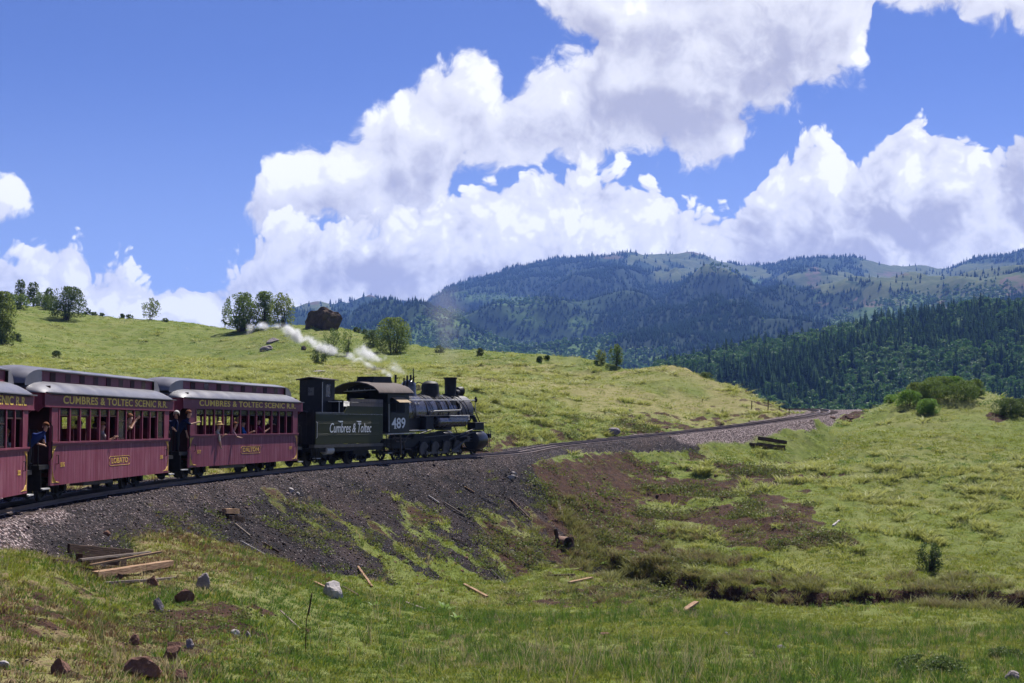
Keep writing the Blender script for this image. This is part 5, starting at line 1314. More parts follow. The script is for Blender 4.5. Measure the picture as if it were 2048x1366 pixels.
# ---- trees on the nearer wooded slope
big_sp = [proto_mesh('crown', *spruce_geo(1.0, .21 + .02 * i, 13, 10, _r, .35), M_SPRUCE) for i in range(5)]
def as_geo(i): return quads_cloud(crown_points(_r, 330, tree_lobes(_r, 1.0, .33, .22, 9), .6), .042, _r, aspect=.75)
big_as = [proto_mesh('crown', *as_geo(i), M_ASPEN) for i in range(5)]
def trunk_mesh(mat, r=.022, h=.8):
    m = MB(); m.tube([(0, 0, -.03), (.01, 0, h * .5), (0, .005, h)], [r, r * .7, r * .2], 6); o = m.build('trunk', mat); me = o.data; bpy.data.objects.remove(o); return me
TR_S = trunk_mesh(M_BARK); TR_A = trunk_mesh(M_ASPB, .016, .6)
_mid = sheet_random(11000, .10, .44, 540, 1080)
def mid_trees():
    X, Y = _mid; z = z_mid(X, Y); px = 1024 + F * X / Y; py = 850 - F * z / Y
    g = fbm(X / 70, Y / 70, 3, 9) * 2; q = rng.uniform(0, 1, len(X))
    # thin out by cell so that crowns do not coincide
    cell = {}; keep = []
    for i in range(len(X)):
        c = (int(X[i] // 6.2), int(Y[i] // 6.2))
        if c not in cell: cell[c] = 1; keep.append(i)
    keep = np.array(keep)
    asp = keep[(q[keep] < np.clip(0.42 + g[keep] * 1.3 + .3 * (py[keep] > 790), .05, .9))]; con = np.setdiff1d(keep, asp)
    vis = lambda k: k[(px[k] > 1380) & (px[k] < 2080) & (py[k] < 850) & (py[k] > 600)]
    def individuals(k, meshes, trm, name, lab, cat, grp, hs):
        v = vis(k); v = v[np.argsort(Y[v])][:300]
        for i in v:
            h = hs[i]; r = empty(name, (X[i], Y[i], z[i] - .3), random.uniform(0, 6.28), lab, cat, grp)
            r.scale = (h * random.uniform(.85, 1.15), h, h)
            for nm, me in (('trunk', trm), ('crown', random.choice(meshes))):
                o = bpy.data.objects.new(nm, me); S.collection.objects.link(o); o.parent = r
        return np.setdiff1d(k, v)
    hs = rng.uniform(8.5, 16.5, len(X)); ha = rng.uniform(7, 12.5, len(X))
    rest = individuals(con, big_sp, TR_S, 'spruce_tree', 'dark spruce among the nearest trees of the wooded slope beyond the track bend', 'spruce', 'spruces near the foot of the wooded slope', hs)
    sp = [bpy.data.objects.new('spruce', m) for m in big_sp]; ap = [bpy.data.objects.new('aspen', m) for m in big_as]
    scatter('spruce_forest', np.stack([X[rest], Y[rest], z[rest] - .4], 1), rng.uniform(0, 6.28, len(rest)), hs[rest], sp, 'dark spruces higher up on the wooded slope at right', 'forest')
    rest = individuals(asp, big_as, TR_A, 'aspen_tree', 'bright green aspen among the nearest trees of the wooded slope beyond the track bend', 'aspen', 'aspens near the foot of the wooded slope', ha)
    scatter('aspen_forest', np.stack([X[rest], Y[rest], z[rest] - .4], 1), rng.uniform(0, 6.28, len(rest)), ha[rest], ap, 'light green aspens higher up on the wooded slope at right', 'forest')
    print('mid', len(con), len(asp))
mid_trees()

# ---- air
def build_haze():
    m = bpy.data.materials.new('haze'); m.use_nodes = True; t = m.node_tree; t.nodes.clear()
    o_ = t.nodes.new('ShaderNodeOutputMaterial'); v = t.nodes.new('ShaderNodeVolumePrincipled')
    v.inputs['Color'].default_value = rgb(.21, .39, 1.0); v.inputs['Density'].default_value = .74e-4; v.inputs['Anisotropy'].default_value = .2
    t.links.new(v.outputs[0], o_.inputs['Volume'])
    b = MB(); b.box(-5500, 5500, -1300, 6800, -132.5, 680)
    o = b.build('haze', m); o['kind'] = 'stuff'; o.display_type = 'WIRE'
build_haze()

# ---------------------------------------------------------------- grass
def blade_geo(n, h, spread, w, lean, rnd, segs=2):
    """a tuft: curved tapering blades from one root"""
    V = []; Fc = []
    for _ in range(n):
        a = rnd.uniform(0, 6.28); q = spread * math.sqrt(rnd.uniform(0, 1)); x0, y0 = q * math.cos(a), q * math.sin(a)
        a2 = a + rnd.normal() * .7; hh = h * rnd.uniform(.55, 1.15); l = lean * rnd.uniform(.3, 1.3) * hh; ww = w * rnd.uniform(.7, 1.3)
        px_, py_ = -math.sin(a2 + rnd.normal() * .8), math.cos(a2 + rnd.normal() * .8)
        b = len(V)
        for k in range(segs):
            t = k / segs; z = hh * (t - .18 * t * t); d = l * t ** 1.8; wk = ww * (1 - t * .65) / 2
            cx, cy = x0 + math.cos(a2) * d, y0 + math.sin(a2) * d
            V += [(cx - px_ * wk, cy - py_ * wk, z), (cx + px_ * wk, cy + py_ * wk, z)]
        V.append((x0 + math.cos(a2) * l, y0 + math.sin(a2) * l, hh * .82))
        for k in range(segs - 1): Fc.append((b + 2 * k, b + 2 * k + 1, b + 2 * k + 3, b + 2 * k + 2))
        Fc.append((b + 2 * segs - 2, b + 2 * segs - 1, b + 2 * segs))
    return V, Fc
M_GR = leaf_mat('green_grass', (.130, .172, .018), (.262, .292, .042), (.300, .290, .065), .40, .5)
M_GR2 = leaf_mat('deep_green_grass', (.058, .118, .016), (.128, .200, .034), None, .40, .5)
M_PALE = leaf_mat('pale_bunchgrass', (.24, .26, .065), (.40, .40, .12), (.26, .29, .07), .40, .6)
M_DRY = leaf_mat('dry_grass', (.30, .24, .12), (.50, .42, .24), (.24, .22, .10), .35, .7)
M_RED = leaf_mat('reddish_cover', (.16, .085, .050), (.24, .17, .085), (.13, .14, .05), .3, .8)
gp = {
 'turf': [make_protos('grass', lambda i: blade_geo(26, .15 + .03 * i, .17, .016, .5, _r), 3, M_GR), make_protos('grass', lambda i: blade_geo(26, .17, .16, .016, .45, _r), 3, M_GR2)],
 'tall': make_protos('grass', lambda i: blade_geo(26, .38, .12, .014, .35, _r, 3), 3, M_GR2),
 'pale': make_protos('grass', lambda i: blade_geo(46, .34, .13, .020, .75, _r, 3), 3, M_PALE),
 'dry': make_protos('grass', lambda i: blade_geo(20, .26, .14, .012, .4, _r), 3, M_DRY),
 'red': make_protos('grass', lambda i: blade_geo(24, .13, .17, .024, .6, _r), 3, M_RED),
 'straw': make_protos('grass', lambda i: blade_geo(7, .75, .10, .010, .45, _r, 4), 4, M_DRY),
}
def blades_wide(objs, k):
    return objs
def grass():
    bands = [(17, 32, 60), (32, 50, 36), (50, 75, 17), (75, 112, 7.0), (112, 165, 2.6), (165, 290, .85)]
    XS = []; YS = []; SC = []
    for y0, y1, dens in bands:
        um = .47 if y0 > 30 else .54
        area = um * (y1 ** 2 - y0 ** 2); n = int(area * dens)
        y = np.sqrt(rng.uniform(y0 ** 2, y1 ** 2, n)); u = rng.uniform(-um, um, n)
        XS.append(u * y); YS.append(y); SC.append(np.clip(y / 42, .85, 4.2) ** .72)
    X = np.concatenate(XS); Y = np.concatenate(YS); SC = np.concatenate(SC)
    m = {k: g_sample(G_M[k], X, Y) for k in ('cinder', 'dirt', 'ballast', 'dry', 'warm', 'dist', 'bed', 's')}
    Z = g_sample(G_Z, X, Y)
    n1 = fbm(X / 1.4, Y / 1.4, 3, 101); n2 = fbm(X / 5, Y / 5, 3, 111); n0 = fbm(X / 16, Y / 16, 3, 121)
    q = rng.uniform(0, 1, len(X))
    keep = 1 - np.clip(m['cinder'] * 1.0, 0, .985); keep *= 1 - np.clip(m['dirt'] * .92, 0, .90) * (1 - .75 * (n1 > .12)); keep *= 1 - np.clip(m['ballast'] * 1.1, 0, 1); keep *= (np.abs(m['dist']) > 1.9)
    ok = q < keep
    X, Y, Z, SC, n1, n2, n0 = [a[ok] for a in (X, Y, Z, SC, n1, n2, n0)]; m = {k: v[ok] for k, v in m.items()}
    px = 1024 + F * X / Y; py = 850 - F * Z / Y
    far = Y > 66
    wp = np.clip((n1 + .7 * n0 + .02) * 3.2, 0, 1) * far * (.30 + .70 * ((px > 350) & (m['dist'] < 0)) + .55 * ((px > 1300) & (py > 930) & (py < 1090)))
    wp = wp * (1 - np.clip(m['dirt'] * 1.6, 0, 1))
    wp = wp * (1 - .8 * ((m['dist'] > 0) & (py < 930)))
    wr = np.clip(m['warm'] * 1.2, 0, 1) * (.62 + n2 * 1.5) * (~far)
    wd = np.clip(m['dry'] * .45 + n2 * .5 - .05, 0, .6) * (~far)
    wd = wd + .25 * (m['cinder'] > .2)
    wg2 = np.clip(.28 + n0 * 2.4 + n1 * .8 + .3 * ((px > 1500) & (py > 1060)) + .35 * (Y < 50), 0, 1)
    r = rng.uniform(0, 1, len(X)); kind = np.zeros(len(X), int)      # 0 turf, 1 deep turf, 2 pale, 3 red, 4 dry, 5 tall, 6 straw
    kind[r < wg2 * .8] = 1
    r = rng.uniform(0, 1, len(X)); kind[r < wd * .55] = 4
    r = rng.uniform(0, 1, len(X)); kind[r < wr] = 3
    r = rng.uniform(0, 1, len(X)); kind[r < wp * .75] = 2
    r = rng.uniform(0, 1, len(X)); kind[(r < .07 * np.clip(n2 * 3 + .4, 0, 1)) & (Y < 60) & (kind < 2)] = 5
    r = rng.uniform(0, 1, len(X)); kind[(r < .006 + .022 * ((py > 1290) & (px > 1000) & (px < 1500))) & (Y < 48)] = 6
    lab = {0: 'short yellow green turf on the slopes', 1: 'deep green grass in the damper hollows', 2: 'pale bunchgrass tussocks on the sunny hillside', 3: 'reddish dry ground cover at lower left', 4: 'dry straw coloured grass between the green', 5: 'tall green grass in the foreground', 6: 'long dry seed stems rising from the foreground grass'}
    pr = {0: gp['turf'][0], 1: gp['turf'][1], 2: gp['pale'], 3: gp['red'], 4: gp['dry'], 5: gp['tall'], 6: gp['straw']}
    for k in range(7):
        i = kind == k; n = i.sum()
        sc = SC[i] * rng.uniform(.55, 1.3, n) * (1 - .35 * (m['dirt'][i] > .3)) * (1 + np.clip(n1[i], 0, 1) * .8)
        if k == 2: sc = sc * 1.15
        if k in (5, 6): sc = rng.uniform(.7, 1.25, n)
        zf = np.clip(1.25 - Y[i] / 160, .42, 1.0); s3 = np.stack([sc, sc, sc * zf * (.62 if k in (0, 1) else .75)], 1) if k < 5 else np.stack([sc] * 3, 1)
        scatter('grass', np.stack([X[i], Y[i], Z[i] - .02], 1), rng.uniform(0, 6.28, n), s3, pr[k], lab[k], 'grass', 'grass and ground cover', rng.normal(0, .12, (n, 2)))
    print('grass', len(X), np.bincount(kind))
grass()

# low weeds dotted over bare soil and cinders, tussocks hanging over the gully
def weeds():
    wp_ = make_protos('weed', lambda i: quads_cloud(np.abs(_r.normal(size=(46, 3))) * [.16, .16, .10] * _r.choice([-1, 1], (46, 3)) * [1, 1, 0] + np.abs(_r.normal(size=(46, 3))) * [0, 0, .10], .035, _r), 4, leaf_mat('weed_leaves', (.075, .10, .020), (.19, .22, .05), (.15, .12, .06), .35, .6))
    tp = make_protos('tussock', lambda i: blade_geo(70, .42, .20, .022, .9, _r, 3), 3, leaf_mat('tussock_blades', (.13, .14, .03), (.28, .27, .10), (.18, .14, .07), .35, .7))
    n = 90000; y = np.sqrt(rng.uniform(22 ** 2, 112 ** 2, n)); u = rng.uniform(-.4, .4, n); X = u * y; q = rng.uniform(0, 1, n)
    m = {k: g_sample(G_M[k], X, y) for k in ('dirt', 'cinder', 'gully', 'dist', 'ballast')}
    c = fbm(X / 1.3, y / 1.3, 3, 131) + .6 * fbm(X / 4, y / 4, 2, 141); py = 850 - F * g_sample(G_Z, X, y) / y
    low = sstep(py, 960, 1100)
    k = q < ((m['dirt'] > .3) * np.clip(.06 + c * 1.5, 0, 1) * .7 + (m['cinder'] > .4) * (m['dist'] > 2.6) * low * np.clip(c * 1.5 - .05, 0, .5)) * (m['ballast'] < .3)
    x_, y_ = X[k], y[k]; nn = k.sum(); sc = rng.uniform(.45, 1.5, nn) * np.clip(y_ / 60, .6, 1.5)
    scatter('weeds', np.stack([x_, y_, g_sample(G_Z, x_, y_)], 1), rng.uniform(0, 6.28, nn), sc, wp_, 'small green weeds dotted over the bare soil and cinders', 'weeds')
    # along the gully
    P = []; 
    for _ in range(1100):
        t = random.uniform(0, len(GUL) - 1.01); i = int(t); f = t - i; a = GUL[i] * (1 - f) + GUL[i + 1] * f; off = random.choice((-1, 1, 1)) * random.uniform(1.6, 5.0); x = a[0] + random.gauss(0, .4); yy = a[1] + off
        if fbm(np.array(x / 2.2), np.array(yy / 2.2), 2, 161) > -.08: P.append((x, yy, gz(x, yy) - .05))
    for _ in range(420):
        p = hit(random.gauss(1330, 110), random.gauss(1125, 38))
        if fbm(np.array(p.x / 1.6), np.array(p.y / 1.6), 2, 171) > -.02: P.append(tuple(p))
    nn = len(P); sc = rng.uniform(.5, 1.5, nn)
    scatter('tussocks', P, rng.uniform(0, 6.28, nn), sc, tp, 'rough grass tussocks hanging over the banks of the gully', 'grass', 'grass and ground cover')
    print('weeds', k.sum(), nn)
weeds()

# ---------------------------------------------------------------- loose stones on cinders and ballast
M_STONE = leaf_mat('ballast_stone', (.16, .12, .12), (.55, .45, .44), (.10, .07, .06), 0)
M_DSTONE = leaf_mat('cinder_lump', (.008, .007, .009), (.045, .035, .038), (.10, .07, .065), 0)
def stone_geo(rnd, lvl=1):
    bm = bmesh.new(); bmesh.ops.create_icosphere(bm, subdivisions=lvl, radius=1)
    for v in bm.verts: v.co *= rnd.uniform(.7, 1.2); v.co.z *= .7
    V = [tuple(v.co) for v in bm.verts]; Fc = [tuple(v.index for v in f.verts) for f in bm.faces]; bm.free(); return V, Fc
def stones():
    P1 = make_protos('stone', lambda i: stone_geo(_r), 4, M_STONE); P2 = make_protos('cinder', lambda i: stone_geo(_r), 4, M_DSTONE)
    X = []; Y = []
    for y0, y1, d in ((20, 35, 70), (35, 55, 45), (55, 80, 22), (80, 128, 7)):
        n = int(.40 * (y1 ** 2 - y0 ** 2) * d); y = np.sqrt(rng.uniform(y0 ** 2, y1 ** 2, n)); u = rng.uniform(-.4, .32, n); X.append(u * y); Y.append(y)
    X = np.concatenate(X); Y = np.concatenate(Y)
    c = g_sample(G_M['cinder'], X, Y); b = g_sample(G_M['ballast'], X, Y); d = g_sample(G_M['dirt'], X, Y); q = rng.uniform(0, 1, len(X)); dist = np.abs(g_sample(G_M['dist'], X, Y))
    ok = (dist > .62) | (q > .9)
    s1 = ok & (q < b * .95 + c * .035 + d * .02); s2 = ok & ~s1 & (q < c * .75 + d * .12)
    for sel, pr, lab, nm in ((s1, P1, 'pale crushed stones of the railway bed', 'ballast'), (s2, P2, 'black cinders covering the embankment', 'cinders')):
        x, y = X[sel], Y[sel]; z = g_sample(G_Z, x, y); n = len(x)
        sc = rng.uniform(.014, .040, n) * np.clip(y / 45, .9, 1.3); big = rng.uniform(0, 1, n) < .01; sc[big] *= 2.2
        scatter(nm, np.stack([x, y, z + sc * .2], 1), rng.uniform(0, 6.28, n), sc, pr, lab, 'gravel', tilt=rng.uniform(-.5, .5, (n, 2)))
        print(nm, n)
stones()

# ---------------------------------------------------------------- shrubs and trees one can tell apart
def px_m(p): return p.y / F                      # metres per photo pixel at a point
def bush(name, label, cat, px, py, wpx, hpx, mat=None, n=900, leaf=None, z0=.03, lobes=14, group=None, stems=5, stem_out=.6, rnd=None, Y=None, dx=0):
    rnd = np.random.default_rng(int(px * 7 + py)); mat = mat or M_OAK
    p = hit(px, py) if Y is None else Vector((ray(px, py).x * Y, Y, gz(ray(px, py).x * Y, Y)))
    k = px_m(p); h = hpx * k; w = wpx * k / 2
    leaf = (leaf * .8 if leaf else max(.020 * h, 1.25 * k))
    root = empty(name, (p.x, p.y, p.z - .05), 0, label, cat, group)
    L = []; lobes = int(lobes * 1.8); n = int(n * 1.5); z0 = z0 * .45
    for i in range(lobes):
        a = rnd.uniform(0, 6.28); t = rnd.uniform(0, 1); q = w * .80 * math.sqrt(rnd.uniform(0, 1)) * (1 - .55 * max(0, t - .45)); z = h * (z0 + (1 - z0) * (.06 + .84 * t))
        s = w * rnd.uniform(.17, .34); sz = min(s * rnd.uniform(.7, 1.1), h * .17)
        L.append((q * math.cos(a), q * math.sin(a), min(z, h - sz), s, s, sz))
    C = crown_points(rnd, int(n * .55), L, .25)
    # loose foliage between the clumps, with gaps
    m_ = int(n * 1.6); t = rnd.uniform(z0, 1, m_); a = rnd.uniform(0, 6.28, m_); rr = w * np.sqrt(rnd.uniform(0, 1, m_)) * np.sqrt(np.clip(1 - ((t - .42) / .62) ** 2, 0, 1))
    E = np.stack([rr * np.cos(a), rr * np.sin(a), t * h], 1); g = fbm(E[:, 0] / (w * .35) + px, E[:, 2] / (h * .22) + E[:, 1] / (w * .4), 3, 7)
    C = np.concatenate([C, E[(g > -.02) | (t > .9) & (g > .1)]])
    V, Fc = quads_cloud(C, leaf, rnd, aspect=.7)
    o = mesh_obj('crown', V, Fc, mat, root)
    st = MB()
    for i in range(stems):
        l = L[i % len(L)]; bx, by = l[0] * .25, l[1] * .25
        st.tube([(bx, by, -.1), (l[0] * .5 + rnd.uniform(-.1, .1) * w, l[1] * .5, h * .35), (l[0] * .9, l[1] * .9, h * .72)], [max(.018 * h, .35 * k), max(.012 * h, .3 * k), .2 * k], 5)
    st.build('stems', M_BARK, root)
    return root
B = bush
B('oak_shrub', 'tall dark and bright green bush cut by the left edge of the picture', 'bush', 2, 690, 62, 108, M_OAK, 2600, lobes=16)
B('oak_shrub', 'low rounded green bush at the left end of the hilltop thicket', 'bush', 8, 622, 44, 40, M_OAKD, 1000)
B('oak_tree', 'small tree rising from the hilltop thicket, nearer the left edge of the two tallest', 'tree', 40, 606, 24, 50, M_OAKD, 700, z0=.3)
B('oak_tree', 'small tree rising from the hilltop thicket, right of the two tallest', 'tree', 66, 607, 28, 50, M_OAKD, 800, z0=.3)
B('oak_shrub', 'broad low bush in front of the two tall hilltop trees', 'bush', 36, 617, 52, 30, M_OAK, 1100)
B('oak_shrub', 'leafy bush between the two tall hilltop trees and the dark round bush', 'bush', 84, 606, 40, 30, M_OAK, 800)
B('oak_shrub', 'upright bush behind the left side of the dark round bush', 'bush', 100, 612, 26, 42, M_OAK, 700)
B('oak_tree', 'large round dark bush with bare shaded stems on the left hillside', 'tree', 134, 640, 78, 68, M_OAKD, 2600, z0=.22, stems=9)
B('oak_shrub', 'light green growth on the left side of the dark round bush', 'bush', 100, 620, 34, 30, M_OAK, 600)
B('oak_shrub', 'small dark bush on the slope below the large left-edge bush', 'bush', 34, 683, 22, 17, M_OAKD, 260)
B('oak_shrub', 'small dark bush alone on the slope just above the coach roofs', 'bush', 113, 716, 20, 15, M_OAKD, 260)
for i, (a, b, w, h, l) in enumerate(((175, 616, 16, 12, 'tiny shrub on the skyline just right of the dark round bush'), (187, 619, 18, 7, 'flat tiny shrub second to the right of the dark round bush on the skyline'), (204, 621, 12, 6, 'smallest skyline shrub between the round bush and the lone tree'),
    (244, 629, 12, 9, 'skyline shrub left of the pair before the lone tree'), (259, 634, 18, 9, 'wider skyline shrub just left of the lone tree'), (331, 644, 16, 8, 'little skyline shrub right of the lone tree'))):
    B('small_shrub', l, 'shrub', a, b, w, h, M_OAKD, 140, lobes=4, stems=2)
B('lone_tree', 'thin lone tree with gaps in its crown on the hill skyline', 'tree', 302, 640, 40, 44, M_OAK, 750, z0=.25, lobes=9, stems=4)
B('oak_clump', 'left and widest of the three tall oak clumps on the crest', 'tree', 482, 664, 78, 80, M_OAK, 2600, z0=.18, lobes=18, stems=10)
B('oak_clump', 'middle one of the three tall oak clumps on the crest', 'tree', 529, 656, 54, 74, M_OAK, 1700, z0=.2, lobes=14, stems=8)
B('oak_clump', 'right one of the three tall oak clumps on the crest', 'tree', 564, 655, 54, 70, M_OAK, 1600, z0=.2, lobes=14, stems=8)
B('oak_shrub', 'dark low bush in the steam, on a bare mound behind the tender', 'bush', 642, 726, 44, 34, M_OAKD, 800)
B('oak_shrub', 'sparse upright shrub behind the steam plume', 'bush', 664, 712, 44, 56, M_OAK, 620, z0=.2, stems=7)
B('oak_shrub', 'slender shrub on the right side of the sparse one behind the steam', 'bush', 694, 712, 26, 54, M_OAK, 340, z0=.2)
B('oak_tree', 'big round yellow green bush between the boulder and the chimney smoke', 'tree', 786, 706, 80, 72, M_OAK, 3000, z0=.12, lobes=18, stems=8)
B('oak_shrub', 'lower dark bush leaning on the left of the big round bush', 'bush', 744, 694, 40, 34, M_OAKD, 700)
for a, b, w, h, l in ((714, 662, 16, 12, 'crest shrub just right of the brown boulder'), (730, 668, 16, 12, 'crest shrub between the boulder and the big round bush'), (880, 704, 24, 14, 'low dark shrub on the crest left of the chimney smoke'),
    (960, 712, 16, 16, 'small round shrub on the crest right of the chimney smoke'), (1079, 724, 14, 12, 'left of two tiny shrubs side by side on the open crest'), (1093, 720, 14, 9, 'right of two tiny shrubs side by side on the open crest'), (1412, 752, 30, 13, 'low flat shrub near the right end of the hill crest')):
    B('small_shrub', l, 'shrub', a, b, w, h, M_OAKD, 220, lobes=5, stems=2)
B('oak_shrub', 'shorter of the two neighbouring shrubs far along the hill crest', 'bush', 1201, 724, 26, 26, M_OAK, 500)
B('oak_shrub', 'taller of the two neighbouring shrubs far along the hill crest', 'bush', 1232, 732, 32, 44, M_OAK, 700, z0=.15)
kn = [(1815, 812, 52, 34, 'leftmost rounded green shrub on the right knoll'), (1857, 826, 42, 30, 'brightest green shrub, lowest on the front of the right knoll'), (1862, 796, 62, 34, 'wide shrub in the middle of the knoll top'), (1882, 778, 60, 26, 'flat topped shrub at the back of the knoll top'),
      (1925, 800, 62, 40, 'large dark green shrub right of the knoll centre'), (1950, 792, 34, 34, 'upright shrub at the right shoulder of the knoll'), (1836, 790, 40, 26, 'yellowish shrub behind the leftmost knoll shrub'), (1905, 778, 44, 26, 'shrub between the flat topped and the upright one on the knoll'),
      (2016, 830, 58, 34, 'separate dark shrub at the right edge of the knoll'), (2046, 826, 40, 28, 'shrub cut by the right edge of the picture')]
for i, (a, b, w, h, l) in enumerate(kn): B('knoll_shrub', l, 'shrub', a, b, w * 1.2, h, (M_SAGE, M_SAGE, M_OAK, M_OAK, M_OAK, M_OAK, M_OAK, M_SAGE, M_OAKD, M_OAKD)[i], 3600, group='shrubs crowning the right knoll', z0=.0, lobes=16, leaf=.05, stems=4)
B('yellow_shrub', 'small yellow green shrub on the left shoulder of the knoll', 'shrub', 1782, 806, 30, 18, M_SAGE, 400)
B('willow_shrub', 'dark twiggy shrub standing alone on the right meadow', 'shrub', 1860, 1142, 54, 58, M_OAKD, 1100, leaf=.045, stems=18, z0=.05)
B('low_shrub', 'dark low creeping shrub near the bottom right corner', 'shrub', 1860, 1345, 150, 36, M_OAKD, 1900, leaf=.035, z0=.0)
B('low_shrub', 'small dark weedy patch at the right edge below the gully', 'shrub', 2010, 1318, 80, 26, M_OAKD, 900, leaf=.03, z0=.0)

# ---------------------------------------------------------------- rocks
M_RK = paint('grey_rock', (.22, .19, .19), .9, .15, .35, 4, dirt=(.11, .075, .07, .8), bump=.04)
M_RKR = paint('red_brown_rock', (.16, .085, .062), .9, .15, .35, 4, dirt=(.08, .045, .035, .8), bump=.04)
M_RKD = paint('dark_lichen_rock', (.085, .060, .048), .95, .1, .4, .9, dirt=(.10, .09, .03, .7), bump=.25)
M_RKL = paint('pale_rock', (.34, .31, .30), .9, .2, .2, 5, bump=.03)
def rock(label, px, py, wpx, hpx, mat=None, cat='rock', sub=3, jag=.5, name='rock', sink=.25, depth=.8, rot=None, group=None, cuts=8):
    rnd = np.random.default_rng(int(px * 3 + py * 5)); p = hit(px, py); k = px_m(p); w, h = wpx * k / 2, hpx * k
    bm = bmesh.new(); bmesh.ops.create_icosphere(bm, subdivisions=sub, radius=1)
    A = rnd.normal(size=(cuts, 3)); A /= np.linalg.norm(A, axis=1)[:, None]; dcut = rnd.uniform(.42, .78, cuts)
    for v in bm.verts:
        c = np.array(v.co)
        for a, d in zip(A, dcut):
            t = c @ a
            if t > d: c = c - a * (t - d) * .97
        c = c * (1 + jag * .35 * float(fbm(np.array(c[0] * 2.5 + px), np.array(c[1] * 2.5 + c[2] * 3.1), 3, 5)))
        v.co = c
    mx = max(abs(v.co.x) for v in bm.verts); zz = [v.co.z for v in bm.verts]; z0_, z1_ = min(zz), max(zz)
    for v in bm.verts: v.co.x *= w / mx; v.co.y *= w * depth / mx; v.co.z = (v.co.z - z0_) / (z1_ - z0_) * h * (1 + sink) - h * sink
    me = bpy.data.meshes.new(name); bm.to_mesh(me); bm.free(); me.materials.append(mat or M_RK)
    o = bpy.data.objects.new(name, me); S.collection.objects.link(o); o.location = p
    return tag(o, label, cat, group)
rock('large brown boulder with an orange flank standing on the hill crest', 650, 658, 84, 44, M_RKD, 'boulder', 4, .9, 'boulder', depth=.8, sink=.6, cuts=4)
rock('upper rock of the grey outcrop below the oak clumps', 545, 685, 34, 10, M_RK, jag=.8, sink=.9, cuts=5)
rock('lower rock of the grey outcrop below the oak clumps', 536, 700, 34, 10, M_RK, jag=.8, sink=.9, cuts=5)
rock('flat grey rock on the grass behind the tender hut', 636, 748, 30, 8, M_RK)
rock('small dark rock beside the steam, left of its bush', 609, 700, 14, 9, M_RKD)
rock('grey boulder half buried just behind the rails, right of the engine', 1224, 870, 34, 14, M_RK)
rock('small grey stone in the scar above the track', 1257, 826, 14, 8, M_RK)
rock('brown stone in the scar near the rails', 1240, 846, 14, 9, M_RKR)
for px_, py_, w, h, mt, l in ((668, 1196, 44, 34, M_RKL, 'largest pale grey rock, lying in green grass below the embankment'), (404, 1176, 32, 30, M_RK, 'grey rock with a purple tint right below the timber pile'), (302, 1172, 36, 22, M_RKR, 'dark reddish rock just below the long grey plank'),
    (370, 1203, 42, 26, M_RKR, 'rough pinkish rock left of centre in the rock scatter'), (317, 1224, 22, 28, M_RK, 'upright pale pink rock in the rock scatter'), (118, 1350, 42, 34, M_RKR, 'smooth red brown rock near the bottom left corner'),
    (284, 1352, 76, 40, M_RKR, 'large wedge shaped brown rock near the bottom edge'), (268, 1290, 22, 22, M_RKR, 'orange brown stone at the top of the bare soil patch'), (345, 1322, 36, 36, M_RKR, 'lumpy brown clod above the bottom row of rocks'), (358, 1364, 32, 26, M_RKR, 'dark red stone at the bottom edge right of the wedge rock'),
    (379, 1296, 20, 18, M_RK, 'small purple grey stone right of the bare soil patch'), (470, 1272, 20, 13, M_RKL, 'small pale stone left of the mullein stalk'), (497, 1276, 13, 14, M_RK, 'small upright stone nearest the mullein stalk'), (9, 1334, 22, 12, M_RKL, 'flat tan stone at the left edge'),
    (583, 985, 12, 10, M_RKL, 'tan stone alone high on the cinder slope under the coaches'), (596, 990, 8, 6, M_RKL, 'tiny tan stone beside the lone one on the cinder slope'), (1026, 952, 16, 9, M_RKL, 'upper of two white stones at the right end of the cinder slope'), (1022, 959, 18, 9, M_RKL, 'lower of two white stones at the right end of the cinder slope'),
    (1322, 1200, 16, 8, M_RKL, 'pale stone beside the gully lip'), (1258, 1212, 14, 5, M_RKR, 'pinkish flat stone in the soil patch before the gully'), (1236, 1218, 12, 5, M_RKR, 'smaller pinkish flat stone left of the other one'), (1276, 1224, 12, 5, M_RK, 'grey flat stone at the lower end of the soil patch'), (1206, 1272, 30, 8, M_RKR, 'long flat brown stone in the foreground grass'),
    (1453, 1272, 12, 8, M_RKL, 'white stone in the foreground grass right of centre'), (1562, 1300, 20, 10, M_RK, 'grey brown stone right of the white one in the foreground grass'), (2026, 1360, 28, 18, M_RK, 'purple grey stone in the bottom right corner'), (212, 1070, 18, 9, M_RKR, 'brown stone at the top of the grassy mound by the ballast'),
    (448, 890, 10, 6, M_RKL, 'x')):
    if l != 'x': rock(l, px_, py_, w, h, mt)
# small stones that litter the bare soil: too many to name
def litter():
    pr = make_protos('stone', lambda i: stone_geo(_r, 2), 4, M_RKR); P = []; sc = []
    for cx, cy, rx, ry, n in ((330, 1300, 120, 50, 46), (430, 1225, 120, 30, 26), (70, 1290, 80, 60, 26), (1220, 1205, 110, 26, 22), (1300, 860, 120, 20, 30), (1250, 1000, 150, 60, 40), (1700, 840, 30, 10, 12), (230, 1190, 200, 60, 20), (900, 1120, 220, 60, 40)):
        for _ in range(n):
            p = hit(cx + random.gauss(0, .55) * rx, cy + random.gauss(0, .55) * ry); P.append(tuple(p)); sc.append(random.uniform(1.5, 5) * px_m(p))
    scatter('stones', P, rng.uniform(0, 6.28, len(P)), np.array(sc), pr, 'small stones and clods littering the bare soil', 'stones', tilt=rng.uniform(-.5, .5, (len(P), 2)))
litter()

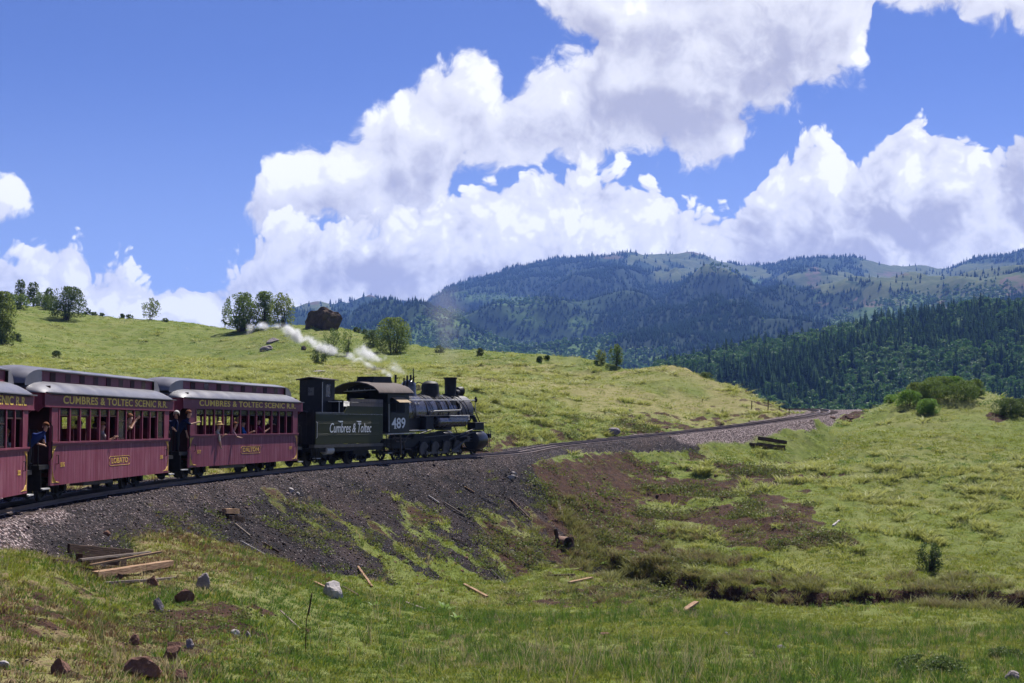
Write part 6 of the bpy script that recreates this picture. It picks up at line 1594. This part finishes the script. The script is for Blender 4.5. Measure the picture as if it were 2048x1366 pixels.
# ---------------------------------------------------------------- timber
def wood_mat(name, a, b_):
    m, N, b = new_mat(name, .85, .15); tc = N.n('ShaderNodeTexCoord').outputs['Object']
    mp = N.n('ShaderNodeMapping'); mp.inputs['Scale'].default_value = (1.2, 16, 16); N.t.links.new(tc, mp.inputs[0])
    n = N.noise(mp.outputs[0], 2.0, 6, .65, dist=.6); col = N.mix(N.ramp(n, .32, .68), rgb(*a), rgb(*b_))
    N.put(b.inputs['Base Color'], col); bp = N.n('ShaderNodeBump'); bp.inputs['Distance'].default_value = .015; N.put(bp.inputs['Height'], n); N.t.links.new(bp.outputs[0], b.inputs['Normal']); return m
M_W1 = wood_mat('weathered_grey_wood', (.10, .08, .068), (.23, .185, .155)); M_W2 = wood_mat('fresh_split_wood', (.17, .095, .055), (.36, .24, .15)); M_W3 = wood_mat('dark_tie_wood', (.035, .022, .016), (.10, .062, .045))
def beam(label, a, b_, wpx, hpx, mat, name='timber', cat='timber', lift=0.0, Y=None, group=None, rag=.06):
    """a squared timber lying between two photo points"""
    p, q = hit(*a), hit(*b_)
    if abs(q.y - p.y) > 5: q = at(b_[0], b_[1], p.y + math.copysign(1.2, q.y - p.y)); q.z = max(gz(q.x, q.y), q.z)
    k = px_m(p); w, h = wpx * k, hpx * k; L = (q - p).length; d = (q - p).normalized()
    rnd = random.Random(int(a[0] + a[1])); n = 7; rows = []
    for i in range(n):
        x = L * i / (n - 1); e = rag * w if i in (0, n - 1) else 0
        y_, z_ = rnd.uniform(-.05, .05) * w, rnd.uniform(-.05, .05) * h
        ex = [rnd.uniform(-.15, .15) * w if i in (0, n - 1) else 0 for _ in range(4)]
        rows.append([(x + ex[0], -w / 2 + y_ + e, z_), (x + ex[1], w / 2 + y_ - e, z_), (x + ex[2], w / 2 + y_ - e, h + z_), (x + ex[3], -w / 2 + y_ + e, h + z_ - rnd.uniform(0, .08) * h)])
    m = MB(); m.loft(rows, close=True); m.add(rows[0], [(0, 1, 2, 3)]); m.add(rows[-1], [(3, 2, 1, 0)])
    o = m.build(name, mat); o.location = p + Vector((0, 0, lift - h * .2))
    yv = Vector((0, 0, 1)).cross(d).normalized(); zv = d.cross(yv)
    o.matrix_world = Matrix.Translation(o.location) @ Matrix((d, yv, zv)).transposed().to_4x4()
    return tag(o, label, cat, group)
G1 = 'old timbers in the pile beside the ballast'
beam('upright edged timber at the back of the timber pile', (136, 1112), (264, 1121), 6, 19, M_W3, lift=.10, group=G1)
beam('dark end of a timber sticking out left of the timber pile', (104, 1128), (150, 1131), 14, 12, M_W3, group=G1)
beam('split rotten log in the middle of the timber pile', (158, 1131), (246, 1139), 16, 16, M_W3, lift=.12, group=G1)
beam('thin weathered plank lying across the rotten log', (160, 1140), (300, 1122), 8, 4, M_W1, lift=.22, group=G1)
beam('dark timber under the front of the timber pile', (152, 1142), (240, 1158), 14, 12, M_W3, group=G1)
beam('wide pale timber at the front right of the timber pile', (190, 1158), (342, 1134), 18, 13, M_W2, lift=.05, group=G1)
beam('narrow pale batten on the front timber of the pile', (180, 1160), (322, 1132), 6, 4, M_W2, lift=.30, group=G1)
beam('long grey plank lying in the grass in front of the timber pile', (208, 1168), (352, 1158), 9, 5, M_W1)
beam('squared stub standing at the left of the small timber heap on the cinders', (437, 1032), (446, 1034), 10, 12, M_W3)
beam('upper short tie of the small timber heap on the cinders', (448, 1030), (476, 1030), 10, 10, M_W2, lift=.08)
beam('lower short tie of the small timber heap on the cinders', (454, 1038), (486, 1042), 10, 9, M_W3)
beam('front tie of the dark pair beyond the fill', (1503, 893), (1566, 898), 12, 8, M_W3)
beam('rear raised tie of the dark pair beyond the fill', (1518, 888), (1571, 896), 10, 7, M_W3, lift=.32)
for a, b_, w, h, mt, l in (((888, 1008), (930, 1034), 5, 3, M_W1, 'weathered plank high on the cinder slope, longest one there'), ((929, 976), (948, 987), 4, 2, M_W2, 'short board just below the track in front of the engine'), ((856, 993), (878, 1008), 3, 2, M_RKL, 'bleached stick left of the longest slope plank'),
    ((966, 1000), (998, 1017), 3, 2, M_W1, 'thin batten on the cinders left of the white stones'), ((978, 1056), (1010, 1071), 3, 2, M_W1, 'thin batten lower on the right part of the cinder slope'), ((904, 1079), (936, 1093), 4, 3, M_W2, 'tan batten where cinders give way to grass'), ((928, 1172), (974, 1197), 6, 4, M_W2, 'tan board slanting in the grass right of the broad leaved weeds'),
    ((806, 1207), (850, 1223), 6, 4, M_W1, 'grey board between the two broad leaved weeds'), ((716, 1137), (744, 1176), 4, 3, M_W2, 'long splintered stick right above the pale boulder'), ((686, 1177), (716, 1194), 4, 3, M_W3, 'dark stick touching the right side of the pale boulder'), ((629, 1168), (656, 1182), 5, 4, M_W2, 'tan stick touching the left side of the pale boulder'),
    ((527, 1090), (557, 1108), 6, 4, M_W3, 'dark board at the foot of the cinders above the mullein stalk'), ((1066, 1121), (1112, 1129), 4, 3, M_W1, 'pale thin board in the grass left of the culvert stream'), ((1366, 1226), (1393, 1207), 11, 4, M_W2, 'wide orange board lying alone by the gully lip'),
    ((1096, 1156), (1150, 1153), 6, 4, M_W3, 'reddish dark board beside the bright board left of the gully'), ((1139, 1169), (1184, 1159), 9, 4, M_W2, 'bright tan board left of the gully'), ((1116, 1008), (1125, 1032), 4, 3, M_W1, 'short stick on the brown bank above the culvert'), ((1666, 1054), (1679, 1044), 4, 3, M_RKL, 'bleached stick on the meadow beyond the gully'),
    ((560, 1225), (600, 1262), 3, 2, M_W1, 'rusty thin rod beside the mullein stalk'), ((470, 1050), (500, 1074), 3, 2, M_W1, 'thin grey lath between the small heap and the dark board'), ((1020, 1000), (1062, 1042), 4, 2, M_W3, 'dark lath running down the right end of the cinder slope'), ((480, 1085), (530, 1112), 3, 2, M_RKL, 'pale lath in the dry grass right of the timber pile')):
    beam(l, a, b_, w, h, mt, 'plank', 'plank', lift=.04, group='loose boards and sticks on the bank')
# culvert mouth with its leaning timbers
def culvert():
    p = hit(1130, 1098); k = px_m(p); root = empty('culvert', p, R(28), 'rusty round culvert mouth with two leaning timbers at the foot of the fill', 'culvert')
    m = MB(); r = 12 * k; m.lathe([(r, -.35), (r, 2.0), (r * .88, 2.0), (r * .88, -.35), (r, -.35)], 'y', (0, 0, r * 1.05), 20, cap=False); m.build('pipe', paint('rusty_pipe', (.20, .12, .09), .8, .3, .3, 6), root, smooth=.6)
    MB().lathe([(r * .87, .5), (.01, .5)], 'y', (0, 0, r * 1.05), 16).build('inner_shade_disc', paint('pipe_dark', (.02, .015, .012)), root)  # dark disc stands in for the shade deep in the pipe
    for x0, x1, h in ((-18, -22, 40), (12, 16, 22)): MB().tube([(x0 * k, -.3, -.2), (x1 * k, 0, h * k)], 4 * k, 4).build('timber', M_W3, root)
culvert()
# thin posts by the cutting, dead stem on the slope behind
for px_, py_, h, l in ((1503, 818, 16, 'thin leaning post left of the track cutting'), (1536, 822, 22, 'taller thin post beside the track cutting'), (1558, 826, 14, 'short post at the end of the cutting by the rails'), (1578, 828, 10, 'tiny stake right by the rails')):
    p = hit(px_, py_); k = px_m(p); o = MB().tube([(0, 0, -.1), (.04, 0, h * k)], 1.0 * k, 5).build('post', M_W3); o.location = p; tag(o, l, 'post', 'stakes at the mouth of the cutting')
# mullein stalk
def mullein():
    p = hit(611, 1304); k = px_m(p); root = empty('mullein_stalk', p, 0, 'tall dead brown mullein stalk standing in the foreground grass', 'plant')
    MB().tube([(0, 0, -.05), (.01, 0, 60 * k), (.12, .02, 114 * k)], [1.3 * k, 1.1 * k, .8 * k], 6).build('stem', M_W3, root)
    h = MB(); rows = []
    for i in range(16): h.lathe([(.4 * k, 0), (2.4 * k * (1 - abs(i - 8) * .03), 1.4 * k), (.4 * k, 3.0 * k)], 'z', (.06 + .004 * i, .01, (72 + i * 2.7) * k), 7)
    h.build('seed_head', M_W3, root)
mullein()
# broad leaved weeds
M_WEED = leaf_mat('broad_weed_leaf', (.16, .26, .05), (.30, .40, .12), None, .35, .5)
def weed(px, py, s, label):
    p = hit(px, py); k = px_m(p); rnd = random.Random(px); root = empty('corn_lily', p, 0, label, 'weed', 'broad leaved plants in the grass')
    for i in range(11):
        a = i * 2.4; L = s * k * rnd.uniform(.6, 1); el = rnd.uniform(.35, 1.1); w = L * .28; V = []; Fc = []
        for j in range(5):
            t = j / 4; r_ = L * t * math.cos(el) ; z = L * (t * math.sin(el) - .25 * t * t); ww = w * math.sin(PI * min(.97, t * .9 + .08)) / 2
            V += [(math.cos(a) * r_ - math.sin(a) * ww, math.sin(a) * r_ + math.cos(a) * ww, z), (math.cos(a) * r_, math.sin(a) * r_, z - ww * .3), (math.cos(a) * r_ + math.sin(a) * ww, math.sin(a) * r_ - math.cos(a) * ww, z)]
        for j in range(4):
            b = j * 3; Fc += [(b, b + 1, b + 4, b + 3), (b + 1, b + 2, b + 5, b + 4)]
        me = MB(); me.add(V, Fc); me.build('leaf', M_WEED, root)
weed(748, 1214, 26, 'broad leaved weed nearer the pale boulder'); weed(890, 1222, 34, 'largest broad leaved weed, in the middle of the foreground grass'); weed(916, 1240, 26, 'broad leaved weed right below the largest one'); weed(1110, 1225, 12, 'small pale weed left of the soil patch'); weed(1168, 1236, 12, 'small pale weed below the bright board')
weed(1465, 1102, 16, 'bright weed on the meadow beyond the gully'); weed(1205, 1130, 18, 'pale weed at the lip of the gully below the culvert'); weed(812, 1125, 12, 'little weed at the edge of the cinders'); weed(1742, 1200, 14, 'grey weed inside the gully at right')
# dead twigs
def twigs(px, py, s, label):
    p = hit(px, py); k = px_m(p); m = MB(); rnd = random.Random(3)
    for i in range(6):
        a = rnd.uniform(-.9, .9); m.tube([(0, 0, 0), (s * k * a * .5, 0, s * k * .5), (s * k * a, .02, s * k * rnd.uniform(.7, 1))], [.9 * k, .7 * k, .3 * k], 4)
    o = m.build('dead_branch', M_RKL); o.location = p; tag(o, label, 'branch')
twigs(1012, 1170, 34, 'bleached forked dead branch below the cinders'); twigs(832, 1145, 16, 'small white twig at the edge of the cinders')

# ---------------------------------------------------------------- people, horse
def cloth(name, c): return paint(name, c, .85, .1, .12, 9)
SKIN = paint('skin', (.48, .27, .19), .6, .3, .06, 9)
HAIRS = {'brown': cloth('hair_brown', (.16, .065, .03)), 'grey': cloth('hair_grey', (.48, .46, .42)), 'dark': cloth('hair_dark', (.03, .02, .015)), 'sandy': cloth('hair_sandy', (.30, .17, .08))}
TROU = cloth('dark_trousers', (.02, .022, .03))
def skin_mesh(name, joints, edges, mats, labels, root_i=0, sub=1):
    me = bpy.data.meshes.new('tmp'); me.from_pydata([j[0] for j in joints], edges, [])
    o = bpy.data.objects.new('tmp', me); S.collection.objects.link(o)
    sk = o.modifiers.new('s', 'SKIN'); sk.use_smooth_shade = True; sk.branch_smoothing = .4
    for i, d in enumerate(me.skin_vertices[0].data):
        r = joints[i][1]; d.radius = (r, r) if not isinstance(r, tuple) else r; d.use_root = (i == root_i)
    ss = o.modifiers.new('u', 'SUBSURF'); ss.levels = sub; ss.render_levels = sub
    bpy.context.view_layer.update()
    m2 = bpy.data.meshes.new_from_object(o.evaluated_get(bpy.context.evaluated_depsgraph_get())); m2.name = name
    bpy.data.objects.remove(o)
    m2.materials.clear()
    for m in mats: m2.materials.append(m)
    J = np.array([j[0] for j in joints])
    segs = [(a, b) for a, b in edges]
    for p in m2.polygons:
        c = np.array(p.center); best = 1e9; li = 0
        for a, b in segs:
            d = J[b] - J[a]; t = np.clip((c - J[a]) @ d / (d @ d), 0, 1); q = np.linalg.norm(c - J[a] - t * d)
            if q < best: best = q; li = labels[(a, b)]
        p.material_index = li; p.use_smooth = True
    o = bpy.data.objects.new(name, m2); S.collection.objects.link(o); return o
def person(M, Hd, seated, floor, face, hands, shirt, hair, label, hat=None, size=1.0, group='passengers leaning out and riding'):
    """M: matrix of the vehicle; Hd: head centre in vehicle space; face: heading of the face in vehicle space (radians from +y to +x); hands: offsets of the hands from the head"""
    H = Vector(Hd); f = Vector((math.sin(face), math.cos(face), 0)); r = Vector((f.y, -f.x, 0)); k = size
    inward = Vector((-1, 0, 0)) if H.x > 0 else Vector((1, 0, 0)); lean = max(0, abs(H.x) - .95)
    neck = H + Vector((0, 0, -.155 * k)) - f * .02; chest = neck + Vector((0, 0, -.20 * k)) + inward * lean * .45
    belly = chest + Vector((0, 0, -.22 * k)) + inward * lean * .4; pel = belly + Vector((0, 0, -.16 * k)) + inward * lean * .25
    J = [(tuple(pel), .145 * k), (tuple(belly), .125 * k), (tuple(chest), .15 * k), (tuple(neck), .058 * k), (tuple(H + Vector((0, 0, -.045 * k))), .075 * k), (tuple(H + Vector((0, 0, .055 * k))), .085 * k), (tuple(H + f * .085 * k + Vector((0, 0, -.02 * k))), .03 * k)]
    E = [(0, 1), (1, 2), (2, 3), (3, 4), (4, 5), (4, 6)]; LB = {(0, 1): 0, (1, 2): 0, (2, 3): 0, (3, 4): 1, (4, 5): 1, (4, 6): 1}
    for s_, hd in zip((-1, 1), hands):
        sh = chest + r * (.18 * k * s_) + Vector((0, 0, .12 * k)); hp = H + Vector(hd) if hd is not None else chest + r * (.20 * k * s_) + Vector((0, 0, -.42 * k)) + f * .12
        mid = (sh + hp) / 2; arm = (hp - sh).length; bend = math.sqrt(max(0, (.29 * k) ** 2 - min(arm / 2, .285 * k) ** 2))
        el = mid + Vector((0, 0, -1)) * bend + r * .02 * s_
        b = len(J); dv = (hp - el).normalized()
        J += [(tuple(sh), .062 * k), (tuple(el), .043 * k), (tuple(hp), .030 * k), (tuple(hp + dv * .06 * k), .030 * k)]
        E += [(2, b), (b, b + 1), (b + 1, b + 2), (b + 2, b + 3)]; LB.update({(2, b): 0, (b, b + 1): 0, (b + 1, b + 2): 1, (b + 2, b + 3): 1})
        # short fingers and a thumb
        side = dv.orthogonal().normalized(); up = dv.cross(side)
        for q in (-1.5, -.5, .5, 1.5):
            c = len(J); J.append((tuple(hp + dv * (.135 - abs(q) * .012) * k + side * q * .017 * k - up * .02 * k), .008 * k)); E.append((b + 3, c)); LB[(b + 3, c)] = 1
        c = len(J); J.append((tuple(hp + dv * .075 * k + side * .055 * k), .010 * k)); E.append((b + 2, c)); LB[(b + 2, c)] = 1
    for s_ in (-1, 1):
        hip = pel + r * .09 * s_ * k; b = len(J)
        if seated: kn = hip + Vector((0, .40 * k, -.02)); ft = Vector((kn.x, kn.y, floor + .08))
        else: kn = Vector((hip.x + f.x * .04, hip.y + f.y * .04, (hip.z + floor) / 2 + .03)); ft = Vector((hip.x, hip.y, floor + .07))
        J += [(tuple(hip), .085 * k), (tuple(kn), .058 * k), (tuple(ft), .045 * k), (tuple(ft + Vector((0, .13, -.03))), .035 * k)]
        E += [(0, b), (b, b + 1), (b + 1, b + 2), (b + 2, b + 3)]
        for e in ((0, b), (b, b + 1), (b + 1, b + 2), (b + 2, b + 3)): LB[e] = 2
    root = empty('person', M @ Vector((pel.x, pel.y, floor)), 0, label, 'person', group)
    Mi = Matrix.Translation(M @ Vector((pel.x, pel.y, floor))).inverted() @ M
    o = skin_mesh('body', J, E, [shirt, SKIN, TROU], LB); o.data.transform(Mi); o.parent = root
    hr = MB(); c = H + Vector((0, 0, .045 * k)) - f * .015 * k; rows = []
    for i in range(6):
        a = i / 5 * PI * .58; row = []
        for j in range(12):
            t = 2 * PI * j / 12; cut = 1 - .35 * max(0, math.cos(t)) * (i / 5)
            aa = a * cut; d = r * math.sin(t) * math.sin(aa) + f * math.cos(t) * math.sin(aa) * 1.1 + Vector((0, 0, math.cos(aa)))
            row.append(tuple(c + d * .112 * k))
        rows.append(row)
    hr.loft(rows, close=True); ho = hr.build('hair', HAIRS[hair], None, smooth=3); ho.data.transform(Mi); ho.parent = root
    eyes = MB()
    for s_ in (-1, 1):
        e = H + f * .098 * k + r * .034 * s_ * k + Vector((0, 0, .012 * k)); eyes.lathe([(.001, -.012 * k), (.013 * k, 0), (.001, .012 * k)], 'z', tuple(e), 6)
    eo = eyes.build('eyes', HAIRS['dark']); eo.data.transform(Mi); eo.parent = root
    for s_ in (-1, 1):
        er = MB(); e = H + r * .098 * s_ * k - f * .005 + Vector((0, 0, -.01 * k)); er.lathe([(.004, -.03 * k), (.016 * k, -.015 * k), (.018 * k, .015 * k), (.004, .03 * k)], 'z', tuple(e), 6); eo = er.build('ear', SKIN); eo.data.transform(Mi); eo.parent = root
    if hat:
        hm = MB(); c = H + Vector((0, 0, .06 * k)); hm.lathe([(.19 * k, -.005), (.19 * k, .005), (.115 * k, .02), (.108 * k, .10 * k), (.07 * k, .125 * k), (.005, .13 * k)], 'z', tuple(c), 18); q = hm.build('hat', hat, None, smooth=.8); q.data.transform(Mi); q.parent = root
    return root
def on_ray(obj, px, py, xlat):
    """vehicle-space point on a pixel's sight line at a given lateral offset"""
    bpy.context.view_layer.update(); Mi = obj.matrix_world.inverted(); a = Mi @ Vector((0, 0, 0)); b = Mi @ (ray(px, py) * 100.0); t = (xlat - a.x) / (b.x - a.x); return a + (b - a) * t
BLUE = cloth('blue_shirt', (.022, .04, .15)); NAVY = cloth('navy_shirt', (.012, .016, .05)); MAROON = cloth('plum_shirt', (.18, .02, .09)); CREAM = cloth('cream_shirt', (.42, .38, .33)); CHECK = cloth('pink_check_shirt', (.42, .24, .27)); TEAL = cloth('bright_blue_shirt', (.02, .12, .40)); TAN_ = cloth('tan_shirt', (.26, .17, .12))
def P(car, px, py, xl, seated, floor, face, hands, sh, hair, lab, **kw):
    bpy.context.view_layer.update(); H = on_ray(car, px, py, xl); return person(car.matrix_world.copy(), H, seated, floor, face, hands, sh, hair, lab, **kw)
P(COACH_B, 92, 853, 1.42, False, 1.05, 2.6, [(.02, -.16, -.40), (-.12, .12, -.50)], BLUE, 'brown', 'brown haired child leaning out between the left-edge coach and the Lobato coach', size=.82)
P(COACH_B, 77, 828, .75, False, 1.05, 2.6, [(.30, .05, .0), None], BLUE, 'dark', 'person in a blue sleeve with a raised hand between the two left coaches')
P(COACH_C, 353, 829, 1.30, False, 1.05, 2.8, [(-.02, -.14, -.52), None], NAVY, 'grey', 'grey haired person leaning out between the Lobato and Dalton coaches')
P(COACH_C, 378, 828, 1.34, False, 1.05, 1.2, [None, (.28, .16, -.30)], NAVY, 'brown', 'man in a navy shirt with a bent arm between the Lobato and Dalton coaches')
P(COACH_C, 438, 852, 1.22, True, 1.05, .6, [(.12, .22, -.36), None], CREAM, 'sandy', 'person in a tan brimmed hat at a Dalton coach window', hat=cloth('tan_hat', (.50, .36, .16)))
P(COACH_C, 471, 850, 1.26, True, 1.05, .9, [None, (.16, .10, -.50)], CHECK, 'brown', 'child in a pale shirt hanging an arm out of the Dalton coach', size=.85)
P(COACH_C, 486, 846, .98, True, 1.05, 1.0, [(.36, .12, -.36), None], TEAL, 'dark', 'passenger resting a bright blue sleeve on the Dalton sill')
P(COACH_C, 517, 842, .95, True, 1.05, 1.0, [None, (.36, .15, -.36)], MAROON, 'dark', 'passenger with a plum sleeve on the Dalton sill')
P(COACH_C, 542, 838, .55, True, 1.05, 2.8, [None, None], TAN_, 'sandy', 'passenger seated in the forward half of the Dalton coach', size=.95)
P(COACH_C, 473, 836, .1, False, 1.05, 1.5, [None, None], BLUE, 'dark', 'dark haired passenger standing inside the Dalton coach behind the child')
P(COACH_B, 260, 836, 1.26, False, 1.05, 1.0, [(.12, .34, -.02), (.08, .26, -.12)], TAN_, 'brown', 'brown haired person reaching forward from a middle window of the Lobato coach')
P(COACH_B, 205, 852, .95, True, 1.05, 1.0, [(.34, .14, -.36), (.34, -.06, -.40)], CREAM, 'sandy', 'passenger whose bare elbow rests on the Lobato window sill')
P(COACH_B, 158, 850, .75, True, 1.05, .3, [None, None], BLUE, 'dark', 'passenger in blue seated at the rear windows of the Lobato coach')
P(COACH_B, 192, 855, .75, True, 1.05, .3, [None, None], BLUE, 'dark', 'second seated passenger in blue, ahead of the rearmost one in the Lobato coach')
P(COACH_A, 12, 868, .8, True, 1.05, .6, [None, None], CREAM, 'sandy', 'passenger seen through the windows of the left-edge coach')
P(ENGINE, 788, 830, 1.05, True, 1.48, 2.6, [(.12, .05, -.42), None], cloth('grey_overalls', (.20, .20, .23)), 'dark', 'engine driver in grey sitting at the cab window', hat=cloth('dark_cap', (.02, .02, .025)), group='engine crew')

def horse():
    p = hit(455, 656); k = px_m(p); s = 17 * k / 1.75; q = Vector((ray(454, 656).x * p.y, p.y, p.z))
    root = empty('horse', q, 0, 'dark and white pinto horse on the skyline left of the oak clumps', 'horse')
    # facing left (-x)
    J = [((.45, 0, 1.22), .27), ((.1, 0, 1.12), .27), ((-.32, 0, 1.18), .27), ((-.62, 0, 1.42), .17), ((-.86, 0, 1.72), .12), ((-1.0, 0, 1.78), .095), ((-1.22, 0, 1.60), .065), ((-1.30, 0, 1.52), .055)]
    E = [(0, 1), (1, 2), (2, 3), (3, 4), (4, 5), (5, 6), (6, 7)]; LB = {(0, 1): 1, (1, 2): 0, (2, 3): 0, (3, 4): 0, (4, 5): 0, (5, 6): 0, (6, 7): 0}
    for y in (-.15, .15):
        b = len(J); J += [((-.40, y, 1.0), .12), ((-.42, y, .62), .065), ((-.40, y, .30), .042), ((-.44, y, .05), .05)]; E += [(2, b), (b, b + 1), (b + 1, b + 2), (b + 2, b + 3)]
        for e in ((2, b), (b, b + 1)): LB[e] = 0
        LB[(b + 1, b + 2)] = 1; LB[(b + 2, b + 3)] = 1
        b = len(J); J += [((.52, y, 1.0), .17), ((.40, y, .75), .09), ((.62, y, .52), .058), ((.56, y, .25), .042), ((.52, y, .05), .05)]; E += [(0, b), (b, b + 1), (b + 1, b + 2), (b + 2, b + 3), (b + 3, b + 4)]
        for e in ((0, b), (b, b + 1), (b + 1, b + 2)): LB[e] = 0
        LB[(b + 2, b + 3)] = 1; LB[(b + 3, b + 4)] = 1
    b = len(J); J += [((.72, 0, 1.25), .06), ((.82, 0, .95), .06), ((.84, 0, .6), .03)]; E += [(0, b), (b, b + 1), (b + 1, b + 2)]
    for e in ((0, b), (b, b + 1), (b + 1, b + 2)): LB[e] = 0
    for y in (-.06, .06):
        b = len(J); J.append(((-.92, y, 1.93), .025)); E.append((5, b)); LB[(5, b)] = 0
    o = skin_mesh('body', J, E, [cloth('dark_bay_coat', (.030, .014, .010)), cloth('white_patch', (.55, .52, .48))], LB); o.parent = root
    mn = MB(); mn.prism([(-.60, 1.60), (-.92, 1.92), (-.86, 1.95), (-.5, 1.70), (-.40, 1.45)], 'y', -.03, .03); mn.build('mane', HAIRS['dark'], root)
    root.scale = (s, s, s)
horse()

# ---------------------------------------------------------------- steam and smoke
def plume(name, label, path, radii, dens, color, seed, cat='steam', voxel=.12, thr=(.42, .62), nsc=1.6, aniso=.3):
    rnd = random.Random(seed); P_ = [Vector(p) for p in path]; pts = []; rs = []
    for i in range(len(P_) - 1):
        for t in np.arange(0, 1, .125): pts.append(P_[i].lerp(P_[i + 1], t)); rs.append(radii[i] * (1 - t) + radii[i + 1] * t)
    m = MB(); n = 14; rows = []
    base = MB(); base.tube([tuple(p) for p in pts], [r * rnd.uniform(.8, 1.2) for r in rs], n)
    V = np.array(base.v); d = fbm(V[:, 0] * 1.6 + V[:, 1], V[:, 2] * 1.6 - V[:, 1], 3, seed)
    ctr = np.repeat(np.array([tuple(p) for p in pts]), n, 0); V = ctr + (V - ctr) * (1 + .9 * d[:, None])
    base.v = [tuple(v) for v in V]
    mat = bpy.data.materials.new(name); mat.use_nodes = True; t = mat.node_tree; t.nodes.clear(); N = NT(t)
    out = N.n('ShaderNodeOutputMaterial'); pv = N.n('ShaderNodeVolumePrincipled'); t.links.new(pv.outputs[0], out.inputs['Volume'])
    pv.inputs['Color'].default_value = rgb(*color); pv.inputs['Anisotropy'].default_value = aniso; pv.inputs['Density Attribute'].default_value = ''
    da = N.attr('density'); pos = N.n('ShaderNodeNewGeometry').outputs['Position']
    nz = N.ramp(N.noise(pos, nsc, 5, .62, dist=.4), *thr)
    N.put(pv.inputs['Density'], N.m('MULTIPLY', N.m('MULTIPLY', N.m('POWER', da, 1.3), nz), dens))
    o = base.build(name, mat)
    g = bpy.data.node_groups.new(name, 'GeometryNodeTree'); g.is_modifier = True
    g.interface.new_socket('Geometry', in_out='INPUT', socket_type='NodeSocketGeometry'); g.interface.new_socket('Geometry', in_out='OUTPUT', socket_type='NodeSocketGeometry')
    gi = g.nodes.new('NodeGroupInput'); go = g.nodes.new('NodeGroupOutput'); mv = g.nodes.new('GeometryNodeMeshToVolume'); sm = g.nodes.new('GeometryNodeSetMaterial')
    mv.resolution_mode = 'VOXEL_SIZE'; mv.inputs['Voxel Size'].default_value = voxel; mv.inputs['Density'].default_value = 1.0; mv.inputs['Interior Band Width'].default_value = max(radii) * .8
    sm.inputs['Material'].default_value = mat
    g.links.new(gi.outputs[0], mv.inputs[0]); g.links.new(mv.outputs[0], sm.inputs[0]); g.links.new(sm.outputs[0], go.inputs[0])
    md = o.modifiers.new('volume', 'NODES'); md.node_group = g
    return tag(o, label, cat, kind='stuff')
def pth(L): return [tuple(at(x, y, Y)) for x, y, Y in L]
plume('steam', 'white jet of steam trailing back from behind the cab', pth([(787, 756, 76.5), (762, 740, 77), (728, 724, 77.5), (690, 710, 78), (655, 695, 78.5), (632, 690, 79), (605, 678, 79.5), (578, 664, 80), (556, 653, 80.5), (530, 650, 81), (505, 656, 81.5), (488, 672, 82)]),
      [.11, .18, .25, .30, .35, .34, .30, .28, .28, .30, .28, .16], 9.0, (.96, .96, .98), 3)
plume('steam', 'fainter second jet of steam from the whistle above the boiler', pth([(812, 750, 78), (795, 738, 78.3), (770, 724, 78.8), (738, 710, 79.3), (705, 700, 79.8)]), [.10, .26, .45, .55, .3], 5.0, (.96, .96, .98), 6)
plume('smoke', 'thin haze of smoke rising from the chimney', pth([(903, 750, 80.5), (904, 725, 80.5), (900, 690, 81), (898, 650, 81.5), (890, 610, 82), (886, 575, 82.5)]), [.35, .7, .9, 1.1, 1.4, 1.2], .34, (.55, .53, .57), 9, 'smoke', .2, (.15, .85), .6)
